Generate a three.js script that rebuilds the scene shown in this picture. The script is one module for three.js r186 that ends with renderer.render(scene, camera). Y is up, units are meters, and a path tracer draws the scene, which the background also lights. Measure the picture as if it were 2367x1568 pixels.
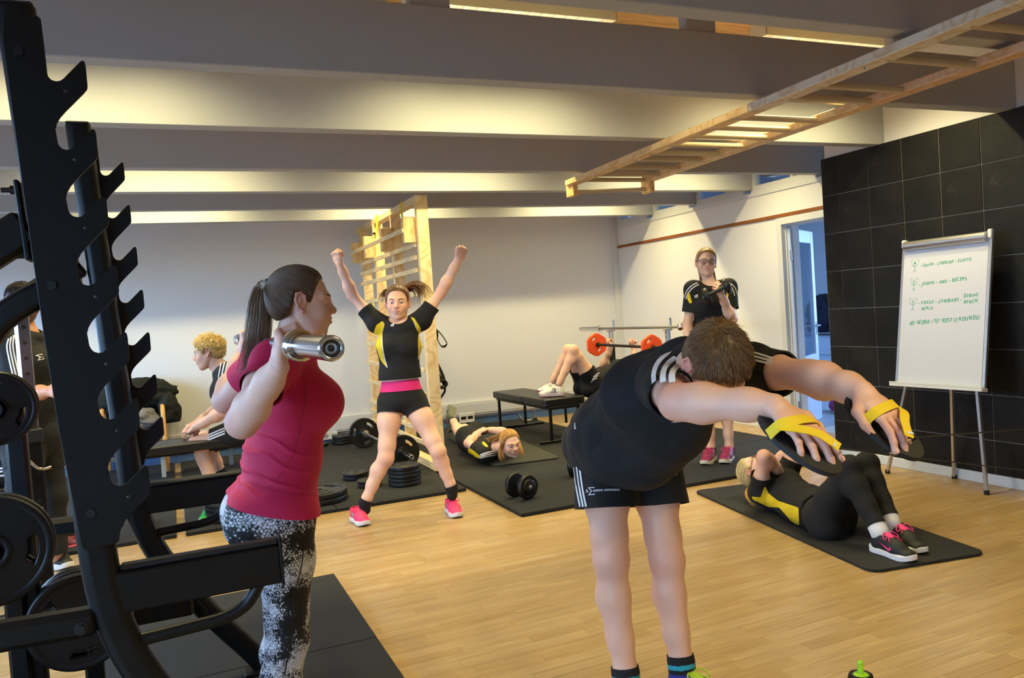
import * as THREE from 'three';
import { mergeGeometries } from 'three/addons/utils/BufferGeometryUtils.js';
import { ImprovedNoise } from 'three/addons/math/ImprovedNoise.js';

// ---------- camera, sky, exposure ----------
const W = 2367, H = 1568, FPX = 1832, EYE = 1.42;
const D2R = Math.PI / 180;
const scene = new THREE.Scene();
const camera = new THREE.PerspectiveCamera(2 * Math.atan(H / 2 / FPX) / D2R, W / H, 0.05, 80);
camera.rotation.order = 'YXZ';
camera.rotation.set(-2.07 * D2R, -23.18 * D2R, -3.88 * D2R);
camera.position.set(0, EYE, 0);
camera.updateMatrixWorld(true);
scene.background = new THREE.Color(0.38, 0.63, 1.0);          // overcast blue hour outside
scene.backgroundIntensity = 19.0;
const renderer = new THREE.WebGLRenderer();
renderer.toneMapping = THREE.LinearToneMapping;
renderer.toneMappingExposure = 0.95;
renderer.shadowMap.enabled = true;
const LAMP = { color: new THREE.Color(1.0, 0.86, 0.43), power: 6.0 };

// ---------- small helpers ----------
const V = (x, y, z) => new THREE.Vector3(x, y, z);
const RM = camera.matrixWorld.clone().setPosition(0, 0, 0);
const ray = (u, v) => V((u - W / 2) / FPX, -(v - H / 2) / FPX, -1).applyMatrix4(RM);
const P = (u, v, d) => ray(u, v).multiplyScalar(d).add(camera.position);          // pixel and depth to a place in the room
const onY = (u, v, y = 0) => { const r = ray(u, v); return r.multiplyScalar((y - EYE) / r.y).add(camera.position); };
const onZ = (u, v, z) => { const r = ray(u, v); return r.multiplyScalar(z / r.z).add(camera.position); };
const onX = (u, v, x) => { const r = ray(u, v); return r.multiplyScalar(x / r.x).add(camera.position); };
let seed = 7;
const rnd = () => { seed = (seed * 1664525 + 1013904223) >>> 0; return seed / 4294967296; };
const rr = (a, b) => a + (b - a) * rnd();
const lerp = (a, b, t) => a + (b - a) * t;
const clamp = (x, a = 0, b = 1) => Math.min(b, Math.max(a, x));
const sstep = (a, b, x) => { const t = clamp((x - a) / (b - a)); return t * t * (3 - 2 * t); };
const noise = new ImprovedNoise();
const N3 = (x, y, z) => noise.noise(x, y, z);
const used = new Map();
function numbered(name) { const n = used.get(name) ?? 0; used.set(name, n + 1); return n ? name + '_' + String(n).padStart(3, '0') : name; }
function shade(o) { o.traverse((m) => { if (m.isMesh) { m.castShadow = true; m.receiveShadow = true; } }); return o; }
function thing(name, label, category, pos, turn = 0, group) {
  const o = new THREE.Group(); o.name = numbered(name); scene.add(o);
  if (pos) o.position.copy(pos.isVector3 ? pos : V(...pos));
  o.rotation.y = turn; o.userData = { label, category }; if (group) o.userData.group = group;
  return o;
}
function structure(name, parent) {
  const o = new THREE.Group(); o.name = parent ? name : numbered(name); (parent || scene).add(o); if (!parent) o.userData = { kind: 'structure' }; return o;
}
const plain = (g) => { const q = g.index ? g.toNonIndexed() : g; for (const k of Object.keys(q.attributes)) if (!['position', 'normal', 'uv', 'color'].includes(k)) q.deleteAttribute(k); if (!q.attributes.uv) q.setAttribute('uv', new THREE.BufferAttribute(new Float32Array(q.attributes.position.count * 2), 2)); return q; };
const merge = (list) => mergeGeometries(list.map(plain));
function mesh(name, geo, material, parent, label) {
  const m = new THREE.Mesh(Array.isArray(geo) ? merge(geo) : geo, material);
  m.name = parent ? name : numbered(name); m.castShadow = m.receiveShadow = true; (parent || scene).add(m);
  if (label) m.userData.label = label;
  return m;
}
function tag(o, label, category, group) { o.userData.label = label; o.userData.category = category; if (group) o.userData.group = group; return o; }
// chamfered box with uv in metres
function cbox(w, h, d, c = 0.003, uo = 0, vo = 0) {
  c = Math.min(c, w / 2.2, h / 2.2, d / 2.2);
  const hw = w / 2, hh = h / 2, hd = d / 2, pos = [], nor = [], uv = [];
  const vx = (a, b, e) => [a * hw, b * (hh - c), e * (hd - c)], vy = (a, b, e) => [a * (hw - c), b * hh, e * (hd - c)], vz = (a, b, e) => [a * (hw - c), b * (hh - c), e * hd];
  const tri = (p, q, r) => {
    const ux = q[0] - p[0], uy = q[1] - p[1], uz = q[2] - p[2], wx = r[0] - p[0], wy = r[1] - p[1], wz = r[2] - p[2];
    let n = [uy * wz - uz * wy, uz * wx - ux * wz, ux * wy - uy * wx]; const l = Math.hypot(...n) || 1; n = n.map((k) => k / l);
    const cx = p[0] + q[0] + r[0], cy = p[1] + q[1] + r[1], cz = p[2] + q[2] + r[2];
    if (n[0] * cx + n[1] * cy + n[2] * cz < 0) { n = n.map((k) => -k); [q, r] = [r, q]; }
    const ax = Math.abs(n[0]), ay = Math.abs(n[1]), az = Math.abs(n[2]);
    for (const s of [p, q, r]) {
      pos.push(...s); nor.push(...n);
      if (ay >= ax && ay >= az) uv.push(s[0] + uo, s[2] + vo); else if (az >= ax) uv.push(s[0] + uo, s[1] + vo + .37); else uv.push(s[2] + uo, s[1] + vo + .71);
    }
  };
  const quad = (a, b, e, f) => { tri(a, b, e); tri(a, e, f); };
  for (const s of [-1, 1]) {
    quad(vx(s, -1, -1), vx(s, 1, -1), vx(s, 1, 1), vx(s, -1, 1)); quad(vy(-1, s, -1), vy(1, s, -1), vy(1, s, 1), vy(-1, s, 1)); quad(vz(-1, -1, s), vz(1, -1, s), vz(1, 1, s), vz(-1, 1, s));
    for (const t of [-1, 1]) {
      quad(vx(s, t, -1), vx(s, t, 1), vy(s, t, 1), vy(s, t, -1)); quad(vy(-1, s, t), vy(1, s, t), vz(1, s, t), vz(-1, s, t)); quad(vx(s, -1, t), vx(s, 1, t), vz(s, 1, t), vz(s, -1, t));
      for (const e of [-1, 1]) tri(vx(s, t, e), vy(s, t, e), vz(s, t, e));
    }
  }
  const g = new THREE.BufferGeometry();
  g.setAttribute('position', new THREE.Float32BufferAttribute(pos, 3)); g.setAttribute('normal', new THREE.Float32BufferAttribute(nor, 3)); g.setAttribute('uv', new THREE.Float32BufferAttribute(uv, 2));
  return g;
}
const boxAt = (x0, x1, y0, y1, z0, z1, c = 0.003, uo = 0, vo = 0) => cbox(x1 - x0, y1 - y0, z1 - z0, c, uo, vo).translate((x0 + x1) / 2, (y0 + y1) / 2, (z0 + z1) / 2);
const cyl = (r, h, seg = 20, r2 = r) => new THREE.CylinderGeometry(r2, r, h, seg);
const UP = V(0, 1, 0);
function along(geo, a, b) {            // a geometry standing on y, turned to run from a to b (centred)
  const q = new THREE.Quaternion().setFromUnitVectors(UP, b.clone().sub(a).normalize());
  return geo.applyQuaternion(q).translate((a.x + b.x) / 2, (a.y + b.y) / 2, (a.z + b.z) / 2);
}
const rod = (a, b, r, seg = 12, r2 = r) => along(cyl(r, a.distanceTo(b), seg, r2), a, b);
function beamBetween(a, b, w, t, c = 0.003, side = null) {   // rectangular bar from a to b; w across «side», t across the other way
  const y = b.clone().sub(a).normalize(); const s0 = side || (Math.abs(y.y) > 0.9 ? V(1, 0, 0) : UP.clone().cross(y)); const x = s0.clone().addScaledVector(y, -s0.dot(y)).normalize(), z = x.clone().cross(y);
  return cbox(w, a.distanceTo(b), t, c).applyMatrix4(new THREE.Matrix4().makeBasis(x, y, z)).translate((a.x + b.x) / 2, (a.y + b.y) / 2, (a.z + b.z) / 2);
}
function tube(pts, r, seg = 24, rad = 10, closed = false, tension = 0.5) { return new THREE.TubeGeometry(new THREE.CatmullRomCurve3(pts, closed, 'catmullrom', tension), seg, r, rad, closed); }
// rounded rectangular section swept along points; side = direction of the width
function sweepRect(pts, w, t, side, n = 40, rad = 0.012) {
  const curve = new THREE.CatmullRomCurve3(pts, false, 'centripetal'); const sec = [];
  for (const [sx, sy, a0] of [[1, 1, 0], [-1, 1, 90], [-1, -1, 180], [1, -1, 270]]) for (let k = 0; k <= 3; k++) { const a = (a0 + k * 30) * D2R; sec.push([sx * (w / 2 - rad) + Math.cos(a) * rad, sy * (t / 2 - rad) + Math.sin(a) * rad, Math.cos(a), Math.sin(a)]); }
  const pos = [], nor = [], uv = [], idx = [], m = sec.length;
  for (let i = 0; i <= n; i++) {
    const p = curve.getPointAt(i / n), y = curve.getTangentAt(i / n), x = side.clone().addScaledVector(y, -side.dot(y)).normalize(), z = x.clone().cross(y);
    for (let j = 0; j < m; j++) { const s = sec[j]; const q = p.clone().addScaledVector(x, s[0]).addScaledVector(z, s[1]), nn = x.clone().multiplyScalar(s[2]).addScaledVector(z, s[3]); pos.push(q.x, q.y, q.z); nor.push(nn.x, nn.y, nn.z); uv.push(j / m * 2 * (w + t), i / n); }
  }
  for (let i = 0; i < n; i++) for (let j = 0; j < m; j++) { const a = i * m + j, b = i * m + (j + 1) % m; idx.push(a, b + m, b, a, a + m, b + m); }
  for (const i of [0, n]) { const c = pos.length / 3, p = curve.getPointAt(i / n), y = curve.getTangentAt(i / n).multiplyScalar(i ? 1 : -1); for (let j = 0; j < m; j++) { const o = (i * m + j) * 3; pos.push(pos[o], pos[o + 1], pos[o + 2]); nor.push(y.x, y.y, y.z); uv.push(0, 0); } pos.push(p.x, p.y, p.z); nor.push(y.x, y.y, y.z); uv.push(0, 0); for (let j = 0; j < m; j++) i ? idx.push(c + (j + 1) % m, c + j, c + m) : idx.push(c + j, c + (j + 1) % m, c + m); }
  const g = new THREE.BufferGeometry(); g.setAttribute('position', new THREE.Float32BufferAttribute(pos, 3)); g.setAttribute('normal', new THREE.Float32BufferAttribute(nor, 3)); g.setAttribute('uv', new THREE.Float32BufferAttribute(uv, 2)); g.setIndex(idx);
  return g;
}
function ribbon(pts, w, nrm, th = 0.0015) {      // flat webbing along points; nrm: face normal(s)
  const pos = [], idx = [], n = pts.length;
  for (let i = 0; i < n; i++) {
    const t = pts[Math.min(n - 1, i + 1)].clone().sub(pts[Math.max(0, i - 1)]).normalize(), nn = (Array.isArray(nrm) ? nrm[i] : nrm).clone(); const s = t.clone().cross(nn).normalize(), f = s.clone().cross(t).normalize();
    for (const [a, b] of [[-1, 1], [1, 1], [1, -1], [-1, -1]]) { const q = pts[i].clone().addScaledVector(s, a * w / 2).addScaledVector(f, b * th / 2); pos.push(q.x, q.y, q.z); }
    if (i) for (let k = 0; k < 4; k++) { const a = (i - 1) * 4 + k, b = (i - 1) * 4 + (k + 1) % 4; idx.push(a, a + 4, b + 4, a, b + 4, b); }
  }
  idx.push(0, 1, 2, 0, 2, 3); const e = (n - 1) * 4; idx.push(e, e + 2, e + 1, e, e + 3, e + 2);
  let g = new THREE.BufferGeometry(); g.setAttribute('position', new THREE.Float32BufferAttribute(pos, 3)); g.setIndex(idx); g = g.toNonIndexed(); g.computeVertexNormals(); return plain(g);
}
const spline = (pts, n) => new THREE.CatmullRomCurve3(pts, false, 'centripetal').getPoints(n);

// ---------- textures ----------
function dataTex(n, fn, srgb = true, rep = true, m = n) {
  const d = new Uint8Array(n * m * 4);
  for (let y = 0; y < m; y++) for (let x = 0; x < n; x++) { const c = fn(x / n, y / m), o = (y * n + x) * 4; d[o] = clamp(c[0]) * 255; d[o + 1] = clamp(c[1]) * 255; d[o + 2] = clamp(c[2]) * 255; d[o + 3] = 255; }
  const t = new THREE.DataTexture(d, n, m); t.magFilter = t.minFilter = THREE.LinearFilter; if (rep) t.wrapS = t.wrapT = THREE.RepeatWrapping; if (srgb) t.colorSpace = THREE.SRGBColorSpace; t.needsUpdate = true; return t;
}
// periodic fractal noise on the unit square: period in lattice cells px, py
function pn(u, v, px, py, oct, s = 0) {
  let a = 0, w = 0.5, k = 1;
  for (let o = 0; o < oct; o++) {
    const x = u * px * k, y = v * py * k, nx = px * k, ny = py * k, z = s + o * 7.3, fx = u, fy = v;
    const f = (i, j) => N3(x - i * nx, y - j * ny, z);
    a += w * lerp(lerp(f(0, 0), f(1, 0), fx), lerp(f(0, 1), f(1, 1), fx), fy); w *= 0.5; k *= 2;
  }
  return a;
}
const scaled = (t, s, q = s) => { const c = t.clone(); c.repeat.set(s, q); c.needsUpdate = true; return c; };
const std = (color, roughness = 0.6, o = {}) => new THREE.MeshStandardMaterial({ color, roughness, ...o });
const phys = (color, roughness = 0.6, o = {}) => new THREE.MeshPhysicalMaterial({ color, roughness, ...o });
const T = {};
T.grain = dataTex(512, (u, v) => {   // wood grain, fibres along u, values about mid grey
  const a = pn(u, v, 2, 40, 3, 1), b = pn(u, v, 4, 110, 2, 4), c = pn(u, v, 3, 6, 2, 9), l = 0.84 + a * 0.22 + b * 0.18 + c * 0.12;
  return [l, l * 0.985, l * 0.955];
});
T.pine = dataTex(1024, (u, v) => {   // pine with cathedral rings and knots
  const warp = pn(u, v, 2, 3, 3, 21) * 1.1; let r = Math.sin((v * 22 + warp * 7) * Math.PI * 2) * 0.5 + 0.5; r = Math.pow(r, 3);
  const f = pn(u, v, 3, 120, 2, 8) * 0.10; let c = [0.97 - r * 0.06 + f * 0.7, 0.91 - r * 0.11 + f * 0.7, 0.80 - r * 0.17 + f * 0.7];
  for (const [kx, ky, kr] of [[0.2, 0.3, 0.016], [0.62, 0.71, 0.02], [0.85, 0.12, 0.013], [0.43, 0.88, 0.012]]) { const d = Math.hypot((u - kx) * 1.0, (v - ky) * 1.6) / kr; const k = Math.exp(-d * d * 0.7); c = [lerp(c[0], 0.42, k), lerp(c[1], 0.22, k), lerp(c[2], 0.10, k)]; }
  return c;
});
T.speck = dataTex(256, (u, v) => { const a = pn(u, v, 60, 60, 2, 3) + pn(u, v, 6, 6, 2, 5) * 0.25, l = 0.5 + a * 0.7; return [l, l, l]; }, false);
T.plaster = dataTex(512, (u, v) => { const l = 0.5 + pn(u, v, 24, 24, 4, 13) * 0.7; return [l, l, l]; }, false);
T.weave = dataTex(64, (u, v) => { const l = 0.5 + 0.25 * Math.sin(u * 64 * Math.PI) + 0.25 * Math.sin(v * 64 * Math.PI); return [l, l, l]; }, false);
T.pineV = scaled(T.pine, 1); T.pineV.rotation = Math.PI / 2;
const turned = (a, b) => { const t = scaled(T.pineV, a, b); t.rotation = Math.PI / 2; return t; };
const M = {
  wall: std(0xe6e4e0, 0.85, { bumpMap: scaled(T.plaster, 1.3), bumpScale: 0.0015 }),
  wallCool: std(0xdedee0, 0.85, { bumpMap: scaled(T.plaster, 1.3), bumpScale: 0.0015 }),
  beam: std(0xb0b1b4, 0.6, { bumpMap: scaled(T.grain, 0.7, 1.2), bumpScale: 0.001 }),
  trim: std(0xd8d8d6, 0.5), white: std(0xe8e8e6, 0.5), cream: std(0xe9e0c4, 0.5),
  grey: std(0x8a8f98, 0.5), rubber: std(0x111214, 0.88, { bumpMap: scaled(T.speck, 6), bumpScale: 0.0012 }),
  blackPaint: phys(0x07080a, 0.42, { specularIntensity: 0.7 }), blackMatt: std(0x0e0f12, 0.6),
  plate: std(0x0a0b0e, 0.42), chrome: std(0xd6d6d8, 0.16, { metalness: 1 }), steel: std(0xa6a8ac, 0.36, { metalness: 1 }), darkSteel: std(0x44464a, 0.4, { metalness: 1 }),
  alu: std(0xc8cacd, 0.38, { metalness: 0.9 }), vinyl: phys(0x121212, 0.38, { bumpMap: scaled(T.speck, 5), bumpScale: 0.0006 }),
  yellow: std(0xe8c21a, 0.7, { bumpMap: scaled(T.weave, 20), bumpScale: 0.0006 }), strap: std(0x15150f, 0.75), orange: std(0xf2561a, 0.5),
  pine: std(0xf0cf9c, 0.55, { map: scaled(T.pine, 0.75, 1.4) }), pinePale: std(0xf4e6c8, 0.6, { map: scaled(T.pine, 0.6, 1.1) }), pineV: std(0xf0dab4, 0.55, { map: turned(1.4, 0.5) }), pinePaleV: std(0xf4e6c8, 0.6, { map: turned(1.4, 0.45) }), rungWood: std(0xf0dab4, 0.5, { map: (() => { const t = scaled(T.grain, 0.5, 0.5); t.rotation = Math.PI / 2; return t; })() }), pineCeil: std(0xf6d8ae, 0.55, { map: scaled(T.pine, 0.5, 1.1) }),
};
// ---------- the room ----------
const ZF = -9.4, XL = -2.75, XD = 5.68, XT = 5.1, ZB = 4.2, CEIL = 3.26;
{ // floor: subfloor plus strip parquet running along x
  const fl = structure('floor');
  mesh('subfloor', boxAt(XL - 0.2, XD + 3.6, -0.25, -0.012, ZF - 0.2, ZB + 0.2, 0), std(0x6a5034, 0.8), fl);
  const tones = [0xcaab7a, 0xcdaf7f, 0xc6a674, 0xcfb182, 0xc8a977, 0xc3a26f];
  const mats = tones.map((c, i) => std(c, 0.3, { map: scaled(T.grain, 1.1, 1.6), roughness: 0.26 + 0.02 * (i % 3) }));
  const lens = [0.34, 0.42, 0.5, 0.58, 0.66], geos = [];
  for (const l of lens) for (let k = 0; k < 3; k++) geos.push(cbox(l - 0.0006, 0.014, 0.0654, 0.0005, rr(0, 9), rr(0, 9)).translate(0, -0.007, 0));
  const pitch = 0.066, all = [];
  for (let r = 0, z = ZF; z < ZB; r++, z += pitch) { let x = XL - rr(0, 0.4); while (x < XD) { const li = Math.floor(rnd() * lens.length), gi = li * 3 + Math.floor(rnd() * 3), l = lens[li]; all.push({ x: x + l / 2, z: z + pitch / 2, gi, mi: Math.floor(rnd() * 6) }); x += l; } }
  const inView = (s) => { const q = V(s.x, 0, s.z).project(camera); return Math.abs(q.x) < 1.02 && Math.abs(q.y) < 1.02 && q.z < 1 && !(s.z < -5.9 && s.x < 2.1) && !(s.z < -4.95 && s.x > 2 && s.x < 5.1) && !(s.x < 0.75 && s.z > -4.45); };
  all.sort((a, b) => Math.hypot(a.x, a.z) - Math.hypot(b.x, b.z));
  let n = 0; const rest = mats.map(() => []);
  for (const s of all) {
    if (n < 300 && inView(s)) { const m = mesh('floor_board', geos[s.gi], mats[s.mi], fl); m.position.set(s.x, 0, s.z); n++; } else rest[s.mi].push(geos[s.gi].clone().translate(s.x, 0, s.z));
  }
  rest.forEach((g, i) => { const m = mesh('floor_boards_beyond', g, mats[i], fl); m.userData.kind = 'stuff'; });
}
{ // far wall, left wall with windows, back wall
  mesh('wall_far', boxAt(XL - 0.2, XD + 0.2, 0, CEIL, ZF - 0.2, ZF, 0), M.wallCool).userData.kind = 'structure';
  mesh('wall_back', boxAt(XL - 0.2, XT + 0.8, 0, CEIL, ZB, ZB + 0.2, 0), M.wallCool).userData.kind = 'structure';
  const wl = structure('wall_left'); const y0 = 0.95, y1 = 2.1, ww = 1.5, gap = 0.12;
  const wins = []; for (let z = -8.9; z + ww < 2.6; z += ww + gap) wins.push([z, z + ww]);
  mesh('parapet', [boxAt(XL - 0.2, XL, 0, y0, ZF, ZB, 0), boxAt(XL - 0.2, XL, y1, CEIL, ZF, ZB, 0)], M.wallCool, wl);
  mesh('pier', [boxAt(XL - 0.2, XL, y0, y1, ZF, wins[0][0], 0), ...wins.map((w, i) => boxAt(XL - 0.2, XL, y0, y1, w[1], wins[i + 1] ? wins[i + 1][0] : ZB, 0))], M.wallCool, wl);
  wins.forEach((w, i) => {
    const g = structure('window_' + (i + 1)); g.position.set(XL - 0.12, 0, 0);
    const f = 0.05; mesh('frame', [boxAt(-0.03, 0.03, y0, y0 + f, w[0], w[1]), boxAt(-0.03, 0.03, y1 - f, y1, w[0], w[1]), boxAt(-0.03, 0.03, y0 + f, y1 - f, w[0], w[0] + f), boxAt(-0.03, 0.03, y0 + f, y1 - f, w[1] - f, w[1])], M.white, g);
    mesh('pane', new THREE.PlaneGeometry(ww - 2 * f, y1 - y0 - 2 * f).rotateY(Math.PI / 2).translate(0, (y0 + y1) / 2, (w[0] + w[1]) / 2), phys(0xffffff, 0, { transmission: 1, thickness: 0, ior: 1.5 }), g);
    mesh('window_sill', boxAt(0.08, 0.2, y0 - 0.03, y0, w[0], w[1]), M.white, g);
  });
  mesh('ground', boxAt(-40, 40, -0.6, -0.3, -40, 40, 0), std(0x6d7172, 0.9)).userData.kind = 'structure';
}
{ // right-hand wall of the far part: door, clerestory, wooden strip
  const wr = structure('wall_right'); const zd0 = -6.22, zd1 = -5.28, dh = 2.09, yc = 2.47;
  mesh('plaster', [boxAt(XD, XD + 0.2, 0, yc, ZF, zd0 - 0.06, 0), boxAt(XD, XD + 0.2, dh + 0.06, yc, zd0 - 0.06, zd1 + 0.06, 0), boxAt(XD, XD + 0.2, 0, yc, zd1 + 0.06, -4.9, 0)], M.wall, wr);
  mesh('lintel_board', boxAt(XD - 0.012, XD + 0.1, 2.43, 2.475, ZF, -5.1, 0.002), M.trim, wr);
  mesh('wood_strip', boxAt(XD - 0.016, XD, 2.165, 2.2, ZF, -5.1, 0.002), std(0xa8642a, 0.5, { map: scaled(T.grain, 1) }), wr);
  const zs = [-5.71, -6.67, -7.63, -8.52, ZF];
  mesh('baseboard_right', boxAt(XD - 0.015, XD, 0, 0.09, ZF, zd0 - 0.07, 0.003), M.trim).userData.kind = 'structure';
  for (let i = 0; i < 4; i++) {
    const g = structure('window_' + (20 + i)), a = zs[i + 1] + 0.02, b = zs[i] - 0.02 - (i ? 0.08 : 0), m = (a + b) / 2, f = 0.07, t = 0.035;
    mesh('frame', [boxAt(XD - 0.005, XD + 0.07, yc, yc + f, a, b), boxAt(XD - 0.005, XD + 0.07, 2.83, CEIL, a, b), boxAt(XD - 0.005, XD + 0.07, yc + f, 2.83, a, a + f), boxAt(XD - 0.005, XD + 0.07, yc + f, 2.83, b - f, b), boxAt(XD + 0.01, XD + 0.05, yc + f, 2.83, m + 0.12 - t / 2, m + 0.12 + t / 2)], M.trim, g);
    mesh('pane', new THREE.PlaneGeometry(b - a - 2 * f, 0.29).rotateY(Math.PI / 2).translate(XD + 0.035, 2.685, m), phys(0xdfe8f0, 0.02, { transmission: 1, thickness: 0, ior: 1.5 }), g);
  }
  // door frame and the open leaf
  const df = structure('trim_1'); const jw = 0.07;
  mesh('jamb', [boxAt(XD - 0.02, XD + 0.03, 0, dh + jw, zd0 - jw, zd0), boxAt(XD + 0.03, XD + 0.2, 0, dh, zd0 - 0.03, zd0 + 0.012), boxAt(XD + 0.1, XD + 0.13, 0, dh, zd0, zd0 + 0.03)], M.trim, df);
  mesh('jamb', [boxAt(XD - 0.02, XD + 0.03, 0, dh + jw, zd1, zd1 + jw), boxAt(XD + 0.03, XD + 0.2, 0, dh, zd1 - 0.012, zd1 + 0.03)], M.trim, df);
  mesh('head', [boxAt(XD - 0.02, XD + 0.03, dh, dh + jw, zd0, zd1), boxAt(XD + 0.03, XD + 0.2, dh - 0.012, dh + 0.03, zd0, zd1)], M.trim, df);
  const d = structure('door_1'); d.position.set(XD + 0.05, 0.012, zd0 + 0.02); d.rotation.y = 122 * D2R;   // leaf lies along local -z turned away
  const lw = 0.88, lh = 2.04, st = 0.11, th = 0.04, leaf = std(0xc9d3e6, 0.4);
  mesh('door_frame_leaf', [boxAt(-th / 2, th / 2, 0, lh, 0, st), boxAt(-th / 2, th / 2, 0, lh, lw - st, lw), boxAt(-th / 2, th / 2, lh - 0.13, lh, st, lw - st), boxAt(-th / 2, th / 2, 0, 0.72, st, lw - st)], leaf, d);
  mesh('pane', boxAt(-0.004, 0.004, 0.72, lh - 0.13, st, lw - st, 0), phys(0xdfeaf4, 0.02, { transmission: 1, thickness: 0, ior: 1.5 }), d);
  const hd = mesh('door_handle', [rod(V(-0.06, 1.02, lw - 0.055), V(0.06, 1.02, lw - 0.055), 0.011), rod(V(-0.06, 1.02, lw - 0.055), V(-0.06, 1.02, lw - 0.17), 0.010), rod(V(0.06, 1.02, lw - 0.055), V(0.06, 1.02, lw - 0.17), 0.010), boxAt(-0.026, 0.026, 0.92, 1.06, lw - 0.075, lw - 0.035)], M.chrome, d);
  mesh('hinge', [rod(V(-0.02, 1.72, -0.012), V(-0.02, 1.82, -0.012), 0.011), rod(V(-0.02, 0.2, -0.012), V(-0.02, 0.3, -0.012), 0.011)], M.steel, d);
  // the room behind the door
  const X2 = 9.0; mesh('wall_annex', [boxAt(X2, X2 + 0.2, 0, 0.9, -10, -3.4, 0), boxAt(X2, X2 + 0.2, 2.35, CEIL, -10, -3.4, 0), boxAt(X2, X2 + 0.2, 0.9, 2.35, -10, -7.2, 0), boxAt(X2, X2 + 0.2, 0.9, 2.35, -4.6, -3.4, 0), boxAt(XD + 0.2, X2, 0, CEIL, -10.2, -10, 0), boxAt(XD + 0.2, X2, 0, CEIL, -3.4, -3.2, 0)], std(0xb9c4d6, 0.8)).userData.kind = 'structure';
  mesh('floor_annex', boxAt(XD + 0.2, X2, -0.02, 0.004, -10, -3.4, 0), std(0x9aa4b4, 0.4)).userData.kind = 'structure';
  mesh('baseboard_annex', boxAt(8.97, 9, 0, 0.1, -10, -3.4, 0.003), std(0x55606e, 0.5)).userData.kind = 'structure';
}
{ // dark slate-tiled wall with the white wall above it
  const wt = structure('wall_tiled');
  mesh('backing', boxAt(XT + 0.006, XD + 0.2, 0, 2.505, -5.1, ZB, 0), std(0x857f74, 0.9), wt);
  mesh('plaster_above', boxAt(XT + 0.05, XD + 0.2, 2.505, CEIL, -5.1, ZB, 0), M.wall, wt);
  const slate = dataTex(512, (u, v) => { const a = pn(u, v, 5, 5, 5, 31), b = pn(u, v, 40, 40, 2, 33); let l = 0.078 + a * 0.11 + b * 0.05; const e = Math.abs(pn(u, v, 3, 4, 3, 40)); if (e < 0.004) l += 0.06; if (pn(u, v, 70, 70, 1, 44) > 0.33 && a > 0.06) l += 0.3; return [l * 1.08, l, l * 0.88]; });
  const p = 0.314, mats = [0xffffff, 0xe2e0dc, 0xf2eee8].map((c, i) => phys(c, 0.5, { map: slate, specularIntensity: 0.6, roughness: 0.6 + 0.05 * i, bumpMap: scaled(T.plaster, 2), bumpScale: 0.0012 }));
  const gs = []; for (let i = 0; i < 6; i++) gs.push(cbox(0.014, p - 0.006, p - 0.006, 0.0015, rr(0, 3), rr(0, 3)));
  const edge = cbox(0.014, p - 0.004, 0.159, 0.0015, 0.4, 0.3);
  for (let r = 0; r < 8; r++) {
    const yt = 2.505 - r * p, hh = r === 7 ? yt : p; if (hh < 0.05) continue;
    for (let c = -1; c < 15; c++) { const z = c < 0 ? -5.014 : -4.932 + (c + 0.5) * p; if (z > ZB - 0.1) continue; const g = c < 0 ? edge : gs[Math.floor(rnd() * 6)]; const m = mesh('tile', g, mats[Math.floor(rnd() * 3)], wt); m.position.set(XT + 0.007 + rr(-0.0006, 0.0006), yt - hh / 2, z); if (r === 7) m.scale.y = hh / p; }
    const m = mesh('tile', boxAt(0, 0.29, -p / 2 + 0.002, p / 2 - 0.002, -0.007, 0.007, 0.0015), mats[0], wt); m.position.set(XT + 0.014, yt - hh / 2, -5.1); if (r === 7) m.scale.y = hh / p;
  }
  mesh('baseboard_tiled', boxAt(XT - 0.016, XT, 0, 0.075, -5.09, ZB, 0.003), std(0xc9d2de, 0.5)).userData.kind = 'structure';
  // ceiling edge between tiles and plaster: a thin dark rim
}
{ // ceiling boards, beams, posts
  const c = structure('ceiling'); const bw = 0.118;
  mesh('roof_deck', boxAt(XL - 0.2, 9.2, CEIL + 0.02, CEIL + 0.2, -10.2, ZB + 0.2, 0), std(0x8a6a44, 0.8), c);
  const gs = []; for (let i = 0; i < 6; i++) gs.push(boxAt(XL, XD + 0.05, 0, 0.02, -bw / 2 + 0.003, bw / 2 - 0.003, 0.006, rr(0, 9), rr(0, 9)));
  for (let k = 0, z = ZF + bw / 2; z < ZB; z += bw, k++) { const m = mesh('ceiling_board', gs[k % 6], M.pineCeil, c); m.position.set(0, CEIL, z); }
  const zb = [1.5, 0.5, -0.5, -1.48, -2.46, -3.45, -4.49, -5.66, -6.62, -7.58, -8.47];
  zb.forEach((z, i) => {
    const b = structure('ceiling_beam'); const xe = z > -5.1 ? XT + 0.06 : XD + 0.01;
    mesh('timber', boxAt(XL, xe, 2.5, 2.82, z - 0.1, z, 0.004, i * 1.7, i), M.beam, b);
    for (let x = -1.9; x < 5.2; x += 1.5) mesh('post', boxAt(x, x + 0.19, 2.82, CEIL, z - 0.09, z - 0.02, 0.004), M.beam, b);
  });
}
{ // skirting trunking along the far wall
  const t = structure('trim_2'); mesh('cable_trunking', boxAt(XL, XD, 0.13, 0.31, ZF, ZF + 0.05, 0.006), std(0xd0d0d2, 0.45), t);
  mesh('trunking_lid', boxAt(XL, XD, 0.155, 0.285, ZF + 0.05, ZF + 0.056, 0.003), std(0xd6d6d8, 0.45), t);
  mesh('baseboard_far', boxAt(XL, XD, 0, 0.1, ZF, ZF + 0.02, 0.003), std(0x4a6a94, 0.5)).userData.kind = 'structure';
  mesh('trim_3', [boxAt(XD - 0.09, XD - 0.001, 0.31, 2.55, ZF, ZF + 0.03, 0.003)], M.trim).userData.kind = 'structure';
}
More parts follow.
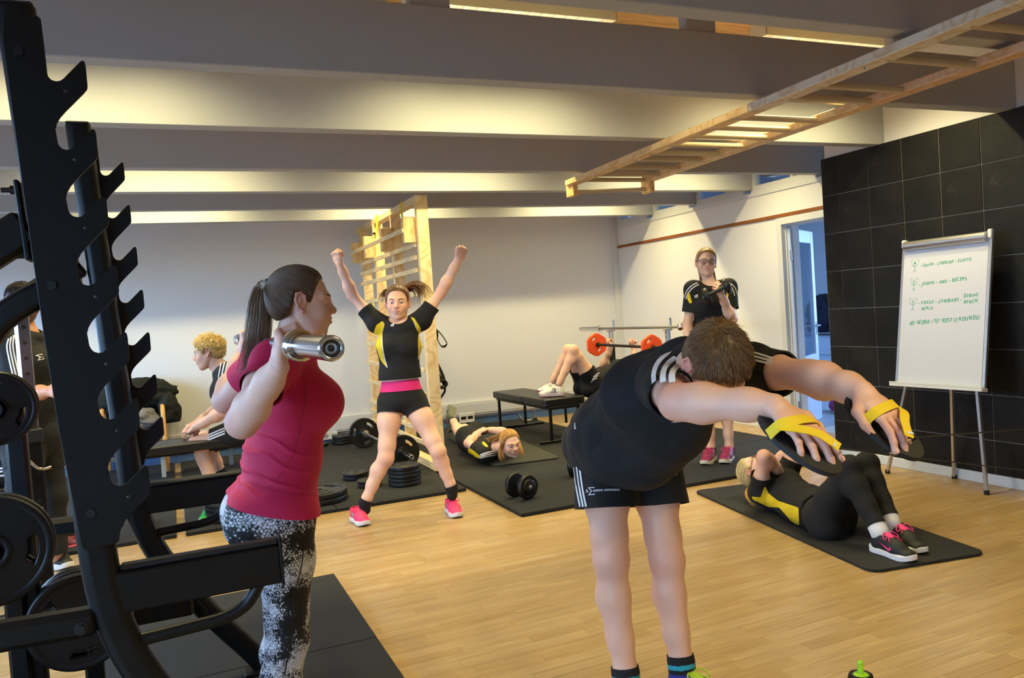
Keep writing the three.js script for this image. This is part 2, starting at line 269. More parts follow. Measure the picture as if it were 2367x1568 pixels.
// lamps between the beams
function lamp(x, z, label) {
  const L = 1.2, w = 0.15, y = 3.0, g = thing('ceiling_lamp', label, 'ceiling lamp', [x, y, z], 0, 'louvred fluorescent lamps between the beams');
  const t = 0.004;
  mesh('housing', [boxAt(-L / 2, L / 2, 0.096, 0.1, -w / 2, w / 2, 0.001), boxAt(-L / 2, L / 2, 0, 0.098, w / 2 - t, w / 2, 0.001), boxAt(-L / 2, L / 2, 0, 0.098, -w / 2, -w / 2 + t, 0.001), boxAt(-L / 2, -L / 2 + t, 0, 0.098, -w / 2, w / 2, 0.001), boxAt(L / 2 - t, L / 2, 0, 0.098, -w / 2, w / 2, 0.001)], M.cream, g);
  mesh('mounting', [boxAt(-0.4, -0.3, 0.1, 0.26, -0.03, 0.03), boxAt(0.3, 0.4, 0.1, 0.26, -0.03, 0.03)], M.cream, g);
  const alu = std(0xe8e6df, 0.35, { metalness: 0.4 }), n = 16;
  for (let k = 1; k < n; k++) { const m = mesh('louvre_blade', lamp.b ??= boxAt(-0.0015, 0.0015, 0.004, 0.051, -w / 2 + t, w / 2 - t, 0.0006), lamp.m ??= alu, g); m.position.x = -L / 2 + k * L / n; }
  mesh('tube', rod(V(-L / 2 + 0.02, 0.082, 0), V(L / 2 - 0.02, 0.082, 0), 0.013), lamp.t ??= std(0xffffff, 0.4, { emissive: new THREE.Color(1, 0.92, 0.72), emissiveIntensity: 6 }), g);
  for (const dx of [-0.4, 0, 0.4]) { const li = new THREE.SpotLight(LAMP.color, LAMP.power, 0, 74 * D2R, 1, 2); li.position.set(x + dx, y - 0.004, z); li.target.position.set(x + dx, 0, z); li.castShadow = true; li.shadow.radius = 2.0; scene.add(li, li.target); }
}
const lampX = [-2.0, -0.42, 1.82, 4.08];
[[-3.93, 'nearest lit bay'], [-6.1, 'middle lit bay'], [-8.0, 'lit bay by the far wall'], [0.05, 'bay behind the camera']].forEach(([z, where], j) => {
  (j < 3 ? lampX.slice(1) : lampX.slice(2)).forEach((x, i) => lamp(x + (j === 1 || j === 2 ? 0.45 : 0), z, `cream louvred strip lamp in the ${where}, ${['leftmost', 'middle', 'rightmost'][j < 3 ? i : i + 1]} of its row`));
});
// ---------- rubber floor mats ----------
function mat(x0, x1, z0, z1, label, turn = 0, th = 0.026, group = 'black rubber floor mats') {
  const o = thing('rubber_mat', label, 'floor mat', [(x0 + x1) / 2, 0.001, (z0 + z1) / 2], turn, group);
  const g = cbox(x1 - x0 - 0.004, th, z1 - z0 - 0.004, 0.004, rr(0, 5), rr(0, 5)).translate(0, th / 2, 0); mesh('slab', g, M.rubber, o); return o;
}
const MT = 0.028;
{
  const where = ['under the stacked weight plates', 'below the weight-plate barbell', 'in front of the far wall socket strip'];
  for (let r = 0; r < 3; r++) {
    const z0 = [-7.02, -8.1, -9.3][r], z1 = [-5.96, -7.02, -8.1][r];
    mat(1.04, 2.07, z0, z1, 'black rubber mat ' + where[r] + ', right column left field', 0);
    mat(-0.015, 1.04, z0, z1, 'black rubber mat right of the narrow wood gap, ' + ['nearest', 'middle', 'farthest'][r] + ' row');
    mat(-1.1, -0.07, z0, z1, 'black rubber mat left of the narrow wood gap, ' + ['front', 'middle', 'rear'][r] + ' row behind the rack');
  }
  const wm = ['beside the round dumbbells', 'under the woman lying face down', 'under the padded low bench', 'along the far wall right half'];
  for (let r = 0; r < 4; r++) {
    const z0 = [-6.0, -7.05, -8.1, -9.3][r], z1 = [-4.95, -6.0, -7.05, -8.1][r];
    mat(2.1, 3.12, z0, z1, 'black rubber mat ' + wm[r] + ', left column of the right field');
    mat(3.12, 4.13, z0, z1, 'black rubber mat behind the bending man, ' + ['front', 'second', 'third', 'last'][r] + ' row');
    if (r < 3) mat(4.13, 5.14 + (r ? 0.1 : 0), z0, z1, 'black rubber mat ' + ['under the maroon shoes of the standing woman', 'behind the standing woman with glasses', 'near the doorway wall'][r], 0);
  }
  mat(-0.35, 0.73, -3.43, -2.2, 'black rubber mat under the crimson-shirted woman, nearer one of the two');
  mat(-0.4, 0.73, -4.44, -3.43, 'black rubber mat behind the spotter arm beside parquet, farther one of the two');
  mat(-1.45, -0.35, -3.43, -2.2, 'black rubber mat under the rear of the squat rack');
}
function yogaMat(a, b, w, label, col) {   // centre line a to b
  const d = b.clone().sub(a), L = d.length(), o = thing('exercise_mat', label, 'exercise mat', [(a.x + b.x) / 2, a.y, (a.z + b.z) / 2], Math.atan2(d.x, d.z));
  const s = new THREE.Shape(), r = 0.06, x = w / 2, y = L / 2;
  s.moveTo(-x + r, -y); s.lineTo(x - r, -y); s.absarc(x - r, -y + r, r, -Math.PI / 2, 0); s.lineTo(x, y - r); s.absarc(x - r, y - r, r, 0, Math.PI / 2); s.lineTo(-x + r, y); s.absarc(-x + r, y - r, r, Math.PI / 2, Math.PI); s.lineTo(-x, -y + r); s.absarc(-x + r, -y + r, r, Math.PI, Math.PI * 1.5);
  mesh('foam', new THREE.ExtrudeGeometry(s, { depth: 0.008, bevelSize: 0.004, bevelThickness: 0.003, bevelSegments: 2, curveSegments: 6 }).rotateX(Math.PI / 2).translate(0, 0.012, 0), std(col, 0.85, { bumpMap: scaled(T.speck, 8), bumpScale: 0.0008 }), o); return o;
}
yogaMat(V(3.75, 0.002, -4.73), V(3.42, 0.002, -2.83), 0.68, 'black exercise mat with rounded corners lying on bare parquet', 0x161719);
{ const a = onY(1120, 985, MT), b = onY(1222, 1078, MT); yogaMat(V(3.08, MT, -8.45), V(2.88, MT, -6.55), 0.62, 'dark olive exercise mat under the woman lying face down', 0x2e2f27); }

// ---------- weight plates, dumbbells, barbells ----------
function plateGeo(R, t, grips = 3, hole = 0.026) {
  const s = new THREE.Shape(); s.absarc(0, 0, R * 0.9, 0, Math.PI * 2);
  const h = new THREE.Path(); h.absarc(0, 0, hole, 0, Math.PI * 2, true); s.holes.push(h);
  for (let k = 0; k < grips; k++) {
    const a0 = k / grips * Math.PI * 2 + 0.5, p = new THREE.Path(), w = 0.42, r0 = R * 0.56, r1 = R * 0.76;
    p.absarc(0, 0, r1, a0 - w, a0 + w, false); p.absarc(0, 0, r0, a0 + w * 0.8, a0 - w * 0.8, true); s.holes.push(p);
  }
  const disc = new THREE.ExtrudeGeometry(s, { depth: t * 0.6, bevelSize: 0.003, bevelThickness: 0.003, bevelSegments: 1, curveSegments: 28 }).translate(0, 0, -t * 0.3);
  const pr = [[R * 0.87, -t / 2], [R * 0.97, -t / 2], [R, -t * 0.36], [R, t * 0.36], [R * 0.97, t / 2], [R * 0.87, t / 2], [R * 0.85, t * 0.3], [R * 0.85, -t * 0.3], [R * 0.87, -t / 2]].map((q) => new THREE.Vector2(q[0], q[1]));
  const rim = new THREE.LatheGeometry(pr, 48).rotateX(Math.PI / 2);
  const hb = [[hole, -t / 2], [R * 0.3, -t / 2], [R * 0.33, -t * 0.4], [R * 0.33, t * 0.4], [R * 0.3, t / 2], [hole, t / 2], [hole, -t / 2]].map((q) => new THREE.Vector2(q[0], q[1]));
  return { disc, rim, hub: new THREE.LatheGeometry(hb, 32).rotateX(Math.PI / 2) };
}
const plateCache = new Map();
function plate(R, t, pos, label, o = {}) {        // axis along local z
  const key = R + ',' + t + ',' + (o.grips ?? 3); if (!plateCache.has(key)) plateCache.set(key, plateGeo(R, t, o.grips ?? 3));
  const g = plateCache.get(key), p = thing('weight_plate', label, 'weight plate', pos, 0, o.group); const m = o.material || M.plate;
  mesh('disc', g.disc, m, p); mesh('rim', g.rim, m, p); mesh('hub', g.hub, o.hubMaterial || m, p);
  if (o.flat) p.rotation.set(Math.PI / 2, 0, o.spin ?? rr(0, 3)); else p.rotation.set(0, o.turn ?? 0, o.spin ?? 0);
  return p;
}
function stack(x, z, list, label, group, y0 = MT) {
  let y = y0; list.forEach(([R, t], k) => { plate(R, t, [x + rr(-0.006, 0.006), y + t / 2 + 0.001, z + rr(-0.006, 0.006)], `${label}, ${list.length === 1 ? 'single' : k === list.length - 1 ? 'topmost' : ['lowest', 'second from the floor', 'third from the floor', 'fourth from the floor'][k]}`, { flat: true, group }); y += t + 0.001; });
}
stack(1.70, -6.45, [[0.137, 0.032], [0.137, 0.032], [0.137, 0.032], [0.14, 0.03], [0.138, 0.036]], 'black grip plate in the tall stack by the jumping woman', 'plates stacked by the jumping woman');
stack(1.43, -6.58, [[0.1, 0.03], [0.1, 0.026]], 'small black plate behind the jumping woman\'s right shin', 'small plates behind the shin');
stack(1.40, -6.98, [[0.11, 0.03], [0.11, 0.03]], 'small black plate between leg and barbell', 'small plates by the barbell');
stack(0.97, -6.32, [[0.215, 0.042], [0.215, 0.044]], 'wide black plate beside the crimson shirt hem', 'wide plates beside the crimson shirt');
stack(0.27, -6.2, [[0.15, 0.035], [0.15, 0.035], [0.15, 0.035], [0.15, 0.03]], 'black plate on floor behind the curved spotter brace', 'plates behind the spotter brace');
stack(1.42, -9.12, [[0.12, 0.03]], 'black plate below the wall socket by the crimson shirt', 'plates under the wall sockets');
stack(1.72, -9.1, [[0.13, 0.035], [0.13, 0.03], [0.125, 0.03]], 'black plate left of the floor barbell', 'plates left of the floor barbell');
const tn = (x, y, z, n = 0.012) => { const o = N3(x * 9, y * 9, z * 9); return o * n; };
function barbellGeo(L, sleeve = 0.42, r = 0.014, rs = 0.025) {
  const a = L / 2, s = a - sleeve, c = (p) => new THREE.LatheGeometry(p.map((q) => new THREE.Vector2(q[0], q[1])), 32).rotateX(Math.PI / 2);
  const sl = (k) => c([[r, s], [0.037, s], [0.039, s + 0.004], [0.039, s + 0.026], [0.036, s + 0.032], [0.029, s + 0.034], [0.0265, s + 0.05], [rs, s + 0.055], [rs, a - 0.003], [rs - 0.003, a], [0.017, a], [0.016, a - 0.004], [0, a - 0.004]].map((q) => [q[0], q[1] * k]));
  return { shaft: cyl(r, 2 * s, 20).rotateX(Math.PI / 2), sleeves: [sl(1), sl(-1)], caps: [1, -1].map((k) => c([[0, a - 0.001], [0.006, a - 0.001], [0.0065, a - 0.012], [0.0105, a - 0.012], [0.0115, a + 0.0005], [0.016, a + 0.0005], [0.0165, a - 0.003]].map((q) => [q[0], q[1] * k]))) };
}
function barbell(name, label, pos, turn, L, o = {}) {
  const b = thing(name, label, 'barbell', pos, turn), g = barbellGeo(L, o.sleeve, o.r, o.rs);
  mesh('shaft', g.shaft, o.shaft || M.steel, b);
  g.sleeves.forEach((s) => mesh('sleeve', s, o.sleeveMat || M.chrome, b)); g.caps.forEach((s) => mesh('end_cap', s, M.blackMatt, b));
  return b;
}
const BX = 0.272, BY = 1.372, BZ = -2.592;   // the bar on the woman's shoulders
barbell('barbell', 'long chrome barbell across the shoulders of the woman in crimson', [BX, BY, BZ], 0, 2.2);
barbell('barbell', 'steel barbell loaded with plates resting on the black mats', [1.85, MT + 0.1635, -7.83], 0, 2.2);
for (const [z, l] of [[-7.05, 'black grip plate on the near end of the floor barbell'], [-8.61, 'black grip plate on the far end of the floor barbell']]) plate(0.163, 0.045, [1.85, MT + 0.1635, z], l, { spin: 0.35, group: 'plates on the floor barbell' });
// round dumbbells
function dumbbellInto(b, Lh = 0.13, R = 0.085) {
  const c = (p) => new THREE.LatheGeometry(p.map((q) => new THREE.Vector2(q[0], q[1])), 36).rotateX(Math.PI / 2);
  mesh('handle', cyl(0.016, Lh, 16).rotateX(Math.PI / 2), M.darkSteel, b);
  for (const k of [1, -1]) { const a = Lh / 2; mesh('head', c([[0, a], [R * 0.86, a], [R, a + 0.008], [R, a + 0.032], [R * 0.9, a + 0.04], [R * 0.72, a + 0.04], [R * 0.7, a + 0.036], [R * 0.62, a + 0.036], [R * 0.6, a + 0.05], [R * 0.28, a + 0.052], [0, a + 0.052]].map((q) => [q[0], q[1] * k])), M.plate, b); mesh('end_bolt', c([[0, a + 0.058], [0.012, a + 0.058], [0.016, a + 0.052]].map((q) => [q[0], q[1] * k])), M.steel, b); }
}
function dumbbell(label, pos, turn, R) { const b = thing('dumbbell', label, 'dumbbell', pos, turn, 'round black dumbbells'); dumbbellInto(b, 0.1, R); return b; }
{ const R = 0.092, y = MT + R; dumbbell('round black dumbbell lying alone at the front mat edge', [2.29, y, -5.36], Math.atan2(-0.115, -0.075) + Math.PI / 2 + 0.9, R); dumbbell('round black dumbbell half hidden by the bending man\'s shorts', [2.98, y, -5.72], 0.9, R); }

// ---------- the squat rack ----------
{
  const rk = thing('squat_rack', 'black steel squat rack with two saw-tooth hook uprights', 'squat rack', [-0.2, 0, -2.78]);
  const off = rk.position; const put = (name, geo, m = M.blackPaint, parent = rk, label) => mesh(name, (Array.isArray(geo) ? merge(geo) : geo).translate(-off.x, -off.y, -off.z), m, parent, label);
  // outline of the hook plate traced in the plane of the near upright
  const z1 = -2.162, pz = (u, v) => { const q = onZ(u, v, z1); return new THREE.Vector2(q.x, q.y); };
  const o = []; const add = (u, v) => o.push(pz(u, v));
  add(10, 40); add(86, 38); add(93, 45); add(101, 110);
  for (let k = 0; k < 7; k++) {
    const dx = 24.3 * k, dy = [0, 158.5, 314, 472, 628, 782, 936][k];
    const h = [[108, 172], [112, 180], [119, 186.5], [130, 189.5], [140, 188], [148, 182.5], [186, 144], [190, 141.5], [194, 143], [196.5, 152], [201, 199], [200, 206], [193, 215], [150, 258], [138, 272], [131, 285], [127.5, 299]];
    h.forEach(([u, v], i) => { if (k === 6 && i > 13) return; add(u + dx - (i > 12 ? (i - 12) * 0.2 : 0), v + dy); });
  }
  add(283, 1212); add(277, 1228); add(274, 1250); add(268, 1255); add(204, 1271); add(195, 1270); add(190, 1263); add(138, 1000); add(100, 758); add(81, 626); add(55, 444); add(8, 92);
  const plateShape = new THREE.Shape(o), pg = new THREE.ExtrudeGeometry(plateShape, { depth: 0.006, bevelSize: 0.0012, bevelThickness: 0.0012, bevelSegments: 1, curveSegments: 4 });
  const A = (v) => { const t = (2.216 - v) / (2.216 - 0.9); return lerp(-0.281, -0.205, t); };     // axis of the upright at height v
  const upr = (z, dx = 0) => sweepRect([V(A(2.216), 2.216, z), V(A(1.6), 1.6, z), V(A(1.1), 1.1, z), V(A(0.8), 0.8, z), V(-0.168, 0.66, z), V(-0.10, 0.51, z), V(0.03, 0.31, z), V(0.19, 0.10, z), V(0.215, 0.06, z)], 0.086, 0.062, V(1, 0, 0), 60, 0.03).translate(dx, 0, 0);
  for (const [z, s] of [[-2.2, 1], [-3.35, -1]]) {
    const zo = z + s * 0.033;
    const dx = s < 0 ? 0.022 : 0; put('upright', upr(z, dx)); put('upright_cap', cbox(0.08, 0.012, 0.054, 0.005).translate(A(2.22) + dx, 2.22, z), M.blackMatt);
    const p = put('hook_plate', pg.clone().translate(s > 0 ? 0 : 0.022, 0, s > 0 ? zo : zo - 0.006));
    const face = s > 0 ? zo + 0.0075 : zo - 0.0075;
    const bolt = (u, v, r) => { const q = onZ(u, v, z1); if (s < 0) q.x += 0.022; return [cyl(r, 0.008, 6).rotateX(Math.PI / 2).translate(q.x, q.y, face), cyl(r * 1.5, 0.002, 16).rotateX(Math.PI / 2).translate(q.x, q.y, face - s * 0.003)]; };
    for (const [u, v] of [[43, 120], [120, 660], [210, 1187]]) put('bolt', bolt(u, v, 0.0115), M.blackMatt);
    for (const [u, v] of [[152, 210], [174, 369], [198, 527], [222, 686], [247, 842], [272, 996], [298, 1149]]) put('rivet', new THREE.SphereGeometry(0.006, 12, 8).scale(1, 1, 0.5).translate(...((q) => [q.x + (s < 0 ? 0.022 : 0), q.y, face - s * 0.002])(onZ(u, v, z1))), M.darkSteel);
    // spotter arm with rubber top and rounded brace
    put('spotter_arm', cbox(0.4, 0.1, 0.05, 0.004).translate(0.02, 0.787, z)); put('arm_pad', cbox(0.385, 0.016, 0.04, 0.006).translate(0.03, 0.845, z - s * 0.004), M.blackMatt, rk, 'black rubber strip');
    put('arm_stop', cbox(0.008, 0.13, 0.054, 0.002).translate(0.223, 0.795, z));
    put('brace', tube([V(-0.14, 0.655, z), V(0.0, 0.662, z), V(0.07, 0.668, z), V(0.125, 0.69, z), V(0.16, 0.735, z), V(0.165, 0.76, z)], 0.0165, 40, 14));
    put('rear_tube', beamBetween(V(-0.29, 1.70, z), V(-0.95, 1.26, z), 0.088, 0.06, 0.012, V(0, 0, 1).cross(V(-0.66, -0.44, 0)).normalize()));
    put('bracket', cbox(0.012, 0.19, 0.064, 0.003).rotateZ(0.058).translate(-0.302, 1.71, z)); for (const y of [1.785, 1.632]) put('bracket_bolt', [cyl(0.011, 0.016, 6).rotateZ(Math.PI / 2).translate(-0.316, y, z), cyl(0.006, 0.03, 10).rotateZ(Math.PI / 2).translate(-0.328, y, z)], M.darkSteel);
    if (s > 0) put('rear_leg', sweepRect([V(-0.20, 1.565, z), V(-0.30, 1.525, z), V(-0.375, 1.47, z), V(-0.42, 1.39, z), V(-0.445, 1.28, z), V(-0.49, 0.7, z), V(-0.53, 0.05, z)], 0.062, 0.05, V(1, 0, 0), 60, 0.018));
    put('rear_beam', beamBetween(V(-0.22, 0.727, z), V(-0.9, 0.745, z), 0.06, 0.068, 0.014, V(0, 0, 1)));
    put('beam_bolt', [cyl(0.011, 0.01, 6).rotateX(Math.PI / 2).translate(-0.255, 0.722, z + s * 0.036), cyl(0.016, 0.003, 16).rotateX(Math.PI / 2).translate(-0.255, 0.722, z + s * 0.032)], M.blackMatt);
    put('foot', cbox(0.1, 0.012, 0.09, 0.003).translate(0.215, 0.034, z));
  }
  put('cross_beam', boxAt(-0.56, -0.50, 0.05, 0.12, -3.35, -2.2, 0.01)); put('cross_beam', boxAt(-0.9, -0.84, 0.70, 0.76, -3.35, -2.2, 0.01)); put('cross_beam', boxAt(-0.95, -0.9, 1.22, 1.3, -3.38, -2.17, 0.01));
  put('stringer', boxAt(-0.95, 0.0, 0.33, 0.41, -3.33, -3.28, 0.012)); put('gusset', [cbox(0.012, 0.16, 0.07, 0.002).rotateZ(0.62).translate(-0.0, 0.385, -3.35), cyl(0.01, 0.02, 6).rotateZ(Math.PI / 2 + 0.62).translate(0.075, 0.385, -3.35)]);
  put('base_tube', boxAt(-0.95, -0.1, 0.03, 0.09, -3.1, -3.04, 0.01)); put('base_block', boxAt(-0.62, -0.52, 0.03, 0.3, -2.72, -2.62, 0.01)); put('strut', rod(V(-0.5, 0.32, -2.86), V(-0.56, 0.18, -2.86), 0.008));
  // pegs that carry the plates
  for (const [u, v, d] of [[185, 1437, 2.6], [-22, 1276, 2.28], [-12, 946, 2.3]]) { const q = P(u, v, d); put('plate_peg', rod(V(q.x, q.y, q.z - 0.28), V(q.x, q.y, q.z + 0.03), 0.0235, 20), M.darkSteel); put('peg_post', boxAt(q.x - 0.03, q.x + 0.03, 0.03, q.y + 0.06, q.z - 0.32, q.z - 0.26, 0.01)); }
  const q1 = P(185, 1437, 2.6), q2 = P(-22, 1276, 2.28), q3 = P(-12, 946, 2.3);
  const pl = [];
  for (let k = 0; k < 3; k++) pl.push(plate(0.158, 0.036, [q1.x, q1.y, q1.z - k * 0.05], ['black ten kilo plate on the low rack peg, frontmost with raised lettering', 'black plate directly behind the lettered ten kilo plate', 'black plate rearmost on the low rack peg'][k], { spin: 0.1, turn: 0.12, group: 'plates on the low rack peg' }));
  const { Font } = await import('three/addons/loaders/FontLoader.js').then((m) => ({ Font: m.FontLoader }));
  const font = await new Font().loadAsync('fonts/droid/droid_sans_bold.typeface.json');
  const { TextGeometry } = await import('three/addons/geometries/TextGeometry.js');
  const tg = new TextGeometry('10KG', { font, size: 0.03, depth: 0.003, curveSegments: 4 }).translate(-0.02, -0.118, 0.0125).rotateZ(0.12); mesh('lettering', tg, M.plate, pl[0]);
  for (let k = 0; k < 2; k++) plate(0.16, 0.04, [q2.x, q2.y, q2.z - k * 0.045], ['black grip plate at the left frame edge, low on the rack, in front', 'black grip plate behind the low plate at the left edge'][k], { spin: -0.62, turn: 0.2, group: 'plates at the left edge' });
  for (let k = 0; k < 2; k++) plate(0.107, 0.034, [q3.x, q3.y, q3.z - k * 0.04], ['small thick black plate high on the rack at the left edge, in front', 'small thick black plate behind the high front one'][k], { spin: 1.2, turn: 0.2, grips: 3, group: 'small plates high on the rack' });
}
{ // squat stand with telescopic chrome post
  const b = onY(120, 1395), dpt = 4.05, q = P(100, 1300, dpt), x = q.x, z = q.z;
  const s = thing('squat_stand', 'perforated chrome and black post of a squat stand behind the rack', 'squat stand', [x, 0, z], 0.35);
  const hole = (y, zz) => cyl(0.0095, 0.003, 14).rotateX(Math.PI / 2).translate(0, y, zz);
  mesh('outer_post', cbox(0.075, 0.94, 0.075, 0.008).translate(0, 0.5, 0), M.blackPaint, s); mesh('sleeve_collar', cbox(0.09, 0.07, 0.09, 0.006).translate(0, 0.95, 0), M.blackMatt, s);
  mesh('inner_post', cbox(0.06, 0.72, 0.06, 0.006).translate(0, 1.2, 0), std(0x8d929c, 0.2, { metalness: 1 }), s);
  for (let k = 0; k < 8; k++) mesh('post_hole', hole(1.5 - k * 0.078, 0.031), M.blackMatt, s); for (let k = 0; k < 6; k++) mesh('post_hole', hole(0.62 - k * 0.085, 0.038), M.blackMatt, s);
  mesh('cradle', [cbox(0.07, 0.01, 0.09).translate(0, 1.565, 0.01), cbox(0.07, 0.1, 0.008).rotateX(-0.3).translate(0, 1.61, 0.06)], M.chrome, s);
  mesh('lock_pin', tube([V(-0.05, 0.86, 0.05), V(-0.03, 0.83, 0.055), V(0.0, 0.79, 0.06), V(0.03, 0.78, 0.06), V(0.06, 0.785, 0.06)], 0.007, 20, 8), M.chrome, s); mesh('lock_pin', tube([V(-0.07, 0.66, 0.05), V(-0.06, 0.60, 0.055), V(0.01, 0.585, 0.055)], 0.006, 16, 8), M.chrome, s);
  mesh('base', [boxAt(-0.04, 0.04, 0.028, 0.07, -0.35, 0.45, 0.008), boxAt(-0.5, 0.04, 0.03, 0.08, -0.03, 0.03, 0.008)], M.blackPaint, s);
}

// ---------- monkey bars ----------
{
  const g = thing('monkey_bars', 'horizontal pine monkey bar ladder hung below the beams', 'monkey bars', [3.4, 2.45, -4]);
  const a = V(2.975, 2.45, -1.2), b = V(3.165, 2.45, -5.93), c = V(3.60, 2.45, -1.2), d = V(3.80, 2.45, -5.74); const o = g.position; const put = (n, geo, m, l) => mesh(n, geo.translate(-o.x, -o.y, -o.z), m, g, l);
  const cut = (p, q, t) => p.clone().lerp(q, t);
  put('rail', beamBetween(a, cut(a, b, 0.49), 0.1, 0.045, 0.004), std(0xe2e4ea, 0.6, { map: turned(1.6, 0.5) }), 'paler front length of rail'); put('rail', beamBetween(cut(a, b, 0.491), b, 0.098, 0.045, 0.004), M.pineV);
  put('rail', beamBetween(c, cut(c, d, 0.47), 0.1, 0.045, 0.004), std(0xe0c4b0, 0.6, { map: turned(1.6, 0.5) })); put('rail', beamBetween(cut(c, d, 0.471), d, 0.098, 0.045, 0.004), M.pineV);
  const zs = [-1.5, -1.85, -2.2, -2.62, -3.04, -3.26, -3.68, -3.92, -4.14, -4.39, -4.65, -4.87, -5.17, -5.46, -5.7];
  for (const z of zs) { const t1 = (z + 1.2) / (b.z - a.z), p = cut(a, b, t1), q = cut(c, d, (z + 1.2) / (d.z - c.z)); put('rung', rod(V(p.x, 2.44, p.z), V(q.x, 2.44, q.z), 0.018, 14), M.rungWood); }
  put('end_block', boxAt(b.x - 0.0225, b.x + 0.0225, 2.335, 2.47, -5.97, -5.84, 0.004), M.pine); put('end_block', boxAt(d.x - 0.0225, d.x + 0.0225, 2.335, 2.47, -5.80, -5.66, 0.004), M.pine); put('end_rung', rod(V(b.x, 2.37, -5.9), V(d.x, 2.37, -5.73), 0.018, 14), M.rungWood);
  for (let k = 0; k < 9; k++) { const p = cut(a, b, 0.12 + k * 0.1); put('screw', cyl(0.006, 0.003, 10).rotateZ(Math.PI / 2).translate(p.x - 0.0235, 2.45 + (k % 2 ? 0.03 : -0.03), p.z), M.steel); }
}
// ---------- wall bars ----------
{
  const g = thing('wall_bars', 'free-standing pine wall bars with slats behind the jumping woman', 'wall bars', [2.11, 0, -8]); const o = g.position, put = (n, geo, m = M.pinePale, l) => mesh(n, geo.translate(-o.x, 0, -o.z), m, g, l);
  const pz = [-9.02, -8.4, -7.66];
  put('post', boxAt(2.066, 2.172, MT, 2.495, -6.83, -6.77, 0.004, 0, 0.2), M.pinePaleV);
  for (const z of pz) put('post', boxAt(2.066, 2.172, MT, 2.44, z - 0.045, z, 0.004, rr(0, 3), rr(0, 3)), M.pinePaleV);
  put('top_rail', boxAt(2.075, 2.165, 2.44, 2.5, -9.35, -6.831, 0.004)); put('bottom_rail', boxAt(2.07, 2.168, MT, 0.1, -9.25, -6.84, 0.004));
  for (const z of [...pz, -6.84]) put('block', boxAt(1.955, 2.065, 2.08, 2.31, z - 0.05, z + (z === -6.84 ? 0.01 : 0.03), 0.004, rr(0, 4), rr(0, 4)), M.pineV);
  put('slat', boxAt(1.94, 1.954, 2.17, 2.21, -9.1, -6.83, 0.003));
  for (const y of [2.06, 1.95, 1.835, 1.625, 1.4, 1.157, 0.935, 0.715, 0.483, 0.376, 0.26]) for (const [a, b] of [[-9.1, -8.42], [-8.42, -7.68], [-7.68, -6.84]]) put('slat', boxAt(2.046, 2.065, y - 0.021, y + 0.021, a + 0.002, b - 0.002, 0.003, rr(0, 3), rr(0, 3)));
  // yellow and black suspension straps on the bars
  const st = (label, pts, w, m, n) => { const s = thing('suspension_strap', label, 'strap'); mesh('webbing', ribbon(spline(pts, 24), w, n || V(-1, 0, 0.3)), m, s); return s; };
  const y1 = st('yellow strap hanging from the top rail near the front post', [V(2.05, 2.5, -7.2), V(2.04, 2.4, -7.15), V(2.03, 2.25, -7.08), V(2.02, 2.2, -7.04)], 0.03, M.yellow);
  const y2 = st('yellow strap with black buckle on the middle of top rail', [V(2.04, 2.5, -8.1), V(2.03, 2.4, -8.06), V(1.99, 2.28, -8.0), V(1.985, 2.25, -7.98)], 0.045, M.yellow); mesh('buckle', boxAt(1.97, 1.99, 2.29, 2.31, -8.04, -7.99, 0.004), M.blackMatt, y2);
  st('thin yellow strap at the rear end of top rail', [V(2.04, 2.47, -8.9), V(2.03, 2.36, -8.82), V(2.0, 2.25, -8.72), V(1.98, 2.21, -8.68)], 0.03, M.yellow);
  const z0 = -6.86, pp = (u, v) => onZ(u, v, z0), nz = V(0, 0, 1);
  const l1 = thing('suspension_strap', 'black webbing loop hanging right of the front post, upper one', 'strap', null, 0, 'black straps on the wall bars');
  mesh('loop', [ribbon(spline([pp(990, 765), pp(1005, 761), pp(1012, 765), pp(1022, 776), pp(1030, 788), pp(1033, 795), pp(1028, 801), pp(1021, 801), pp(1014, 791), pp(1010, 778), pp(1008, 766), pp(1000, 764)], 50), 0.022, V(0.75, 0.2, 0.6)), ribbon(spline([pp(1010, 765), pp(1011, 777), pp(1007, 789)], 10), 0.02, nz)], M.strap, l1);
  const l2 = thing('suspension_strap', 'black suspension trainer bundle hanging right of the front post, lower one', 'strap', null, 0, 'black straps on the wall bars');
  mesh('webbing', [ribbon(spline([pp(1000, 820), pp(1011, 842), pp(1020, 860), pp(1026, 876), pp(1028, 892)], 24), 0.028, nz), ribbon(spline([pp(1003, 836), pp(1013, 862), pp(1022, 880), pp(1028, 896), pp(1028, 905), pp(1022, 915), pp(1016, 924)], 30), 0.022, nz)], M.strap, l2);
  mesh('handle_loop', ribbon(spline([pp(1024, 880), pp(1032, 884), pp(1033, 890), pp(1028, 895)], 12), 0.02, nz), M.strap, l2); mesh('grip', [rod(pp(1004, 879), pp(1026, 881), 0.016), rod(pp(1006, 897), pp(1028, 895), 0.017)], M.strap, l2);
}
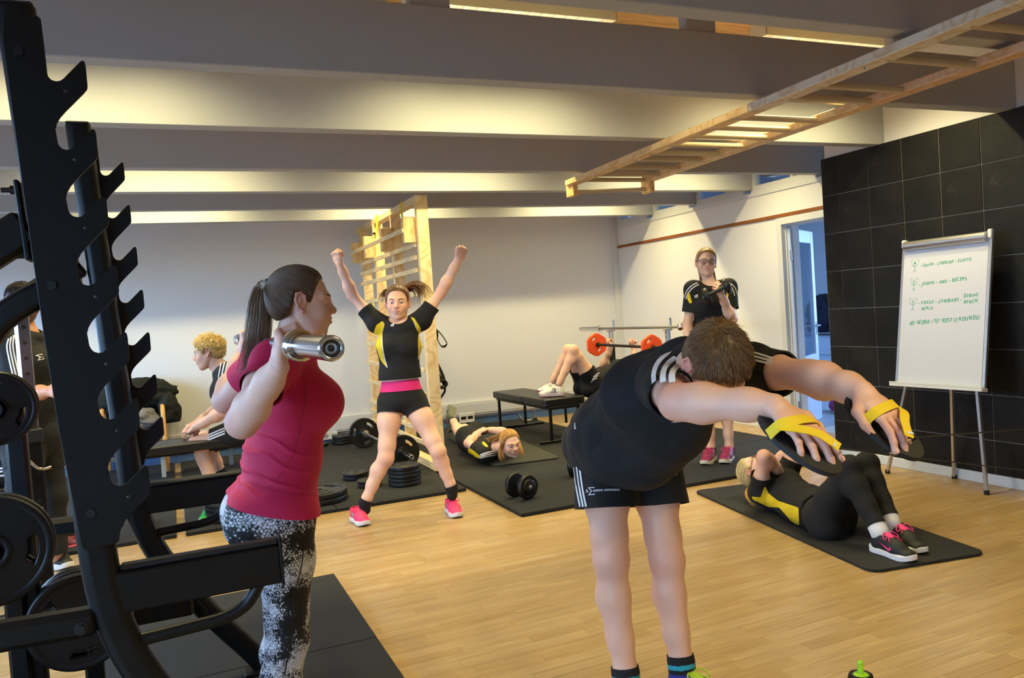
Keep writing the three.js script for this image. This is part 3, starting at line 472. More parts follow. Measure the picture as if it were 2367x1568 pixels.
// ---------- flipchart ----------
{
  const f = thing('flipchart', 'white flipchart easel with green handwriting before the tiled wall', 'flipchart', [4.92, 0, -3.88]); const o = f.position;
  const bl = V(4.83, 0.686, -4.22), br = V(4.83, 0.69, -3.525), tl = V(4.985, 1.735, -4.222), u = br.clone().sub(bl).normalize(), w = br.distanceTo(bl), up = tl.clone().sub(bl), h = up.length(); up.normalize(); const n = up.clone().cross(u).normalize().multiplyScalar(-1); // faces the room
  const X = u.clone(), Y = up.clone(), Z = X.clone().cross(Y); const B = new THREE.Matrix4().makeBasis(X, Y, Z).setPosition(bl.clone().sub(o));
  const put = (name, geo, m, l) => mesh(name, (Array.isArray(geo) ? merge(geo) : geo).applyMatrix4(B), m, f, l);
  put('board', boxAt(0.012, w - 0.012, 0.01, h - 0.02, -0.012, 0, 0.002), std(0xd0d1d6, 0.35));
  put('frame', [boxAt(0, 0.016, 0, h, -0.016, 0.006, 0.002)], M.alu); put('frame', [boxAt(w - 0.016, w, 0, h, -0.016, 0.006, 0.002)], M.alu);
  put('paper_clamp', [rod(V(0.03, h - 0.045, 0.018), V(w - 0.03, h - 0.045, 0.018), 0.03, 20), boxAt(0.03, w - 0.03, h - 0.085, h - 0.07, 0, 0.03, 0.004)], M.alu); put('clamp_end', [boxAt(0, 0.03, h - 0.06, h, -0.016, 0.02, 0.005)], M.trim); put('clamp_end', [boxAt(w - 0.03, w, h - 0.06, h, -0.016, 0.02, 0.005)], M.trim);
  put('pen_tray', [boxAt(-0.015, w + 0.015, -0.01, 0.012, -0.01, 0.05, 0.004), boxAt(-0.015, w + 0.015, 0.012, 0.024, 0.044, 0.05, 0.001)], M.trim);
  const legs = [[bl.clone().lerp(br, 0.12), onY(2052, 1095)], [bl.clone().lerp(br, 0.6).add(V(0.03, 0, 0)), V(5.07, 0, -3.965)], [bl.clone().lerp(br, 0.9), onY(2281, 1144)]];
  for (const [p, q] of legs) { const a = p.clone().sub(o).add(V(0.02, 0.02, 0)), b = q.clone().sub(o); b.y = 0.01; mesh('leg', beamBetween(a, b, 0.026, 0.02, 0.003), M.alu, f); mesh('leg_foot', rod(b.clone().add(V(0, -0.009, 0)), b.clone().add(V(0, 0.02, 0)), 0.017, 10), M.blackMatt, f); }
  // handwriting on a sheet of paper
  const cw = 1024, ch = Math.round(cw * (h - 0.12) / (w - 0.05)), c = document.createElement('canvas'); c.width = cw; c.height = ch; const x = c.getContext('2d'); x.fillStyle = '#cfd0d5'; x.fillRect(0, 0, cw, ch);
  x.strokeStyle = x.fillStyle = '#0c8f6b'; x.lineCap = 'round'; x.lineWidth = 5;
  const word = (s, px, py, size, width, rot = -0.03) => { x.save(); x.translate(px, py); x.rotate(rot); x.transform(1, 0, -0.12, 1, 0, 0); x.font = 'bold ' + size + 'px sans-serif'; const adv = [...s].map((k) => x.measureText(k).width), sum = adv.reduce((p, q) => p + q, 0), f = width / sum; let cx = 0; [...s].forEach((k, i) => { x.save(); x.translate(cx, rr(-4, 4)); x.rotate(rr(-0.12, 0.12)); x.scale(Math.min(f, 1.05) * 0.95, rr(0.9, 1.1)); x.fillText(k, 0, 0); x.restore(); cx += adv[i] * f; }); x.restore(); };
  const man = (px, py, filled) => { x.beginPath(); x.arc(px, py, 13, 0, 7); filled ? x.fill() : x.stroke(); const ln = (...q) => { x.beginPath(); x.moveTo(px + q[0], py + q[1]); for (let i = 2; i < q.length; i += 2) x.lineTo(px + q[i], py + q[i + 1]); x.stroke(); }; ln(0, 14, 0, 80); ln(0, 80, -18, 104); ln(0, 80, 18, 104); x.beginPath(); x.arc(px, py + 2, 38, 0.15, 3.0); x.stroke(); ln(-52, -8, -42, -30); ln(-36, -34, -24, -38); ln(52, -8, 42, -30); ln(36, -34, 24, -38); };
  x.lineWidth = 5; man(140, 118, true); man(140, 330, false); man(140, 560, false);
  word('– SQUAD – LUMBARS – ELASTIC', 205, 172, 47, 640); word('– JUMPS – ABS – BICEPS', 200, 388, 52, 600, -0.05); word('– PRESS', 200, 600, 50, 215); word('BENCH', 255, 662, 48, 150); word('– LUMBARS –', 425, 592, 52, 330); word('JUMPS', 770, 545, 52, 165); word('BENCH', 770, 612, 50, 165); word('45" WORK / 15" REST (2 ROUNDS)', 110, 835, 62, 860, -0.06);
  const t = new THREE.CanvasTexture(c); t.colorSpace = THREE.SRGBColorSpace;
  put('paper_sheet', new THREE.PlaneGeometry(w - 0.05, h - 0.12).translate(w / 2, (h - 0.12) / 2 + 0.02, 0.0035), std(0xffffff, 0.45, { map: t }));
}
// ---------- benches ----------
function padGeo(w, l, t) { return new THREE.ExtrudeGeometry((() => { const s = new THREE.Shape(), r = 0.035, x = w / 2, y = l / 2; s.moveTo(-x + r, -y); s.lineTo(x - r, -y); s.quadraticCurveTo(x, -y, x, -y + r); s.lineTo(x, y - r); s.quadraticCurveTo(x, y, x - r, y); s.lineTo(-x + r, y); s.quadraticCurveTo(-x, y, -x, y - r); s.lineTo(-x, -y + r); s.quadraticCurveTo(-x, -y, -x + r, -y); return s; })(), { depth: t - 0.03, bevelSize: 0.014, bevelThickness: 0.015, bevelSegments: 4, curveSegments: 6 }).rotateX(-Math.PI / 2).translate(0, 0.015 - t, 0); }
const PBY = 0.475;
{
  const g = thing('padded_bench', 'low bench with dark vinyl pad and thin black legs, feet on it', 'bench', [3.66, 0, -7.95], 0.02);
  mesh('seat_pad', padGeo(0.4, 0.82, 0.075).translate(0.0, PBY, -0.36), M.vinyl, g); mesh('seat_pad', padGeo(0.46, 0.5, 0.085).translate(0.02, PBY + 0.005, 0.36), M.vinyl, g);
  mesh('frame', [boxAt(-0.18, -0.155, 0.37, 0.4, -0.72, 0.62), boxAt(0.155, 0.18, 0.37, 0.4, -0.72, 0.62), boxAt(-0.18, 0.18, 0.37, 0.4, 0.6, 0.64), boxAt(-0.18, 0.18, 0.37, 0.4, -0.74, -0.7)], M.blackPaint, g);
  for (const z of [0.62, -0.7]) { for (const x of [-0.165, 0.165]) mesh('leg', boxAt(x - 0.014, x + 0.014, MT + 0.02, 0.38, z - 0.014, z + 0.014), M.blackPaint, g); mesh('foot_bar', boxAt(-0.3, 0.4, MT, MT + 0.025, z - 0.018, z + 0.018), M.blackPaint, g); }
  mesh('adjuster', boxAt(0.06, 0.085, 0.2, 0.4, 0.5, 0.52), M.darkSteel, g);
}
{ // press bench, its rack and bar (turned in plan)
  const L = P(1412, 767, 9.15), R = P(1543, 765, 8.3); const bx = R.clone().sub(L).setY(0).normalize(), hd = V(-bx.z, 0, bx.x).multiplyScalar(-1); if (hd.x < 0) hd.negate();
  const ang = Math.atan2(-bx.z, bx.x), mid = L.clone().add(R).multiplyScalar(0.5), by = 1.13;
  const g = thing('bench_press', 'bench press station with perforated uprights behind the bending man', 'bench press', [mid.x, 0, mid.z], ang);
  const hw = L.clone().setY(0).distanceTo(R.clone().setY(0)) / 2, hz = V(0, 0, 1).applyAxisAngle(UP, ang), sg = hz.dot(hd) > 0 ? 1 : -1;
  for (const s of [-1, 1]) {
    const x = s * hw; mesh('upright', boxAt(x - 0.028, x + 0.028, MT + 0.03, 0.95, -0.028, 0.028, 0.005), M.blackPaint, g); mesh('inner_post', boxAt(x - 0.022, x + 0.022, 0.95, by - 0.03, -0.022, 0.022, 0.004), std(0xb9bcc2, 0.3, { metalness: 0.9 }), g);
    for (let k = 0; k < 3; k++) mesh('post_hole', cyl(0.007, 0.003, 12).rotateX(Math.PI / 2).translate(x, 0.98 + k * 0.05, -sg * 0.0225), M.blackMatt, g);
    mesh('hook', [boxAt(x - 0.022, x + 0.022, by - 0.03, by - 0.016, -0.05, 0.05, 0.003), rod(V(x, by - 0.03, 0.045 * sg), V(x, by + 0.1, 0.045 * sg), 0.012)], M.steel, g); mesh('foot_bar', boxAt(x - 0.03, x + 0.03, MT, MT + 0.04, -0.35, 0.35, 0.006), M.blackPaint, g);
  }
  mesh('cross_bar', boxAt(-hw, hw, 0.3, 0.35, -0.02, 0.02, 0.005), M.blackPaint, g);
  const bp = P(1352, 892, 8.75); const rel = bp.clone().sub(mid); const lx = rel.dot(bx), lz = rel.dot(hz);
  const end = lz, start = 0.25 * sg, len = Math.abs(end - start); mesh('bench_pad', padGeo(0.3, len, 0.08).translate(lx * 0.2, PBY - 0.005, (start + end) / 2), M.vinyl, g);
  mesh('bench_frame', [boxAt(lx * 0.2 - 0.03, lx * 0.2 + 0.03, 0.33, 0.39, Math.min(start, end) + 0.1, Math.max(start, end) - 0.1, 0.006), boxAt(lx * 0.2 - 0.03, lx * 0.2 + 0.03, MT, 0.33, end - sg * -0.2 - 0.03, end - sg * -0.2 + 0.03, 0.006), boxAt(lx * 0.2 - 0.03, lx * 0.2 + 0.03, 0.3, 0.36, Math.min(0, start), Math.max(0, start), 0.006)], M.trim, g);
  barbell('barbell', 'bare chrome barbell racked above the bench press', [mid.x, by + 0.004, mid.z], ang + Math.PI / 2, 2.2);
  globalThis.PRESS = { bx, hd, mid };
}
{ // long low bench with grey legs, the boy's seat
  const p = onY(372, 1098, MT), q = onY(500, 1073, MT), d = q.clone().sub(p).setY(0), a = Math.atan2(-d.z, d.x); const tp = P(372, 1022, 7.95);
  const g = thing('long_bench', 'low dark bench with light grey legs before the clothes chair', 'bench', [0.1, 0, -8.5], 0.02);
  mesh('seat_pad', padGeo(1.5, 0.34, 0.07).translate(0.05, 0.36, 0), M.vinyl, g); const m = std(0xaaa9a4, 0.5);
  mesh('frame', boxAt(-0.62, 0.72, 0.24, 0.29, -0.03, 0.03), M.blackMatt, g); for (const [x, z] of [[-0.27, 0.09], [0.37, -0.12], [-0.27, -0.12], [0.62, 0.09]]) mesh('leg', boxAt(x - 0.02, x + 0.02, MT, 0.29, z - 0.012, z + 0.012), m, g);
}
// ---------- chair with clothes at the far wall ----------
{
  const c = thing('armchair', 'wooden-armed chair heaped with clothes against the far wall', 'chair', [-0.42, 0, -9.02], 0);
  for (const s of [-1, 1]) { mesh('arm', tube([V(s * 0.28, MT + 0.0, 0.25), V(s * 0.28, 0.4, 0.27), V(s * 0.28, 0.66, 0.2), V(s * 0.28, 0.68, -0.05), V(s * 0.28, 0.6, -0.22), V(s * 0.28, MT, -0.28)], 0.022, 30, 8), std(0xd9a560, 0.45), c); }
  mesh('seat', padGeo(0.5, 0.5, 0.08).translate(0, 0.46, 0), std(0x3c3a86, 0.8), c); mesh('backrest', padGeo(0.5, 0.46, 0.06).rotateX(Math.PI / 2 - 0.2).translate(0, 0.68, -0.24), std(0x24243a, 0.8), c);
}
function blobCloth(name, label, cat, pos, rx, ry, rz, color, s0, rough = 0.9) {   // crumpled cloth: sphere with folds
  const g = new THREE.SphereGeometry(1, 56, 36), p = g.attributes.position, v = new THREE.Vector3();
  for (let i = 0; i < p.count; i++) { v.fromBufferAttribute(p, i); const f = 1 + 0.22 * N3(v.x * 1.7 + s0, v.y * 1.7, v.z * 1.7) + 0.10 * (1 - Math.abs(N3(v.x * 4 + s0, v.y * 3, v.z * 4)) * 2) + 0.04 * N3(v.x * 9, v.y * 9 + s0, v.z * 9); p.setXYZ(i, v.x * rx * f, Math.max(v.y * ry * f, -ry * 0.7), v.z * rz * f); }
  g.computeVertexNormals(); const o = tag(mesh(name, g, std(color, rough)), label, cat); o.position.set(...pos); return o;
}
blobCloth('jacket', 'dark green-black jacket draped over the chair arm and back', 'jacket', [-0.40, 0.80, -9.12], 0.4, 0.17, 0.19, 0x10160f, 3);
blobCloth('jacket', 'dark jacket sleeve hanging off the right chair arm', 'jacket', [-0.08, 0.62, -8.98], 0.10, 0.17, 0.12, 0x0f130f, 8);
blobCloth('sports_bag', 'grey patterned sports bag sitting on the blue chair seat', 'bag', [-0.38, 0.56, -8.92], 0.19, 0.12, 0.17, 0x77777c, 12);
// ---------- sockets, bottle, small things ----------
function socket(u, v, n, label) { const q = onZ(u, v, ZF + 0.06), s = thing('wall_socket', label, 'wall socket', [q.x, q.y, ZF + 0.056]); mesh('cover', boxAt(-0.045 * n, 0.045 * n, -0.045, 0.045, 0, 0.012, 0.003), M.white, s); for (let k = 0; k < n; k++) { const x = (k - (n - 1) / 2) * 0.085; mesh('outlet', [cyl(0.028, 0.006, 20).rotateX(Math.PI / 2).translate(x, 0, 0.012)], std(0xbfc2c8, 0.5), s); mesh('outlet_hole', [cyl(0.006, 0.004, 8).rotateX(Math.PI / 2).translate(x - 0.01, 0, 0.0155), cyl(0.006, 0.004, 8).rotateX(Math.PI / 2).translate(x + 0.01, 0, 0.0155)], M.blackMatt, s); } return s; }
socket(762, 1007, 2, 'white double socket on the trunking beside the crimson shirt');
{ const q = onZ(1079, 966, ZF + 0.06), s = thing('wall_socket', 'white data socket with two dark openings by the prone woman\'s feet', 'wall socket', [q.x, q.y, ZF + 0.056]); mesh('cover', boxAt(-0.1, 0.1, -0.06, 0.06, 0, 0.012, 0.003), M.white, s); for (const x of [-0.045, 0.045]) mesh('outlet', boxAt(x - 0.035, x + 0.035, -0.02, 0.02, 0.011, 0.014, 0.002), M.blackMatt, s); }
{ const q = onZ(905, 1005, ZF + 0.06), s = thing('wall_socket', 'white single socket seen between the jumping woman\'s legs', 'wall socket', [q.x, q.y, ZF + 0.056]); mesh('cover', boxAt(-0.07, 0.07, -0.05, 0.05, 0, 0.012, 0.003), M.white, s); mesh('outlet', cyl(0.03, 0.006, 20).rotateX(Math.PI / 2).translate(0, 0, 0.012), std(0xaeb2b8, 0.5), s); }
{
  const q = onY(1988, 1529, 0.255), b = thing('water_bottle', 'lime green sports bottle with black collar at the bottom edge', 'bottle', [q.x, 0.001, q.z]);
  const lat = (p) => new THREE.LatheGeometry(p.map((k) => new THREE.Vector2(k[0], k[1])), 36), lime = phys(0x9fd01c, 0.35, { clearcoat: 0.3 });
  mesh('flask', lat([[0, 0], [0.034, 0], [0.037, 0.006], [0.037, 0.06], [0.034, 0.08], [0.034, 0.11], [0.037, 0.125], [0.037, 0.165], [0, 0.166]]), lime, b); mesh('collar', lat([[0.0375, 0.165], [0.039, 0.168], [0.039, 0.182], [0.033, 0.202], [0.024, 0.204], [0.023, 0.2]]), M.blackPaint, b);
  mesh('lid', lat([[0.0235, 0.2], [0.021, 0.203], [0.012, 0.206], [0, 0.206]]), lime, b); mesh('spout', lat([[0.0095, 0.205], [0.009, 0.225], [0.0075, 0.227], [0.0075, 0.232], [0.009, 0.234], [0.0085, 0.242], [0.004, 0.243], [0, 0.24]]), lime, b);
  b.scale.setScalar(1.05);
}
{ const q = onY(1225, 985), g = thing('ankle_hook', 'chrome bent hook lying on the mat under the low bench', 'hook', [4.0, MT + 0.012, -9.0]); mesh('rod', tube([V(-0.14, 0.1, 0), V(-0.1, 0.03, 0), V(-0.05, 0, 0.01), V(0.03, 0, 0.02)], 0.01, 20, 8), M.chrome, g); mesh('cup', new THREE.CylinderGeometry(0.04, 0.035, 0.03, 20).translate(0.1, 0.012, 0.02), M.chrome, g); mesh('post', rod(V(0.08, 0.02, 0.02), V(0.08, 0.12, 0.02), 0.01), M.steel, g); }
{ // things beyond the doorway
  const q = onY(1905, 955), z = -6.3; const d = thing('locker_cabinet', 'blue-grey cabinet with drawers seen through the doorway', 'cabinet', [8.2, 0.004, -8.5]);
  mesh('body', boxAt(-0.25, 0.25, 0, 0.8, -0.8, 0.8, 0.004), std(0x8fa2bf, 0.5), d); for (let k = 0; k < 3; k++) mesh('drawer', boxAt(-0.265, -0.25, 0.05 + k * 0.25, 0.28 + k * 0.25, -0.78, 0.78, 0.004), std(0x9fb2cf, 0.5), d);
  blobCloth('sports_bag', 'dark blue bag on the cabinet beyond the doorway', 'bag', [8.2, 1.05, -8.2], 0.2, 0.3, 0.35, 0x0a1030, 21); blobCloth('sports_bag', 'dark backpack on the cabinet beside the doorway edge', 'bag', [8.2, 1.0, -7.75], 0.2, 0.22, 0.2, 0x0b0d16, 27);
  for (const [x, zz, n] of [[7.0, -6.9, 'left'], [7.0, -6.72, 'right']]) { const s = blobCloth('shoe', `magenta and black sports shoe beyond the doorway, ${n} one of the pair`, 'shoe', [x, 0.07, zz], 0.055, 0.09, 0.14, n === 'left' ? 0x8a1c6a : 0xa0308a, 30 + x + zz); s.userData.group = 'shoes beyond the doorway'; }
}
// ---------- implicit surfaces for bodies, clothes, hands, hair ----------
class Field {
  constructor() { this.p = []; this.disp = null; }
  push(f, c, r, k, sub = false) { this.p.push({ f, x: c.x, y: c.y, z: c.z, r, k, sub }); return this; }
  ev(x, y, z, list = this.p) {
    let d = 1e3;
    for (const q of list) {
      const b = Math.hypot(x - q.x, y - q.y, z - q.z) - q.r;
      if (q.sub) { if (b > -d + q.k + 0.05) continue; const v = -q.f(x, y, z), h = Math.max(q.k - Math.abs(d - v), 0) / q.k; d = Math.max(d, v) + h * h * q.k * 0.25; continue; }
      if (b > d + q.k) continue;
      const v = q.f(x, y, z), h = Math.max(q.k - Math.abs(d - v), 0) / q.k; d = Math.min(d, v) - h * h * q.k * 0.25;
    }
    if (this.disp && Math.abs(d) < 0.08) d += this.disp(x, y, z);
    return d;
  }
  // round cone
  rc(a, b, ra, rb, k = 0.03, sub = false) {
    const ax = a.x, ay = a.y, az = a.z, dx = b.x - ax, dy = b.y - ay, dz = b.z - az, l2 = dx * dx + dy * dy + dz * dz || 1e-9;
    return this.push((x, y, z) => { const px = x - ax, py = y - ay, pz = z - az; let t = (px * dx + py * dy + pz * dz) / l2; t = t < 0 ? 0 : t > 1 ? 1 : t; return Math.hypot(px - dx * t, py - dy * t, pz - dz * t) - ra - (rb - ra) * t; }, a.clone().add(b).multiplyScalar(0.5), Math.sqrt(l2) / 2 + Math.max(ra, rb), k, sub);
  }
  sp(c, r, k = 0.03, sub = false) { const { x: cx, y: cy, z: cz } = c; return this.push((x, y, z) => Math.hypot(x - cx, y - cy, z - cz) - r, c, r, k, sub); }
  // elliptic cone a-b: half widths wa/wb along «side», half depths da/db across
  ec(a, b, wa, da, wb, db, side, k = 0.05, cap = 1, sideB = side) {
    const y = b.clone().sub(a), L = y.length() || 1e-6; y.divideScalar(L);
    const mk = (s) => { const q = s.clone().addScaledVector(y, -s.dot(y)).normalize(); return [q, q.clone().cross(y)]; };
    const [s0, f0] = mk(side), [s1, f1] = mk(sideB);
    return this.push((X, Y, Z) => {
      const px = X - a.x, py = Y - a.y, pz = Z - a.z, h = px * y.x + py * y.y + pz * y.z, t = h < 0 ? 0 : h > L ? 1 : h / L, o = h - t * L;
      const e0 = px * s0.x + py * s0.y + pz * s0.z, e1 = px * s1.x + py * s1.y + pz * s1.z, g0 = px * f0.x + py * f0.y + pz * f0.z, g1 = px * f1.x + py * f1.y + pz * f1.z;
      const sx = e0 + (e1 - e0) * t, sz = g0 + (g1 - g0) * t, w = wa + (wb - wa) * t, d = da + (db - da) * t, m = Math.min(w, d) * cap;
      const n = Math.sqrt((sx / w) ** 2 + (sz / d) ** 2 + (o / m) ** 2), g = Math.sqrt((sx / (w * w)) ** 2 + (sz / (d * d)) ** 2 + (o / (m * m)) ** 2);
      return g < 1e-6 ? -Math.min(w, d) : n * (n - 1) / g;
    }, a.clone().add(b).multiplyScalar(0.5), L / 2 + Math.max(wa, wb, da, db) * 1.05, k);
  }
  el(c, rx, ry, rz, k = 0.02, sub = false, B = null) {       // ellipsoid, optional basis [X,Y,Z]
    const X = B ? B[0] : V(1, 0, 0), Y = B ? B[1] : V(0, 1, 0), Z = B ? B[2] : V(0, 0, 1);
    return this.push((x, y, z) => { const px = x - c.x, py = y - c.y, pz = z - c.z, a = (px * X.x + py * X.y + pz * X.z) / rx, b = (px * Y.x + py * Y.y + pz * Y.z) / ry, e = (px * Z.x + py * Z.y + pz * Z.z) / rz; const n = Math.sqrt(a * a + b * b + e * e), g = Math.sqrt((a / rx) ** 2 + (b / ry) ** 2 + (e / rz) ** 2); return g < 1e-6 ? -Math.min(rx, ry, rz) : n * (n - 1) / g; }, c, Math.max(rx, ry, rz), k, sub);
  }
  bounds(pad) { const b = new THREE.Box3(); for (const q of this.p) if (!q.sub) { b.expandByPoint(V(q.x - q.r, q.y - q.r, q.z - q.r)); b.expandByPoint(V(q.x + q.r, q.y + q.r, q.z + q.r)); } return b.expandByScalar(pad); }
  grad(x, y, z, e = 0.0015) { return V(this.ev(x + e, y, z) - this.ev(x - e, y, z), this.ev(x, y + e, z) - this.ev(x, y - e, z), this.ev(x, y, z + e) - this.ev(x, y, z - e)).normalize(); }
  hit(p, dir, far = 0.6) { const q = p.clone(); let t = 0; for (let i = 0; i < 90 && t < far; i++) { const d = this.ev(q.x, q.y, q.z); if (d < 0.0004) break; const s = Math.max(d * 0.7, 0.0006); q.addScaledVector(dir, s); t += s; } return t < far ? q : null; }
}
function polygonize(F, h, box = F.bounds(0.01)) {
  const B = 8, lo = box.min, nb = [0, 1, 2].map((i) => Math.ceil((box.max.getComponent(i) - lo.getComponent(i)) / h / B) + 1), [nx, ny, nz] = nb.map((n) => n * B);
  const val = new Float32Array(nx * ny * nz).fill(1), act = [], half = B * h * 0.5, diag = half * 1.75;
  for (let bz = 0; bz < nb[2]; bz++) for (let by = 0; by < nb[1]; by++) for (let bx = 0; bx < nb[0]; bx++) {
    const cx = lo.x + bx * B * h + half, cy = lo.y + by * B * h + half, cz = lo.z + bz * B * h + half; const d = F.ev(cx, cy, cz);
    const fill = Math.abs(d) > diag * 1.5 + 0.012; let list;
    if (!fill) { act.push([bx, by, bz]); list = F.p.filter((q) => Math.hypot(cx - q.x, cy - q.y, cz - q.z) - q.r < diag * 2.2 + q.k + 0.06); }
    for (let k = 0; k < B; k++) for (let j = 0; j < B; j++) { let i0 = ((bz * B + k) * ny + by * B + j) * nx + bx * B; for (let i = 0; i < B; i++) val[i0 + i] = fill ? d : F.ev(lo.x + (bx * B + i) * h, lo.y + (by * B + j) * h, lo.z + (bz * B + k) * h, list); }
  }
  const idx = new Map(), pos = [], sx = 1, sy = nx, sz = nx * ny, off = [0, sx, sy, sx + sy, sz, sz + sx, sz + sy, sz + sx + sy], E = [[0, 1], [2, 3], [4, 5], [6, 7], [0, 2], [1, 3], [4, 6], [5, 7], [0, 4], [1, 5], [2, 6], [3, 7]], C = [[0, 0, 0], [1, 0, 0], [0, 1, 0], [1, 1, 0], [0, 0, 1], [1, 0, 1], [0, 1, 1], [1, 1, 1]];
  for (const [bx, by, bz] of act) for (let k = bz * B; k < bz * B + B && k < nz - 1; k++) for (let j = by * B; j < by * B + B && j < ny - 1; j++) for (let i = bx * B; i < bx * B + B && i < nx - 1; i++) {
    const o = (k * ny + j) * nx + i; let m = 0; for (let c = 0; c < 8; c++) if (val[o + off[c]] < 0) m |= 1 << c; if (m === 0 || m === 255) continue;
    let x = 0, y = 0, z = 0, n = 0; for (const [a, b] of E) { const va = val[o + off[a]], vb = val[o + off[b]]; if ((va < 0) !== (vb < 0)) { const t = va / (va - vb); x += lerp(C[a][0], C[b][0], t); y += lerp(C[a][1], C[b][1], t); z += lerp(C[a][2], C[b][2], t); n++; } }
    idx.set(o, pos.length / 3); pos.push(lo.x + (i + x / n) * h, lo.y + (j + y / n) * h, lo.z + (k + z / n) * h);
  }
  const tri = [];
  for (const o of idx.keys()) {
    const i = o % nx, j = Math.floor(o / nx) % ny, k = Math.floor(o / sz);
    for (const [s, u, v, a, b] of [[sx, sy, sz, j, k], [sy, sz, sx, k, i], [sz, sx, sy, i, j]]) {
      if (a === 0 || b === 0) continue; const v0 = val[o], v1 = val[o + s]; if ((v0 < 0) === (v1 < 0)) continue;
      const q = [o, o - u, o - u - v, o - v].map((c) => idx.get(c)); if (q.some((c) => c === undefined)) continue;
      if (v0 < 0) tri.push(q[0], q[1], q[2], q[0], q[2], q[3]); else tri.push(q[0], q[2], q[1], q[0], q[3], q[2]);
    }
  }
  const n = pos.length / 3, P3 = new Float32Array(pos), Nn = new Float32Array(n * 3), e = Math.min(h * 0.4, 0.002);
  for (let i = 0; i < n; i++) {
    let x = P3[i * 3], y = P3[i * 3 + 1], z = P3[i * 3 + 2];
    for (let it = 0; it < 2; it++) {
      const gx = F.ev(x + e, y, z) - F.ev(x - e, y, z), gy = F.ev(x, y + e, z) - F.ev(x, y - e, z), gz = F.ev(x, y, z + e) - F.ev(x, y, z - e), l = Math.hypot(gx, gy, gz) || 1;
      if (it === 0) { const d = clamp(F.ev(x, y, z) / Math.max(0.5, l / (2 * e)), -h * 0.7, h * 0.7); x -= gx / l * d; y -= gy / l * d; z -= gz / l * d; P3[i * 3] = x; P3[i * 3 + 1] = y; P3[i * 3 + 2] = z; } else { Nn[i * 3] = gx / l; Nn[i * 3 + 1] = gy / l; Nn[i * 3 + 2] = gz / l; }
    }
  }
  return { pos: P3, nor: Nn, tri };
}
// keep the part of a surface where g > 0; rim: thickness of a turned-in edge
function clipSurf(s, g, rim = 0) {
  const n = s.pos.length / 3, gv = new Float32Array(n), v = new THREE.Vector3(); for (let i = 0; i < n; i++) gv[i] = g(v.set(s.pos[i * 3], s.pos[i * 3 + 1], s.pos[i * 3 + 2]), i) || 1e-9;
  const pos = [], nor = [], tri = [], map = new Int32Array(n).fill(-1), em = new Map();
  const vert = (i) => { if (map[i] < 0) { map[i] = pos.length / 3; for (let c = 0; c < 3; c++) { pos.push(s.pos[i * 3 + c]); nor.push(s.nor[i * 3 + c]); } } return map[i]; };
  const cut = (i, j) => { const key = i < j ? i * n + j : j * n + i; let r = em.get(key); if (r === undefined) { const t = gv[i] / (gv[i] - gv[j]); r = pos.length / 3; em.set(key, r); for (let c = 0; c < 3; c++) { pos.push(lerp(s.pos[i * 3 + c], s.pos[j * 3 + c], t)); nor.push(lerp(s.nor[i * 3 + c], s.nor[j * 3 + c], t)); } } return r; };
  const edges = [];
  for (let t = 0; t < s.tri.length; t += 3) {
    const a = s.tri[t], b = s.tri[t + 1], c = s.tri[t + 2], k = (gv[a] > 0) + (gv[b] > 0) + (gv[c] > 0);
    if (k === 3) tri.push(vert(a), vert(b), vert(c)); else if (k === 0) continue;
    else {
      let [p, q, r] = [a, b, c]; while (k === 1 ? !(gv[p] > 0) : gv[p] > 0) [p, q, r] = [q, r, p];
      const x = cut(p, q), y = cut(p, r);
      if (k === 1) { tri.push(vert(p), x, y); edges.push([x, y]); } else { tri.push(x, vert(q), vert(r), x, vert(r), y); edges.push([y, x]); }
    }
  }
  if (rim > 0) for (const [x, y] of edges) { const o = pos.length / 3; for (const i of [x, y]) { for (let c = 0; c < 3; c++) pos.push(pos[i * 3 + c] - nor[i * 3 + c] * rim); for (let c = 0; c < 3; c++) nor.push(nor[i * 3 + c]); } tri.push(x, o, y, y, o, o + 1); }
  return { pos: new Float32Array(pos), nor: new Float32Array(nor), tri };
}
function surfGeo(s, color, uvf) {
  const g = new THREE.BufferGeometry(), n = s.pos.length / 3; g.setAttribute('position', new THREE.BufferAttribute(new Float32Array(s.pos), 3)); g.setAttribute('normal', new THREE.BufferAttribute(new Float32Array(s.nor), 3)); g.setIndex(s.tri);
  const v = new THREE.Vector3(), uv = new Float32Array(n * 2);
  for (let i = 0; i < n; i++) { v.fromArray(s.pos, i * 3); const q = uvf ? uvf(v, i) : [(v.x + v.z) * 1, v.y]; uv[i * 2] = q[0]; uv[i * 2 + 1] = q[1]; } g.setAttribute('uv', new THREE.BufferAttribute(uv, 2));
  if (color) { const c = new Float32Array(n * 3); for (let i = 0; i < n; i++) c.set(color(v.fromArray(s.pos, i * 3), i), i * 3); g.setAttribute('color', new THREE.BufferAttribute(c, 3)); }
  return g;
}
const joinSurf = (list) => { const pos = [], nor = [], tri = []; for (const s of list) { const o = pos.length / 3; for (const x of s.pos) pos.push(x); for (const x of s.nor) nor.push(x); for (const t of s.tri) tri.push(t + o); } return { pos: new Float32Array(pos), nor: new Float32Array(nor), tri }; };
const lin = (hex) => { const c = new THREE.Color(hex); return [c.r, c.g, c.b]; };
const mixc = (a, b, t) => [lerp(a[0], b[0], t), lerp(a[1], b[1], t), lerp(a[2], b[2], t)];
const CAMX = V(1, 0, 0).applyMatrix4(RM), CAMY = V(0, 1, 0).applyMatrix4(RM), CAMZ = V(0, 0, 1).applyMatrix4(RM);
const cam = (x, y, z) => CAMX.clone().multiplyScalar(x).addScaledVector(CAMY, y).addScaledVector(CAMZ, z).normalize();   // direction: image right, up, towards the viewer
const segT = (p, a, b) => { const d = b.clone().sub(a); return p.clone().sub(a).dot(d) / d.lengthSq(); };

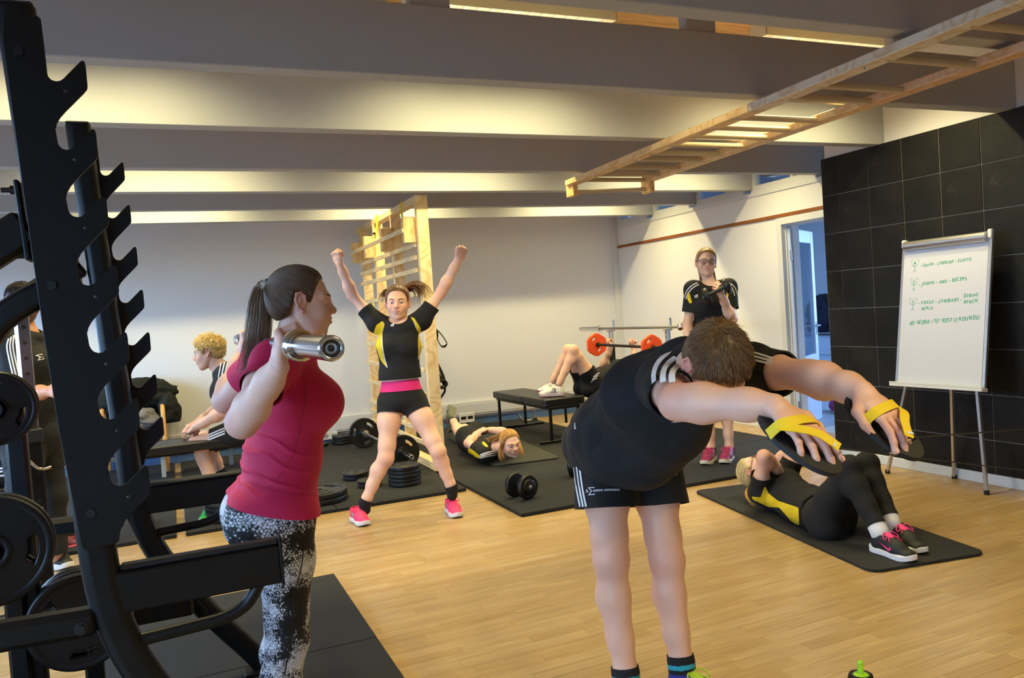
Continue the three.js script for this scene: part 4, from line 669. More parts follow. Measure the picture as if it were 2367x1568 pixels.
// ---- one figure ----
class Figure {
  constructor(o) { Object.assign(this, { S: 1, sex: 'f', h: 0.009, fat: 1 }, o); this.j = o.j; const j = this.j; this.side = j.shL.clone().sub(j.shR).normalize(); this.hside = j.hipL.clone().sub(j.hipR).normalize(); this.up = j.neck.clone().sub(j.chest).normalize(); this.front = this.side.clone().cross(this.up).normalize(); this.pup = j.waist.clone().sub(j.pelvis).normalize(); this.pfront = this.hside.clone().cross(this.pup).normalize(); }
  torso(F, inf = 0, o = {}) {
    const { j, S, sex, side, hside, front, pfront, up, pup } = this, m = sex === 'm', f = this.fat;
    const W0 = (m ? 0.155 : 0.165) * S * f + inf, D0 = (m ? 0.112 : 0.115) * S * f + inf, W1 = (m ? 0.145 : 0.122) * S * f + inf + (o.waist || 0), D1 = (m ? 0.1 : 0.088) * S * f + inf + (o.waist || 0), W2 = (m ? 0.17 : 0.148) * S * f + inf, D2 = (m ? 0.118 : 0.104) * S + inf, W3 = 0.115 * S + inf, D3 = 0.072 * S + inf;
    const low = j.pelvis.clone().addScaledVector(pup, -0.03 * S);
    F.ec(low, j.waist, W0, D0, W1, D1, hside, 0.05, 0.8, side).ec(j.waist, j.chest, W1, D1, W2, D2, side, 0.06, 0.8).ec(j.chest, j.chest.clone().lerp(j.neck, 0.72), W2, D2, W3, D3, side, 0.05, 0.7);
    for (const s of ['L', 'R']) F.rc(j.neck.clone().addScaledVector(up, -0.035 * S), j['sh' + s], 0.052 * S + inf, 0.05 * S + inf, 0.05);
    if (!o.noButt) for (const s of [1, -1]) F.sp(j.pelvis.clone().addScaledVector(hside, s * 0.072 * S).addScaledVector(pfront, -0.055 * S).addScaledVector(pup, -0.05 * S), (m ? 0.088 : 0.097) * S * f + inf, 0.05);
    if (!m) for (const s of [1, -1]) F.sp(j.chest.clone().addScaledVector(side, s * 0.07 * S).addScaledVector(front, 0.062 * S * (this.bust || 1)).addScaledVector(up, -0.01), 0.064 * S * (this.bust || 1) + inf, 0.05);
    else for (const s of [1, -1]) F.sp(j.chest.clone().addScaledVector(side, s * 0.075 * S).addScaledVector(front, 0.05 * S).addScaledVector(up, 0.02), 0.07 * S + inf, 0.06);
  }
  arm(F, s, inf = 0, k = 0.035) {
    const { j, S, sex } = this, m = sex === 'm' ? 1.12 : 1, f = (this.armFat || 1) * m, sh = j['sh' + s], el = j['el' + s], wr = j['wr' + s], at = (a, b, t) => a.clone().lerp(b, t), r = (x) => x * S * f + inf;
    F.sp(sh, r(0.052), 0.05).rc(sh, at(sh, el, 0.4), r(0.049), r(0.046), k).rc(at(sh, el, 0.4), el, r(0.046), r(0.037), k).rc(el, at(el, wr, 0.28), r(0.038), r(0.042), k).rc(at(el, wr, 0.28), at(el, wr, 0.75), r(0.042), r(0.0315), k).rc(at(el, wr, 0.75), wr, r(0.0315), 0.0282 * S + inf, k);
  }
  thigh(F, s, inf = 0, k = 0.04) { const { j, S } = this, f = (this.legFat || 1), r = (x) => x * S * f + inf, a = j['hip' + s], b = j['kn' + s], at = (t) => a.clone().lerp(b, t); F.rc(a, at(0.35), r(0.092), r(0.084), k).rc(at(0.35), at(0.8), r(0.084), r(0.06), k).rc(at(0.8), b, r(0.06), r(0.052), k); }
  calf(F, s, inf = 0, k = 0.03) {
    const { j, S } = this, f = (this.calfFat || 1), r = (x) => x * S * f + inf, a = j['kn' + s], b = j['an' + s], th = a.clone().sub(j['hip' + s]).normalize(), sh = b.clone().sub(a).normalize(), back = th.clone().sub(sh).addScaledVector(this.pfront, -0.35); back.addScaledVector(sh, -back.dot(sh)).normalize().multiplyScalar(-1);
    if (back.dot(this.pfront) > 0 && Math.abs(th.dot(sh)) > 0.95) back.negate(); const bk = back.clone(); const dir = th.clone().sub(sh); // the knee bends so that the shank goes backwards
    const bb = (dir.length() > 0.25 ? sh.clone().sub(th) : this.pfront.clone().negate()); bb.addScaledVector(sh, -bb.dot(sh)).normalize(); const at = (t, o = 0) => a.clone().lerp(b, t).addScaledVector(bb, o * S);
    F.sp(a, r(0.052), k).sp(a.clone().addScaledVector(bb, -0.014 * S), r(0.043), 0.03).rc(at(0.03, 0.004), at(0.3, 0.016), r(0.049), r(0.053), k).rc(at(0.3, 0.016), at(0.62, 0.008), r(0.053), r(0.04), k).rc(at(0.62, 0.008), at(0.9), r(0.04), r(0.034), k).rc(at(0.9), b, r(0.034), r(0.036), k); F.rc(at(0.05, -0.012), at(0.85, -0.008), r(0.032), r(0.024), 0.03);
  }
  skinField() { const F = new Field(); const { j, S } = this; this.torso(F); for (const s of ['L', 'R']) { if (j['el' + s]) this.arm(F, s); this.thigh(F, s); this.calf(F, s); } const hb = j.head.clone().addScaledVector(this.hu, -0.06 * this.hs).addScaledVector(this.hf, -0.018 * this.hs); const m = this.sex === 'm' ? 1.12 : 0.98; F.rc(j.neck.clone().addScaledVector(this.up, -0.03), hb, 0.058 * S * m, 0.052 * S * m, 0.035); return F; }
}
// ---- hands: wrist, direction to the knuckles, back-of-hand normal, hand ('L'/'R'), finger bends in degrees ----
function handField(wr, dir, nrm, hand, S, o = {}) {
  const F = new Field(), Y = dir.clone().normalize(), Z = nrm.clone().addScaledVector(Y, -nrm.dot(Y)).normalize(); let X = Y.clone().cross(Z); if (hand === 'R') X.negate();   // X: thumb side
  const at = (x, y, z) => wr.clone().addScaledVector(X, x * S).addScaledVector(Y, y * S).addScaledVector(Z, z * S);
  F.rc(o.el ? wr.clone().addScaledVector(o.el.clone().sub(wr).normalize(), 0.05 * S) : at(0, -0.05, 0), at(0, 0.008, 0), 0.02 * S * (o.fat || 1), 0.0245 * S, 0.025);
  F.ec(at(0, 0.0, 0), at(0.002, 0.045, 0), 0.027 * S, 0.0165 * S, 0.039 * S, 0.015 * S, X, 0.02).ec(at(0.002, 0.045, 0), at(0, 0.086, 0.001), 0.039 * S, 0.015 * S, 0.041 * S, 0.0115 * S, X, 0.015);
  const fx = [0.0305, 0.0105, -0.0105, -0.030], fy = [0.09, 0.095, 0.089, 0.079], fl = [[0.043, 0.026, 0.021], [0.047, 0.029, 0.022], [0.043, 0.027, 0.021], [0.034, 0.02, 0.019]], fr = [0.0095, 0.0098, 0.0092, 0.0082], bend = o.bend || [[20, 25, 15], [22, 28, 18], [25, 30, 18], [28, 30, 18]], spread = o.spread ?? 4;
  const nails = [];
  for (let i = 0; i < 4; i++) {
    let p = at(fx[i], fy[i], 0.001), a = 0; const sp = (1.5 - i) * spread * D2R; F.sp(p, 0.0108 * S, 0.012);
    for (let k = 0; k < 3; k++) { a += bend[i][k] * D2R; const d = Y.clone().multiplyScalar(Math.cos(a)).addScaledVector(Z, -Math.sin(a)).addScaledVector(X, Math.sin(sp) * Math.cos(a)).normalize(), q = p.clone().addScaledVector(d, fl[i][k] * S); F.rc(p, q, fr[i] * S * (1 - k * 0.08), fr[i] * S * (0.95 - k * 0.09), 0.0035); if (k === 2) { const up = Z.clone().addScaledVector(d, -Z.dot(d)).normalize(); nails.push([q.clone().addScaledVector(up, fr[i] * S * 0.72), d, up]); } p = q; }
  }
  const th = o.thumb || [[0.05, 0.045, -0.012], [0.066, 0.075, -0.018], [0.07, 0.1, -0.024]]; let p = at(0.02, 0.018, -0.006), r = 0.0155; F.sp(at(0.022, 0.03, -0.01), 0.017 * S, 0.015);
  th.forEach((q, k) => { const e = at(...q); F.rc(p, e, r * S, (r - 0.003) * S, 0.008); r -= 0.0028; p = e; });
  F.nails = nails; F.w0 = wr.clone(); F.at = at; F.X = X; F.Y = Y; F.Z = Z; return F;
}
// ---- head in its own axes: y up, z to the face; centre between the ears ----
function headField(o = {}) {
  const F = new Field(), m = o.sex === 'm';
  F.el(V(0, 0.034, -0.012), 0.0735, 0.083, 0.094, 0.02).el(V(0, -0.018, 0.028), 0.0605, 0.074, 0.058, 0.03).el(V(0, -0.064, 0.03), m ? 0.052 : 0.047, 0.042, 0.05, 0.03).sp(V(0, -0.098, 0.064), m ? 0.019 : 0.0155, 0.03);
  F.rc(V(0.05, -0.03, -0.005), V(0.034, -0.082, 0.035), 0.018, 0.014, 0.03).rc(V(-0.05, -0.03, -0.005), V(-0.034, -0.082, 0.035), 0.018, 0.014, 0.03);
  for (const s of [-1, 1]) { F.el(V(s * 0.037, -0.03, 0.056), 0.024, 0.024, 0.024, 0.025).rc(V(s * 0.012, 0.021, 0.0835), V(s * 0.046, 0.021, 0.066), 0.0095, 0.008, 0.018); F.sp(V(s * 0.031, 0.001, 0.094), 0.0165, 0.014, true); }
  F.rc(V(0, 0.014, 0.082), V(0, -0.02, 0.1), 0.0085, 0.0095, 0.014).sp(V(0, -0.026, 0.1035), 0.0112, 0.008).sp(V(0.0115, -0.031, 0.094), 0.0078, 0.007).sp(V(-0.0115, -0.031, 0.094), 0.0078, 0.007);
  F.sp(V(0.0055, -0.0385, 0.1), 0.003, 0.004, true).sp(V(-0.0055, -0.0385, 0.1), 0.003, 0.004, true);
  F.el(V(0, -0.056, 0.078), 0.028, 0.02, 0.016, 0.016);
  for (const s of [-1, 1]) {
    F.sp(V(s * 0.031, 0.001, 0.0708), o.closed ? 0.0138 : 0.0105, 0.003);
    F.rc(V(s * 0.0175, 0.0015, 0.0785), V(s * 0.031, 0.0098, 0.0815), 0.0036, 0.0046, 0.004).rc(V(s * 0.031, 0.0098, 0.0815), V(s * 0.0455, 0.0025, 0.0715), 0.0046, 0.0036, 0.004).rc(V(s * 0.0185, -0.002, 0.0785), V(s * 0.032, -0.0105, 0.0785), 0.003, 0.0032, 0.004).rc(V(s * 0.032, -0.0105, 0.0785), V(s * 0.0455, -0.0015, 0.0705), 0.0032, 0.003, 0.004);
    F.rc(V(s * 0.003, -0.0515, 0.0945), V(s * 0.023, -0.0565, 0.0825), 0.0048, 0.0026, 0.004).rc(V(0, -0.0635, 0.0925), V(s * 0.021, -0.0585, 0.083), 0.0062, 0.0028, 0.004);
  }
  F.rc(V(-0.023, -0.0572, 0.0895), V(0.023, -0.0572, 0.0895), 0.0012, 0.0012, 0.002, true); F.rc(V(-0.012, -0.0574, 0.098), V(0.012, -0.0574, 0.098), 0.0018 + (o.open || 0), 0.0018 + (o.open || 0), 0.002, true);
  for (const s of [-1, 1]) {
    const q = (y, z) => V(s * (0.0765 + 0.006 * sstep(0, 0.03, -z + 0.012)), y, z), e = [q(0.0, 0.008), q(0.02, 0.006), q(0.03, -0.006), q(0.026, -0.02), q(0.008, -0.024), q(-0.014, -0.016), q(-0.03, -0.002)];
    F.el(V(s * 0.0745, 0.0, -0.007), 0.007, 0.028, 0.015, 0.008); for (let i = 0; i < 6; i++) F.rc(e[i], e[i + 1], 0.0042, 0.0042, 0.004); F.sp(e[6], 0.0068, 0.006).rc(V(s * 0.079, 0.012, -0.01), V(s * 0.079, -0.012, -0.008), 0.0032, 0.0032, 0.004); F.sp(V(s * 0.0835, -0.004, -0.0005), 0.0072, 0.005, true);
  }
  return F;
}
const HEADS = new Map();
function headSurf(sex, open = 0, h = 0.003, closed = false) { const k = sex + open + h + closed; if (!HEADS.has(k)) HEADS.set(k, polygonize(headField({ sex, open, closed }), h)); return HEADS.get(k); }
// hairline seen from the side: hair where y is above L(z)
const hairLine = (pts) => (z) => { for (let i = 0; i + 1 < pts.length; i++) if (z <= pts[i][0] && z >= pts[i + 1][0]) return lerp(pts[i][1], pts[i + 1][1], (pts[i][0] - z) / (pts[i][0] - pts[i + 1][0])); return z > pts[0][0] ? pts[0][1] : pts[pts.length - 1][1]; };
const LINE_BACK = hairLine([[0.12, 0.09], [0.07, 0.082], [0.055, 0.07], [0.042, 0.045], [0.033, 0.02], [0.026, -0.005], [0.019, -0.012], [0.012, 0.022], [-0.022, 0.028], [-0.03, 0.0], [-0.04, -0.035], [-0.07, -0.055], [-0.12, -0.058]]);
const LINE_SHORT = hairLine([[0.12, 0.075], [0.075, 0.068], [0.06, 0.058], [0.05, 0.035], [0.04, 0.012], [0.03, -0.01], [0.02, -0.02], [0.014, 0.02], [-0.022, 0.027], [-0.03, -0.005], [-0.04, -0.04], [-0.07, -0.06], [-0.12, -0.062]]);
function scalpField(grow, o = {}, line = null) { const F = new Field(); F.el(V(0, 0.034, -0.012), 0.0735 + grow, 0.083 + grow, 0.094 + grow, 0.02).el(V(0, -0.02, -0.035), 0.061 + grow * 0.8, 0.06, 0.06 + grow * 0.6, 0.03).el(V(0, -0.01, 0.02), 0.0605 + grow * 0.8, 0.075 + grow, 0.055 + grow, 0.02); const nz = o.noise || 0; F.disp = (x, y, z) => nz * N3(x * 60, y * 60, z * 60) + nz * 0.8 * N3(x * 150, y * 40, z * 150) + (line ? grow * 0.85 * (1 - sstep(-0.002, 0.03, y - line(z))) : 0); return F; }
// thin tapering locks merged into one geometry: each lock is a polyline
function locks(list, sides = 3) {
  const pos = [], nor = [], col = [], idx = [];
  for (const { pts, r, c } of list) {
    const n = pts.length, base = pos.length / 3; let ref = V(0.3, 0.9, 0.2);
    for (let i = 0; i < n; i++) {
      const t = pts[Math.min(i + 1, n - 1)].clone().sub(pts[Math.max(i - 1, 0)]).normalize(), x = ref.clone().cross(t).normalize(), y = t.clone().cross(x), rad = typeof r === 'function' ? r(i / (n - 1)) : r * (1 - 0.85 * Math.pow(i / (n - 1), 2));
      for (let k = 0; k < sides; k++) { const a = k / sides * Math.PI * 2, d = x.clone().multiplyScalar(Math.cos(a)).addScaledVector(y, Math.sin(a)); pos.push(pts[i].x + d.x * rad, pts[i].y + d.y * rad, pts[i].z + d.z * rad); nor.push(d.x, d.y, d.z); col.push(...c); }
      if (i) for (let k = 0; k < sides; k++) { const a = base + (i - 1) * sides + k, b = base + (i - 1) * sides + (k + 1) % sides; idx.push(a, b + sides, a + sides, a, b, b + sides); }
    }
  }
  const g = new THREE.BufferGeometry(); g.setAttribute('position', new THREE.Float32BufferAttribute(pos, 3)); g.setAttribute('normal', new THREE.Float32BufferAttribute(nor, 3)); g.setAttribute('color', new THREE.Float32BufferAttribute(col, 3)); g.setAttribute('uv', new THREE.Float32BufferAttribute(new Float32Array(pos.length / 3 * 2), 2)); g.setIndex(idx); return g;
}
const hairTone = (c, v = 0.35) => { const k = 1 + rr(-v, v); return [c[0] * k, c[1] * k * (1 + rr(-0.04, 0.04)), c[2] * k]; };
function scalpPoints(F, line, n, jitter = 0.004) { const out = []; let g = 0; while (out.length < n && g++ < n * 20) { const a = rr(0, Math.PI * 2), z = rr(-1, 1), r = Math.sqrt(1 - z * z), d = V(Math.cos(a) * r, z, Math.sin(a) * r), q = F.hit(V(0, 0.02, -0.012).addScaledVector(d, 0.2), d.clone().negate(), 0.4); if (q && q.y > line(q.z) + rr(-jitter, jitter)) out.push(q); } return out; }
const skinMat = phys(0xffffff, 0.5, { vertexColors: true, sheen: 0.15, sheenRoughness: 0.5 }), hairMat = phys(0xffffff, 0.42, { vertexColors: true, side: THREE.DoubleSide });
const eyeGeo = (() => { const g = new THREE.SphereGeometry(0.0123, 20, 16), p = g.attributes.position, c = []; for (let i = 0; i < p.count; i++) { const x = p.getX(i), y = p.getY(i), z = p.getZ(i), r = Math.hypot(x, y); c.push(...(z > 0 && r < 0.003 ? [0.004, 0.004, 0.005] : z > 0 && r < 0.0066 ? [0.04, 0.05, 0.06] : [0.46, 0.44, 0.42])); } g.setAttribute('color', new THREE.Float32BufferAttribute(c, 3)); return g; })();
// assembles the skin, eyes and brows; returns the person's group
function makePerson(fig, label, o) {
  const j = fig.j, g = thing('person', label, 'person', [j.pelvis.x, o.baseY ?? 0, j.pelvis.z]); fig.g = g; fig.toG = new THREE.Matrix4().makeTranslation(-j.pelvis.x, -(o.baseY ?? 0), -j.pelvis.z);
  const hu = fig.hu.clone().normalize(), hf = fig.hf.clone().addScaledVector(hu, -fig.hf.dot(hu)).normalize(), hx = hu.clone().cross(hf); fig.hu = hu; fig.hf = hf;
  fig.HM = new THREE.Matrix4().makeBasis(hx, hu, hf).scale(V(fig.hs, fig.hs, fig.hs)).setPosition(j.head);
  const base = lin(o.skin || 0xd9a384), red = lin(o.red || 0xc46a5a), lip = lin(o.lip || 0xb0605c), tone = (p, k) => { const n = N3(p.x * 14, p.y * 14, p.z * 14) * 0.5 + N3(p.x * 45, p.y * 45, p.z * 45) * 0.25; return mixc(base, red, clamp(k + n * 0.16)); };
  const F = fig.skinField(); fig.F = F; const body = polygonize(F, fig.h); const parts = [surfGeo(body, (p) => { let k = 0.14; for (const s of ['L', 'R']) for (const q of ['kn', 'el']) if (j[q + s]) k += 0.3 * Math.exp(-p.distanceToSquared(j[q + s]) / 0.0036); return tone(p, k); })];
  if (!o.noHead) {
    const hs = headSurf(fig.sex, o.open || 0, o.headH || 0.0035, o.closed); parts.push(surfGeo(hs, (p) => {
      let k = 0.16 + 0.28 * (Math.exp(-((Math.abs(p.x) - 0.038) ** 2 + (p.y + 0.03) ** 2) / 0.0006) * (p.z > 0.03)) + 0.2 * Math.exp(-(p.x ** 2 + (p.y + 0.027) ** 2) / 0.0002) * (p.z > 0.08) + (Math.abs(p.x) > 0.071 ? 0.38 : 0); let c = tone(p, k);
      const L = (Math.abs(p.x) / 0.022) ** 2 + ((p.y + 0.0575) / 0.0105) ** 2; if (L < 1 && p.z > 0.075) c = mixc(c, lip, sstep(1, 0.5, L) * 0.65); if (o.beard && p.y < -0.02 - 0.25 * Math.max(0, 0.06 - Math.abs(p.x)) * 0.6 && p.z > 0 && L > 1.1) c = mixc(c, lin(0x1c120c), clamp(0.75 + N3(p.x * 300, p.y * 300, p.z * 300) * 0.3)); return c;
    }).applyMatrix4(fig.HM));
    const eg = [eyeGeo]; for (const s of [-1, 1]) { const e = mesh('eye', eyeGeo, hairMatEye, g); e.applyMatrix4(new THREE.Matrix4().makeTranslation(s * 0.031, 0.001, 0.0722).premultiply(fig.HM).premultiply(fig.toG)); }
    if (o.brow !== false) { const br = []; const bc = lin(o.brow || 0x5a3a22); for (const s of [-1, 1]) for (let i = 0; i < 22; i++) { const t = i / 21, x = s * lerp(0.013, 0.05, t), y = 0.0215 + 0.006 * Math.sin(t * 2.2) - 0.004 * t, z = 0.0925 - 0.022 * t * t - 0.002 * t; br.push({ pts: [V(x, y - 0.002, z), V(x + s * 0.003, y + 0.001, z + 0.0012), V(x + s * 0.007, y + 0.003, z - 0.002)], r: 0.0013, c: hairTone(bc, 0.2) }); } mesh('eyebrow', locks(br).applyMatrix4(fig.HM).applyMatrix4(fig.toG), hairMat, g); }
  }
  for (const [hf2] of (o.hands || []).map((q) => [q])) parts.push(surfGeo(polygonize(hf2, o.handH || 0.0035), (p) => tone(p, 0.14 + 0.14 * sstep(0.01, 0.09, p.distanceTo(hf2.w0)))));
  mesh('body', merge(parts.map((q) => q.toNonIndexed ? q : q)).applyMatrix4(fig.toG), skinMat, g);
  return g;
}
const hairMatEye = phys(0xffffff, 0.12, { vertexColors: true });
const addPart = (fig, name, geo, mat, label, parent) => mesh(name, (Array.isArray(geo) ? merge(geo) : geo).applyMatrix4(fig.toG), mat, parent || fig.g, label);
// cloth: builds a field, meshes it, clips it
function folds(amp, sx = 14, sy = 14, sz = 14, s0 = 0) { return (x, y, z) => amp * (1 - 2 * Math.abs(N3(x * sx + s0, y * sy, z * sz))) * 0.8 + amp * 0.7 * N3(x * sx * 0.5 + 3, y * sy * 0.5 + s0, z * sz * 0.5); }
function sleeveCut(fig, s, tEnd, Fs, Ft) { const a = fig.j['sh' + s], b = fig.j['el' + s], L = a.distanceTo(b); return (p) => Math.max((tEnd - segT(p, a, b)) * L, Fs.ev(p.x, p.y, p.z) - Ft.ev(p.x, p.y, p.z) - 0.001); }
function legCut(a, b, tEnd, Fs, Ft) { const L = a.distanceTo(b); return (p) => Math.max((tEnd - segT(p, a, b)) * L, Fs.ev(p.x, p.y, p.z) - Ft.ev(p.x, p.y, p.z) - 0.001); }
// T-shirt: returns the clipped surface and its field
function shirt(fig, o = {}) {
  const { j, S } = fig, inf = o.inf ?? 0.014, Ft = new Field(), all = new Field(); fig.torso(Ft, inf, { waist: o.loose ?? 0.01, noButt: o.noButt ?? false }); fig.torso(all, inf, { waist: o.loose ?? 0.01, noButt: o.noButt ?? false });
  if (o.extra) { o.extra(all); o.extra(Ft); }
  const cuts = [];
  for (const s of ['L', 'R']) { if (!j['el' + s]) continue; const sh = j['sh' + s], el = j['el' + s], e = sh.clone().lerp(el, (o['sleeve' + s] ?? o.sleeve ?? 0.6) + 0.12), m = fig.sex === 'm' ? 1.1 : 1; const Fs = new Field(); for (const f of [Fs, all]) { f.sp(sh, 0.056 * S * m + inf * 0.8, 0.04); f.rc(sh, e, 0.054 * S * m + inf * 0.7, (o.cuff ?? 0.056) * S * m + inf * 0.5, 0.035); } cuts.push(sleeveCut(fig, s, o['sleeve' + s] ?? o.sleeve ?? 0.6, Fs, Ft)); }
  if (!o.noThigh) for (const t of ['L', 'R']) for (const F of [Ft, all]) F.rc(j['hip' + t], j['hip' + t].clone().lerp(j['kn' + t], 0.35), 0.094 * S * (fig.legFat || 1) + inf, 0.086 * S * (fig.legFat || 1) + inf, 0.05);
  all.disp = o.folds || folds(0.004, 11, 16, 11, o.seed || 0);
  const nk = j.neck.clone().addScaledVector(fig.up, 0.03 * S).addScaledVector(fig.front, (o.vneck ? 0.03 : 0.018) * S), hemN = o.hemN || fig.pup, hemP = o.hemP || j.pelvis.clone().addScaledVector(fig.pup, -0.02);
  const g = (p) => { let v = p.clone().sub(hemP).dot(hemN); for (const c of cuts) v = Math.min(v, c(p)); const q = p.clone().sub(nk); const r = q.length() - (o.neckR ?? 0.076) * S; return o.neckR === 0 ? v : Math.min(v, r); };
  let s = polygonize(all, o.h ?? fig.h); s = clipSurf(s, g, 0.006); return { s, F: all, Ft };
}
function shorts(fig, o = {}) {
  const { j, S } = fig, inf = o.inf ?? 0.016, hipF = new Field(), all = new Field(), leg = {};
  const hips = (F) => { const low = j.pelvis.clone().addScaledVector(fig.pup, -0.03 * S), f = fig.fat; F.ec(low, j.waist, 0.165 * S * f + inf, 0.118 * S * f + inf, (fig.sex === 'm' ? 0.147 : 0.125) * S * f + inf, (fig.sex === 'm' ? 0.102 : 0.09) * S * f + inf, fig.hside, 0.05, 0.8, fig.side); for (const s of [1, -1]) F.sp(j.pelvis.clone().addScaledVector(fig.hside, s * 0.072 * S).addScaledVector(fig.pfront, -0.055 * S).addScaledVector(fig.pup, -0.05 * S), 0.094 * S * f + inf, 0.05); };
  hips(hipF); hips(all); const cuts = [];
  for (const s of ['L', 'R']) { const a = j['hip' + s], b = j['kn' + s], e = a.clone().lerp(b, o.len + 0.12), F = new Field(), fl = fig.legFat || 1; for (const q of [F, all]) q.rc(a, e, 0.094 * S * fl + inf, (o.hem ?? 0.088) * S * fl + inf, 0.03); cuts.push(legCut(a, b, o.len, F, hipF)); leg[s] = F; }
  all.disp = o.folds || folds(0.004, 12, 9, 12, 5); const wp = o.waistP || j.waist.clone().lerp(j.pelvis, 0.45), wn = fig.pup;
  const g = (p) => { let v = -p.clone().sub(wp).dot(wn); for (const c of cuts) v = Math.min(v, c(p)); return v; };
  return { s: clipSurf(polygonize(all, o.h ?? fig.h), g, 0.006), F: all };
}
// a printed patch laid on a field: centre, direction it is looked at from, x axis, size
function patch(F, c, look, xa, w, h, n = 24, lift = 0.0012, m = Math.max(4, Math.round(n * h / w))) {
  const d = look.clone().normalize(), X = xa.clone().addScaledVector(d, -xa.dot(d)).normalize(), Y = X.clone().cross(d).multiplyScalar(-1).normalize(); if (Y.dot(Y) && X.clone().cross(Y).dot(d) < 0) Y.negate();
  const pos = [], nor = [], uv = [], idx = [], ok = [];
  for (let r = 0; r <= m; r++) for (let q = 0; q <= n; q++) { const u = q / n - 0.5, v = r / m - 0.5, s = c.clone().addScaledVector(X, u * w).addScaledVector(Y, v * h).addScaledVector(d, 0.25), p = F.hit(s, d.clone().negate(), 0.5); ok.push(!!p); const k = p || c, e = F.grad(k.x, k.y, k.z); pos.push(k.x + e.x * lift, k.y + e.y * lift, k.z + e.z * lift); nor.push(e.x, e.y, e.z); uv.push(q / n, r / m); }
  for (let r = 0; r < m; r++) for (let q = 0; q < n; q++) { const a = r * (n + 1) + q, b = a + n + 1; if (ok[a] && ok[a + 1] && ok[b] && ok[b + 1]) idx.push(a, a + 1, b + 1, a, b + 1, b); }
  const g = new THREE.BufferGeometry(); g.setAttribute('position', new THREE.Float32BufferAttribute(pos, 3)); g.setAttribute('normal', new THREE.Float32BufferAttribute(nor, 3)); g.setAttribute('uv', new THREE.Float32BufferAttribute(uv, 2)); g.setIndex(idx); return g;
}
// stripe laid on a field along a polyline (points near the surface), width w
function stripe(F, pts, w, n = 40, lift = 0.0014, from = null) {
  const c = spline(pts, n), pos = [], nor = [], idx = [];
  const snap = (p) => { for (let i = 0; i < 6; i++) { const d = F.ev(p.x, p.y, p.z), g = F.grad(p.x, p.y, p.z); p.addScaledVector(g, -d * 0.9); } return p; };
  for (let i = 0; i <= n; i++) { const p = snap(c[i].clone()), t = c[Math.min(n, i + 1)].clone().sub(c[Math.max(0, i - 1)]).normalize(), g = F.grad(p.x, p.y, p.z), s = t.clone().cross(g).normalize(); for (let k = -2; k <= 2; k++) { const q = snap(p.clone().addScaledVector(s, k / 4 * w)), e = F.grad(q.x, q.y, q.z); pos.push(q.x + e.x * lift, q.y + e.y * lift, q.z + e.z * lift); nor.push(e.x, e.y, e.z); } if (i) for (let k = 0; k < 4; k++) { const a = (i - 1) * 5 + k, b = i * 5 + k; idx.push(a, b + 1, b, a, a + 1, b + 1); } }
  const g = new THREE.BufferGeometry(); g.setAttribute('position', new THREE.Float32BufferAttribute(pos, 3)); g.setAttribute('normal', new THREE.Float32BufferAttribute(nor, 3)); g.setAttribute('uv', new THREE.Float32BufferAttribute(new Float32Array(pos.length / 3 * 2), 2)); g.setIndex(idx); return g;
}
// the same two, laid where lines of sight through the given picture points meet the field
function stripePx(F, px, w, n = 36, lift = 0.0014) { const q = []; const c = spline(px.map(([u, v]) => V(u, v, 0)), n * 2); for (const p of c) { const d = ray(p.x, p.y).normalize(), h = F.hit(camera.position.clone().addScaledVector(d, 0.9), d, 9); if (h) q.push(h); } return q.length > 3 ? stripe(F, q.filter((_, i) => i % 2 === 0 || i === q.length - 1), w, n, lift) : new THREE.BufferGeometry().copy(new THREE.PlaneGeometry(0.001, 0.001)); }
function patchPx(F, u, v, w, h, rot = 0, lift = 0.0016, n = 22) { const d = ray(u, v).normalize(), c = F.hit(camera.position.clone().addScaledVector(d, 0.9), d, 9); if (!c) return new THREE.PlaneGeometry(0.001, 0.001); const g = F.grad(c.x, c.y, c.z), X = CAMX.clone().multiplyScalar(Math.cos(rot)).addScaledVector(CAMY, Math.sin(rot)); return patch(F, c, g, X, w, h, n, lift); }
const printTex = (w, h, draw) => { const c = document.createElement('canvas'); c.width = w; c.height = h; draw(c.getContext('2d'), w, h); const t = new THREE.CanvasTexture(c); t.colorSpace = THREE.SRGBColorSpace; return t; };
const printMat = (t, rough = 0.6) => std(0xffffff, rough, { map: t, transparent: true, alphaTest: 0.4, side: THREE.DoubleSide });
const CM = { black: std(0x0b0b0e, 0.86, { bumpMap: scaled(T.weave, 16), bumpScale: 0.0003, side: THREE.DoubleSide }), blackShiny: std(0x09090c, 0.7, { side: THREE.DoubleSide }), crimson: std(0x8c0f33, 0.78, { bumpMap: scaled(T.weave, 16), bumpScale: 0.0003, side: THREE.DoubleSide }), white: std(0xd8d8dc, 0.75, { side: THREE.DoubleSide }), yellow: std(0xd8b90e, 0.75, { side: THREE.DoubleSide }), pink: std(0xd81c74, 0.7, { side: THREE.DoubleSide }) };
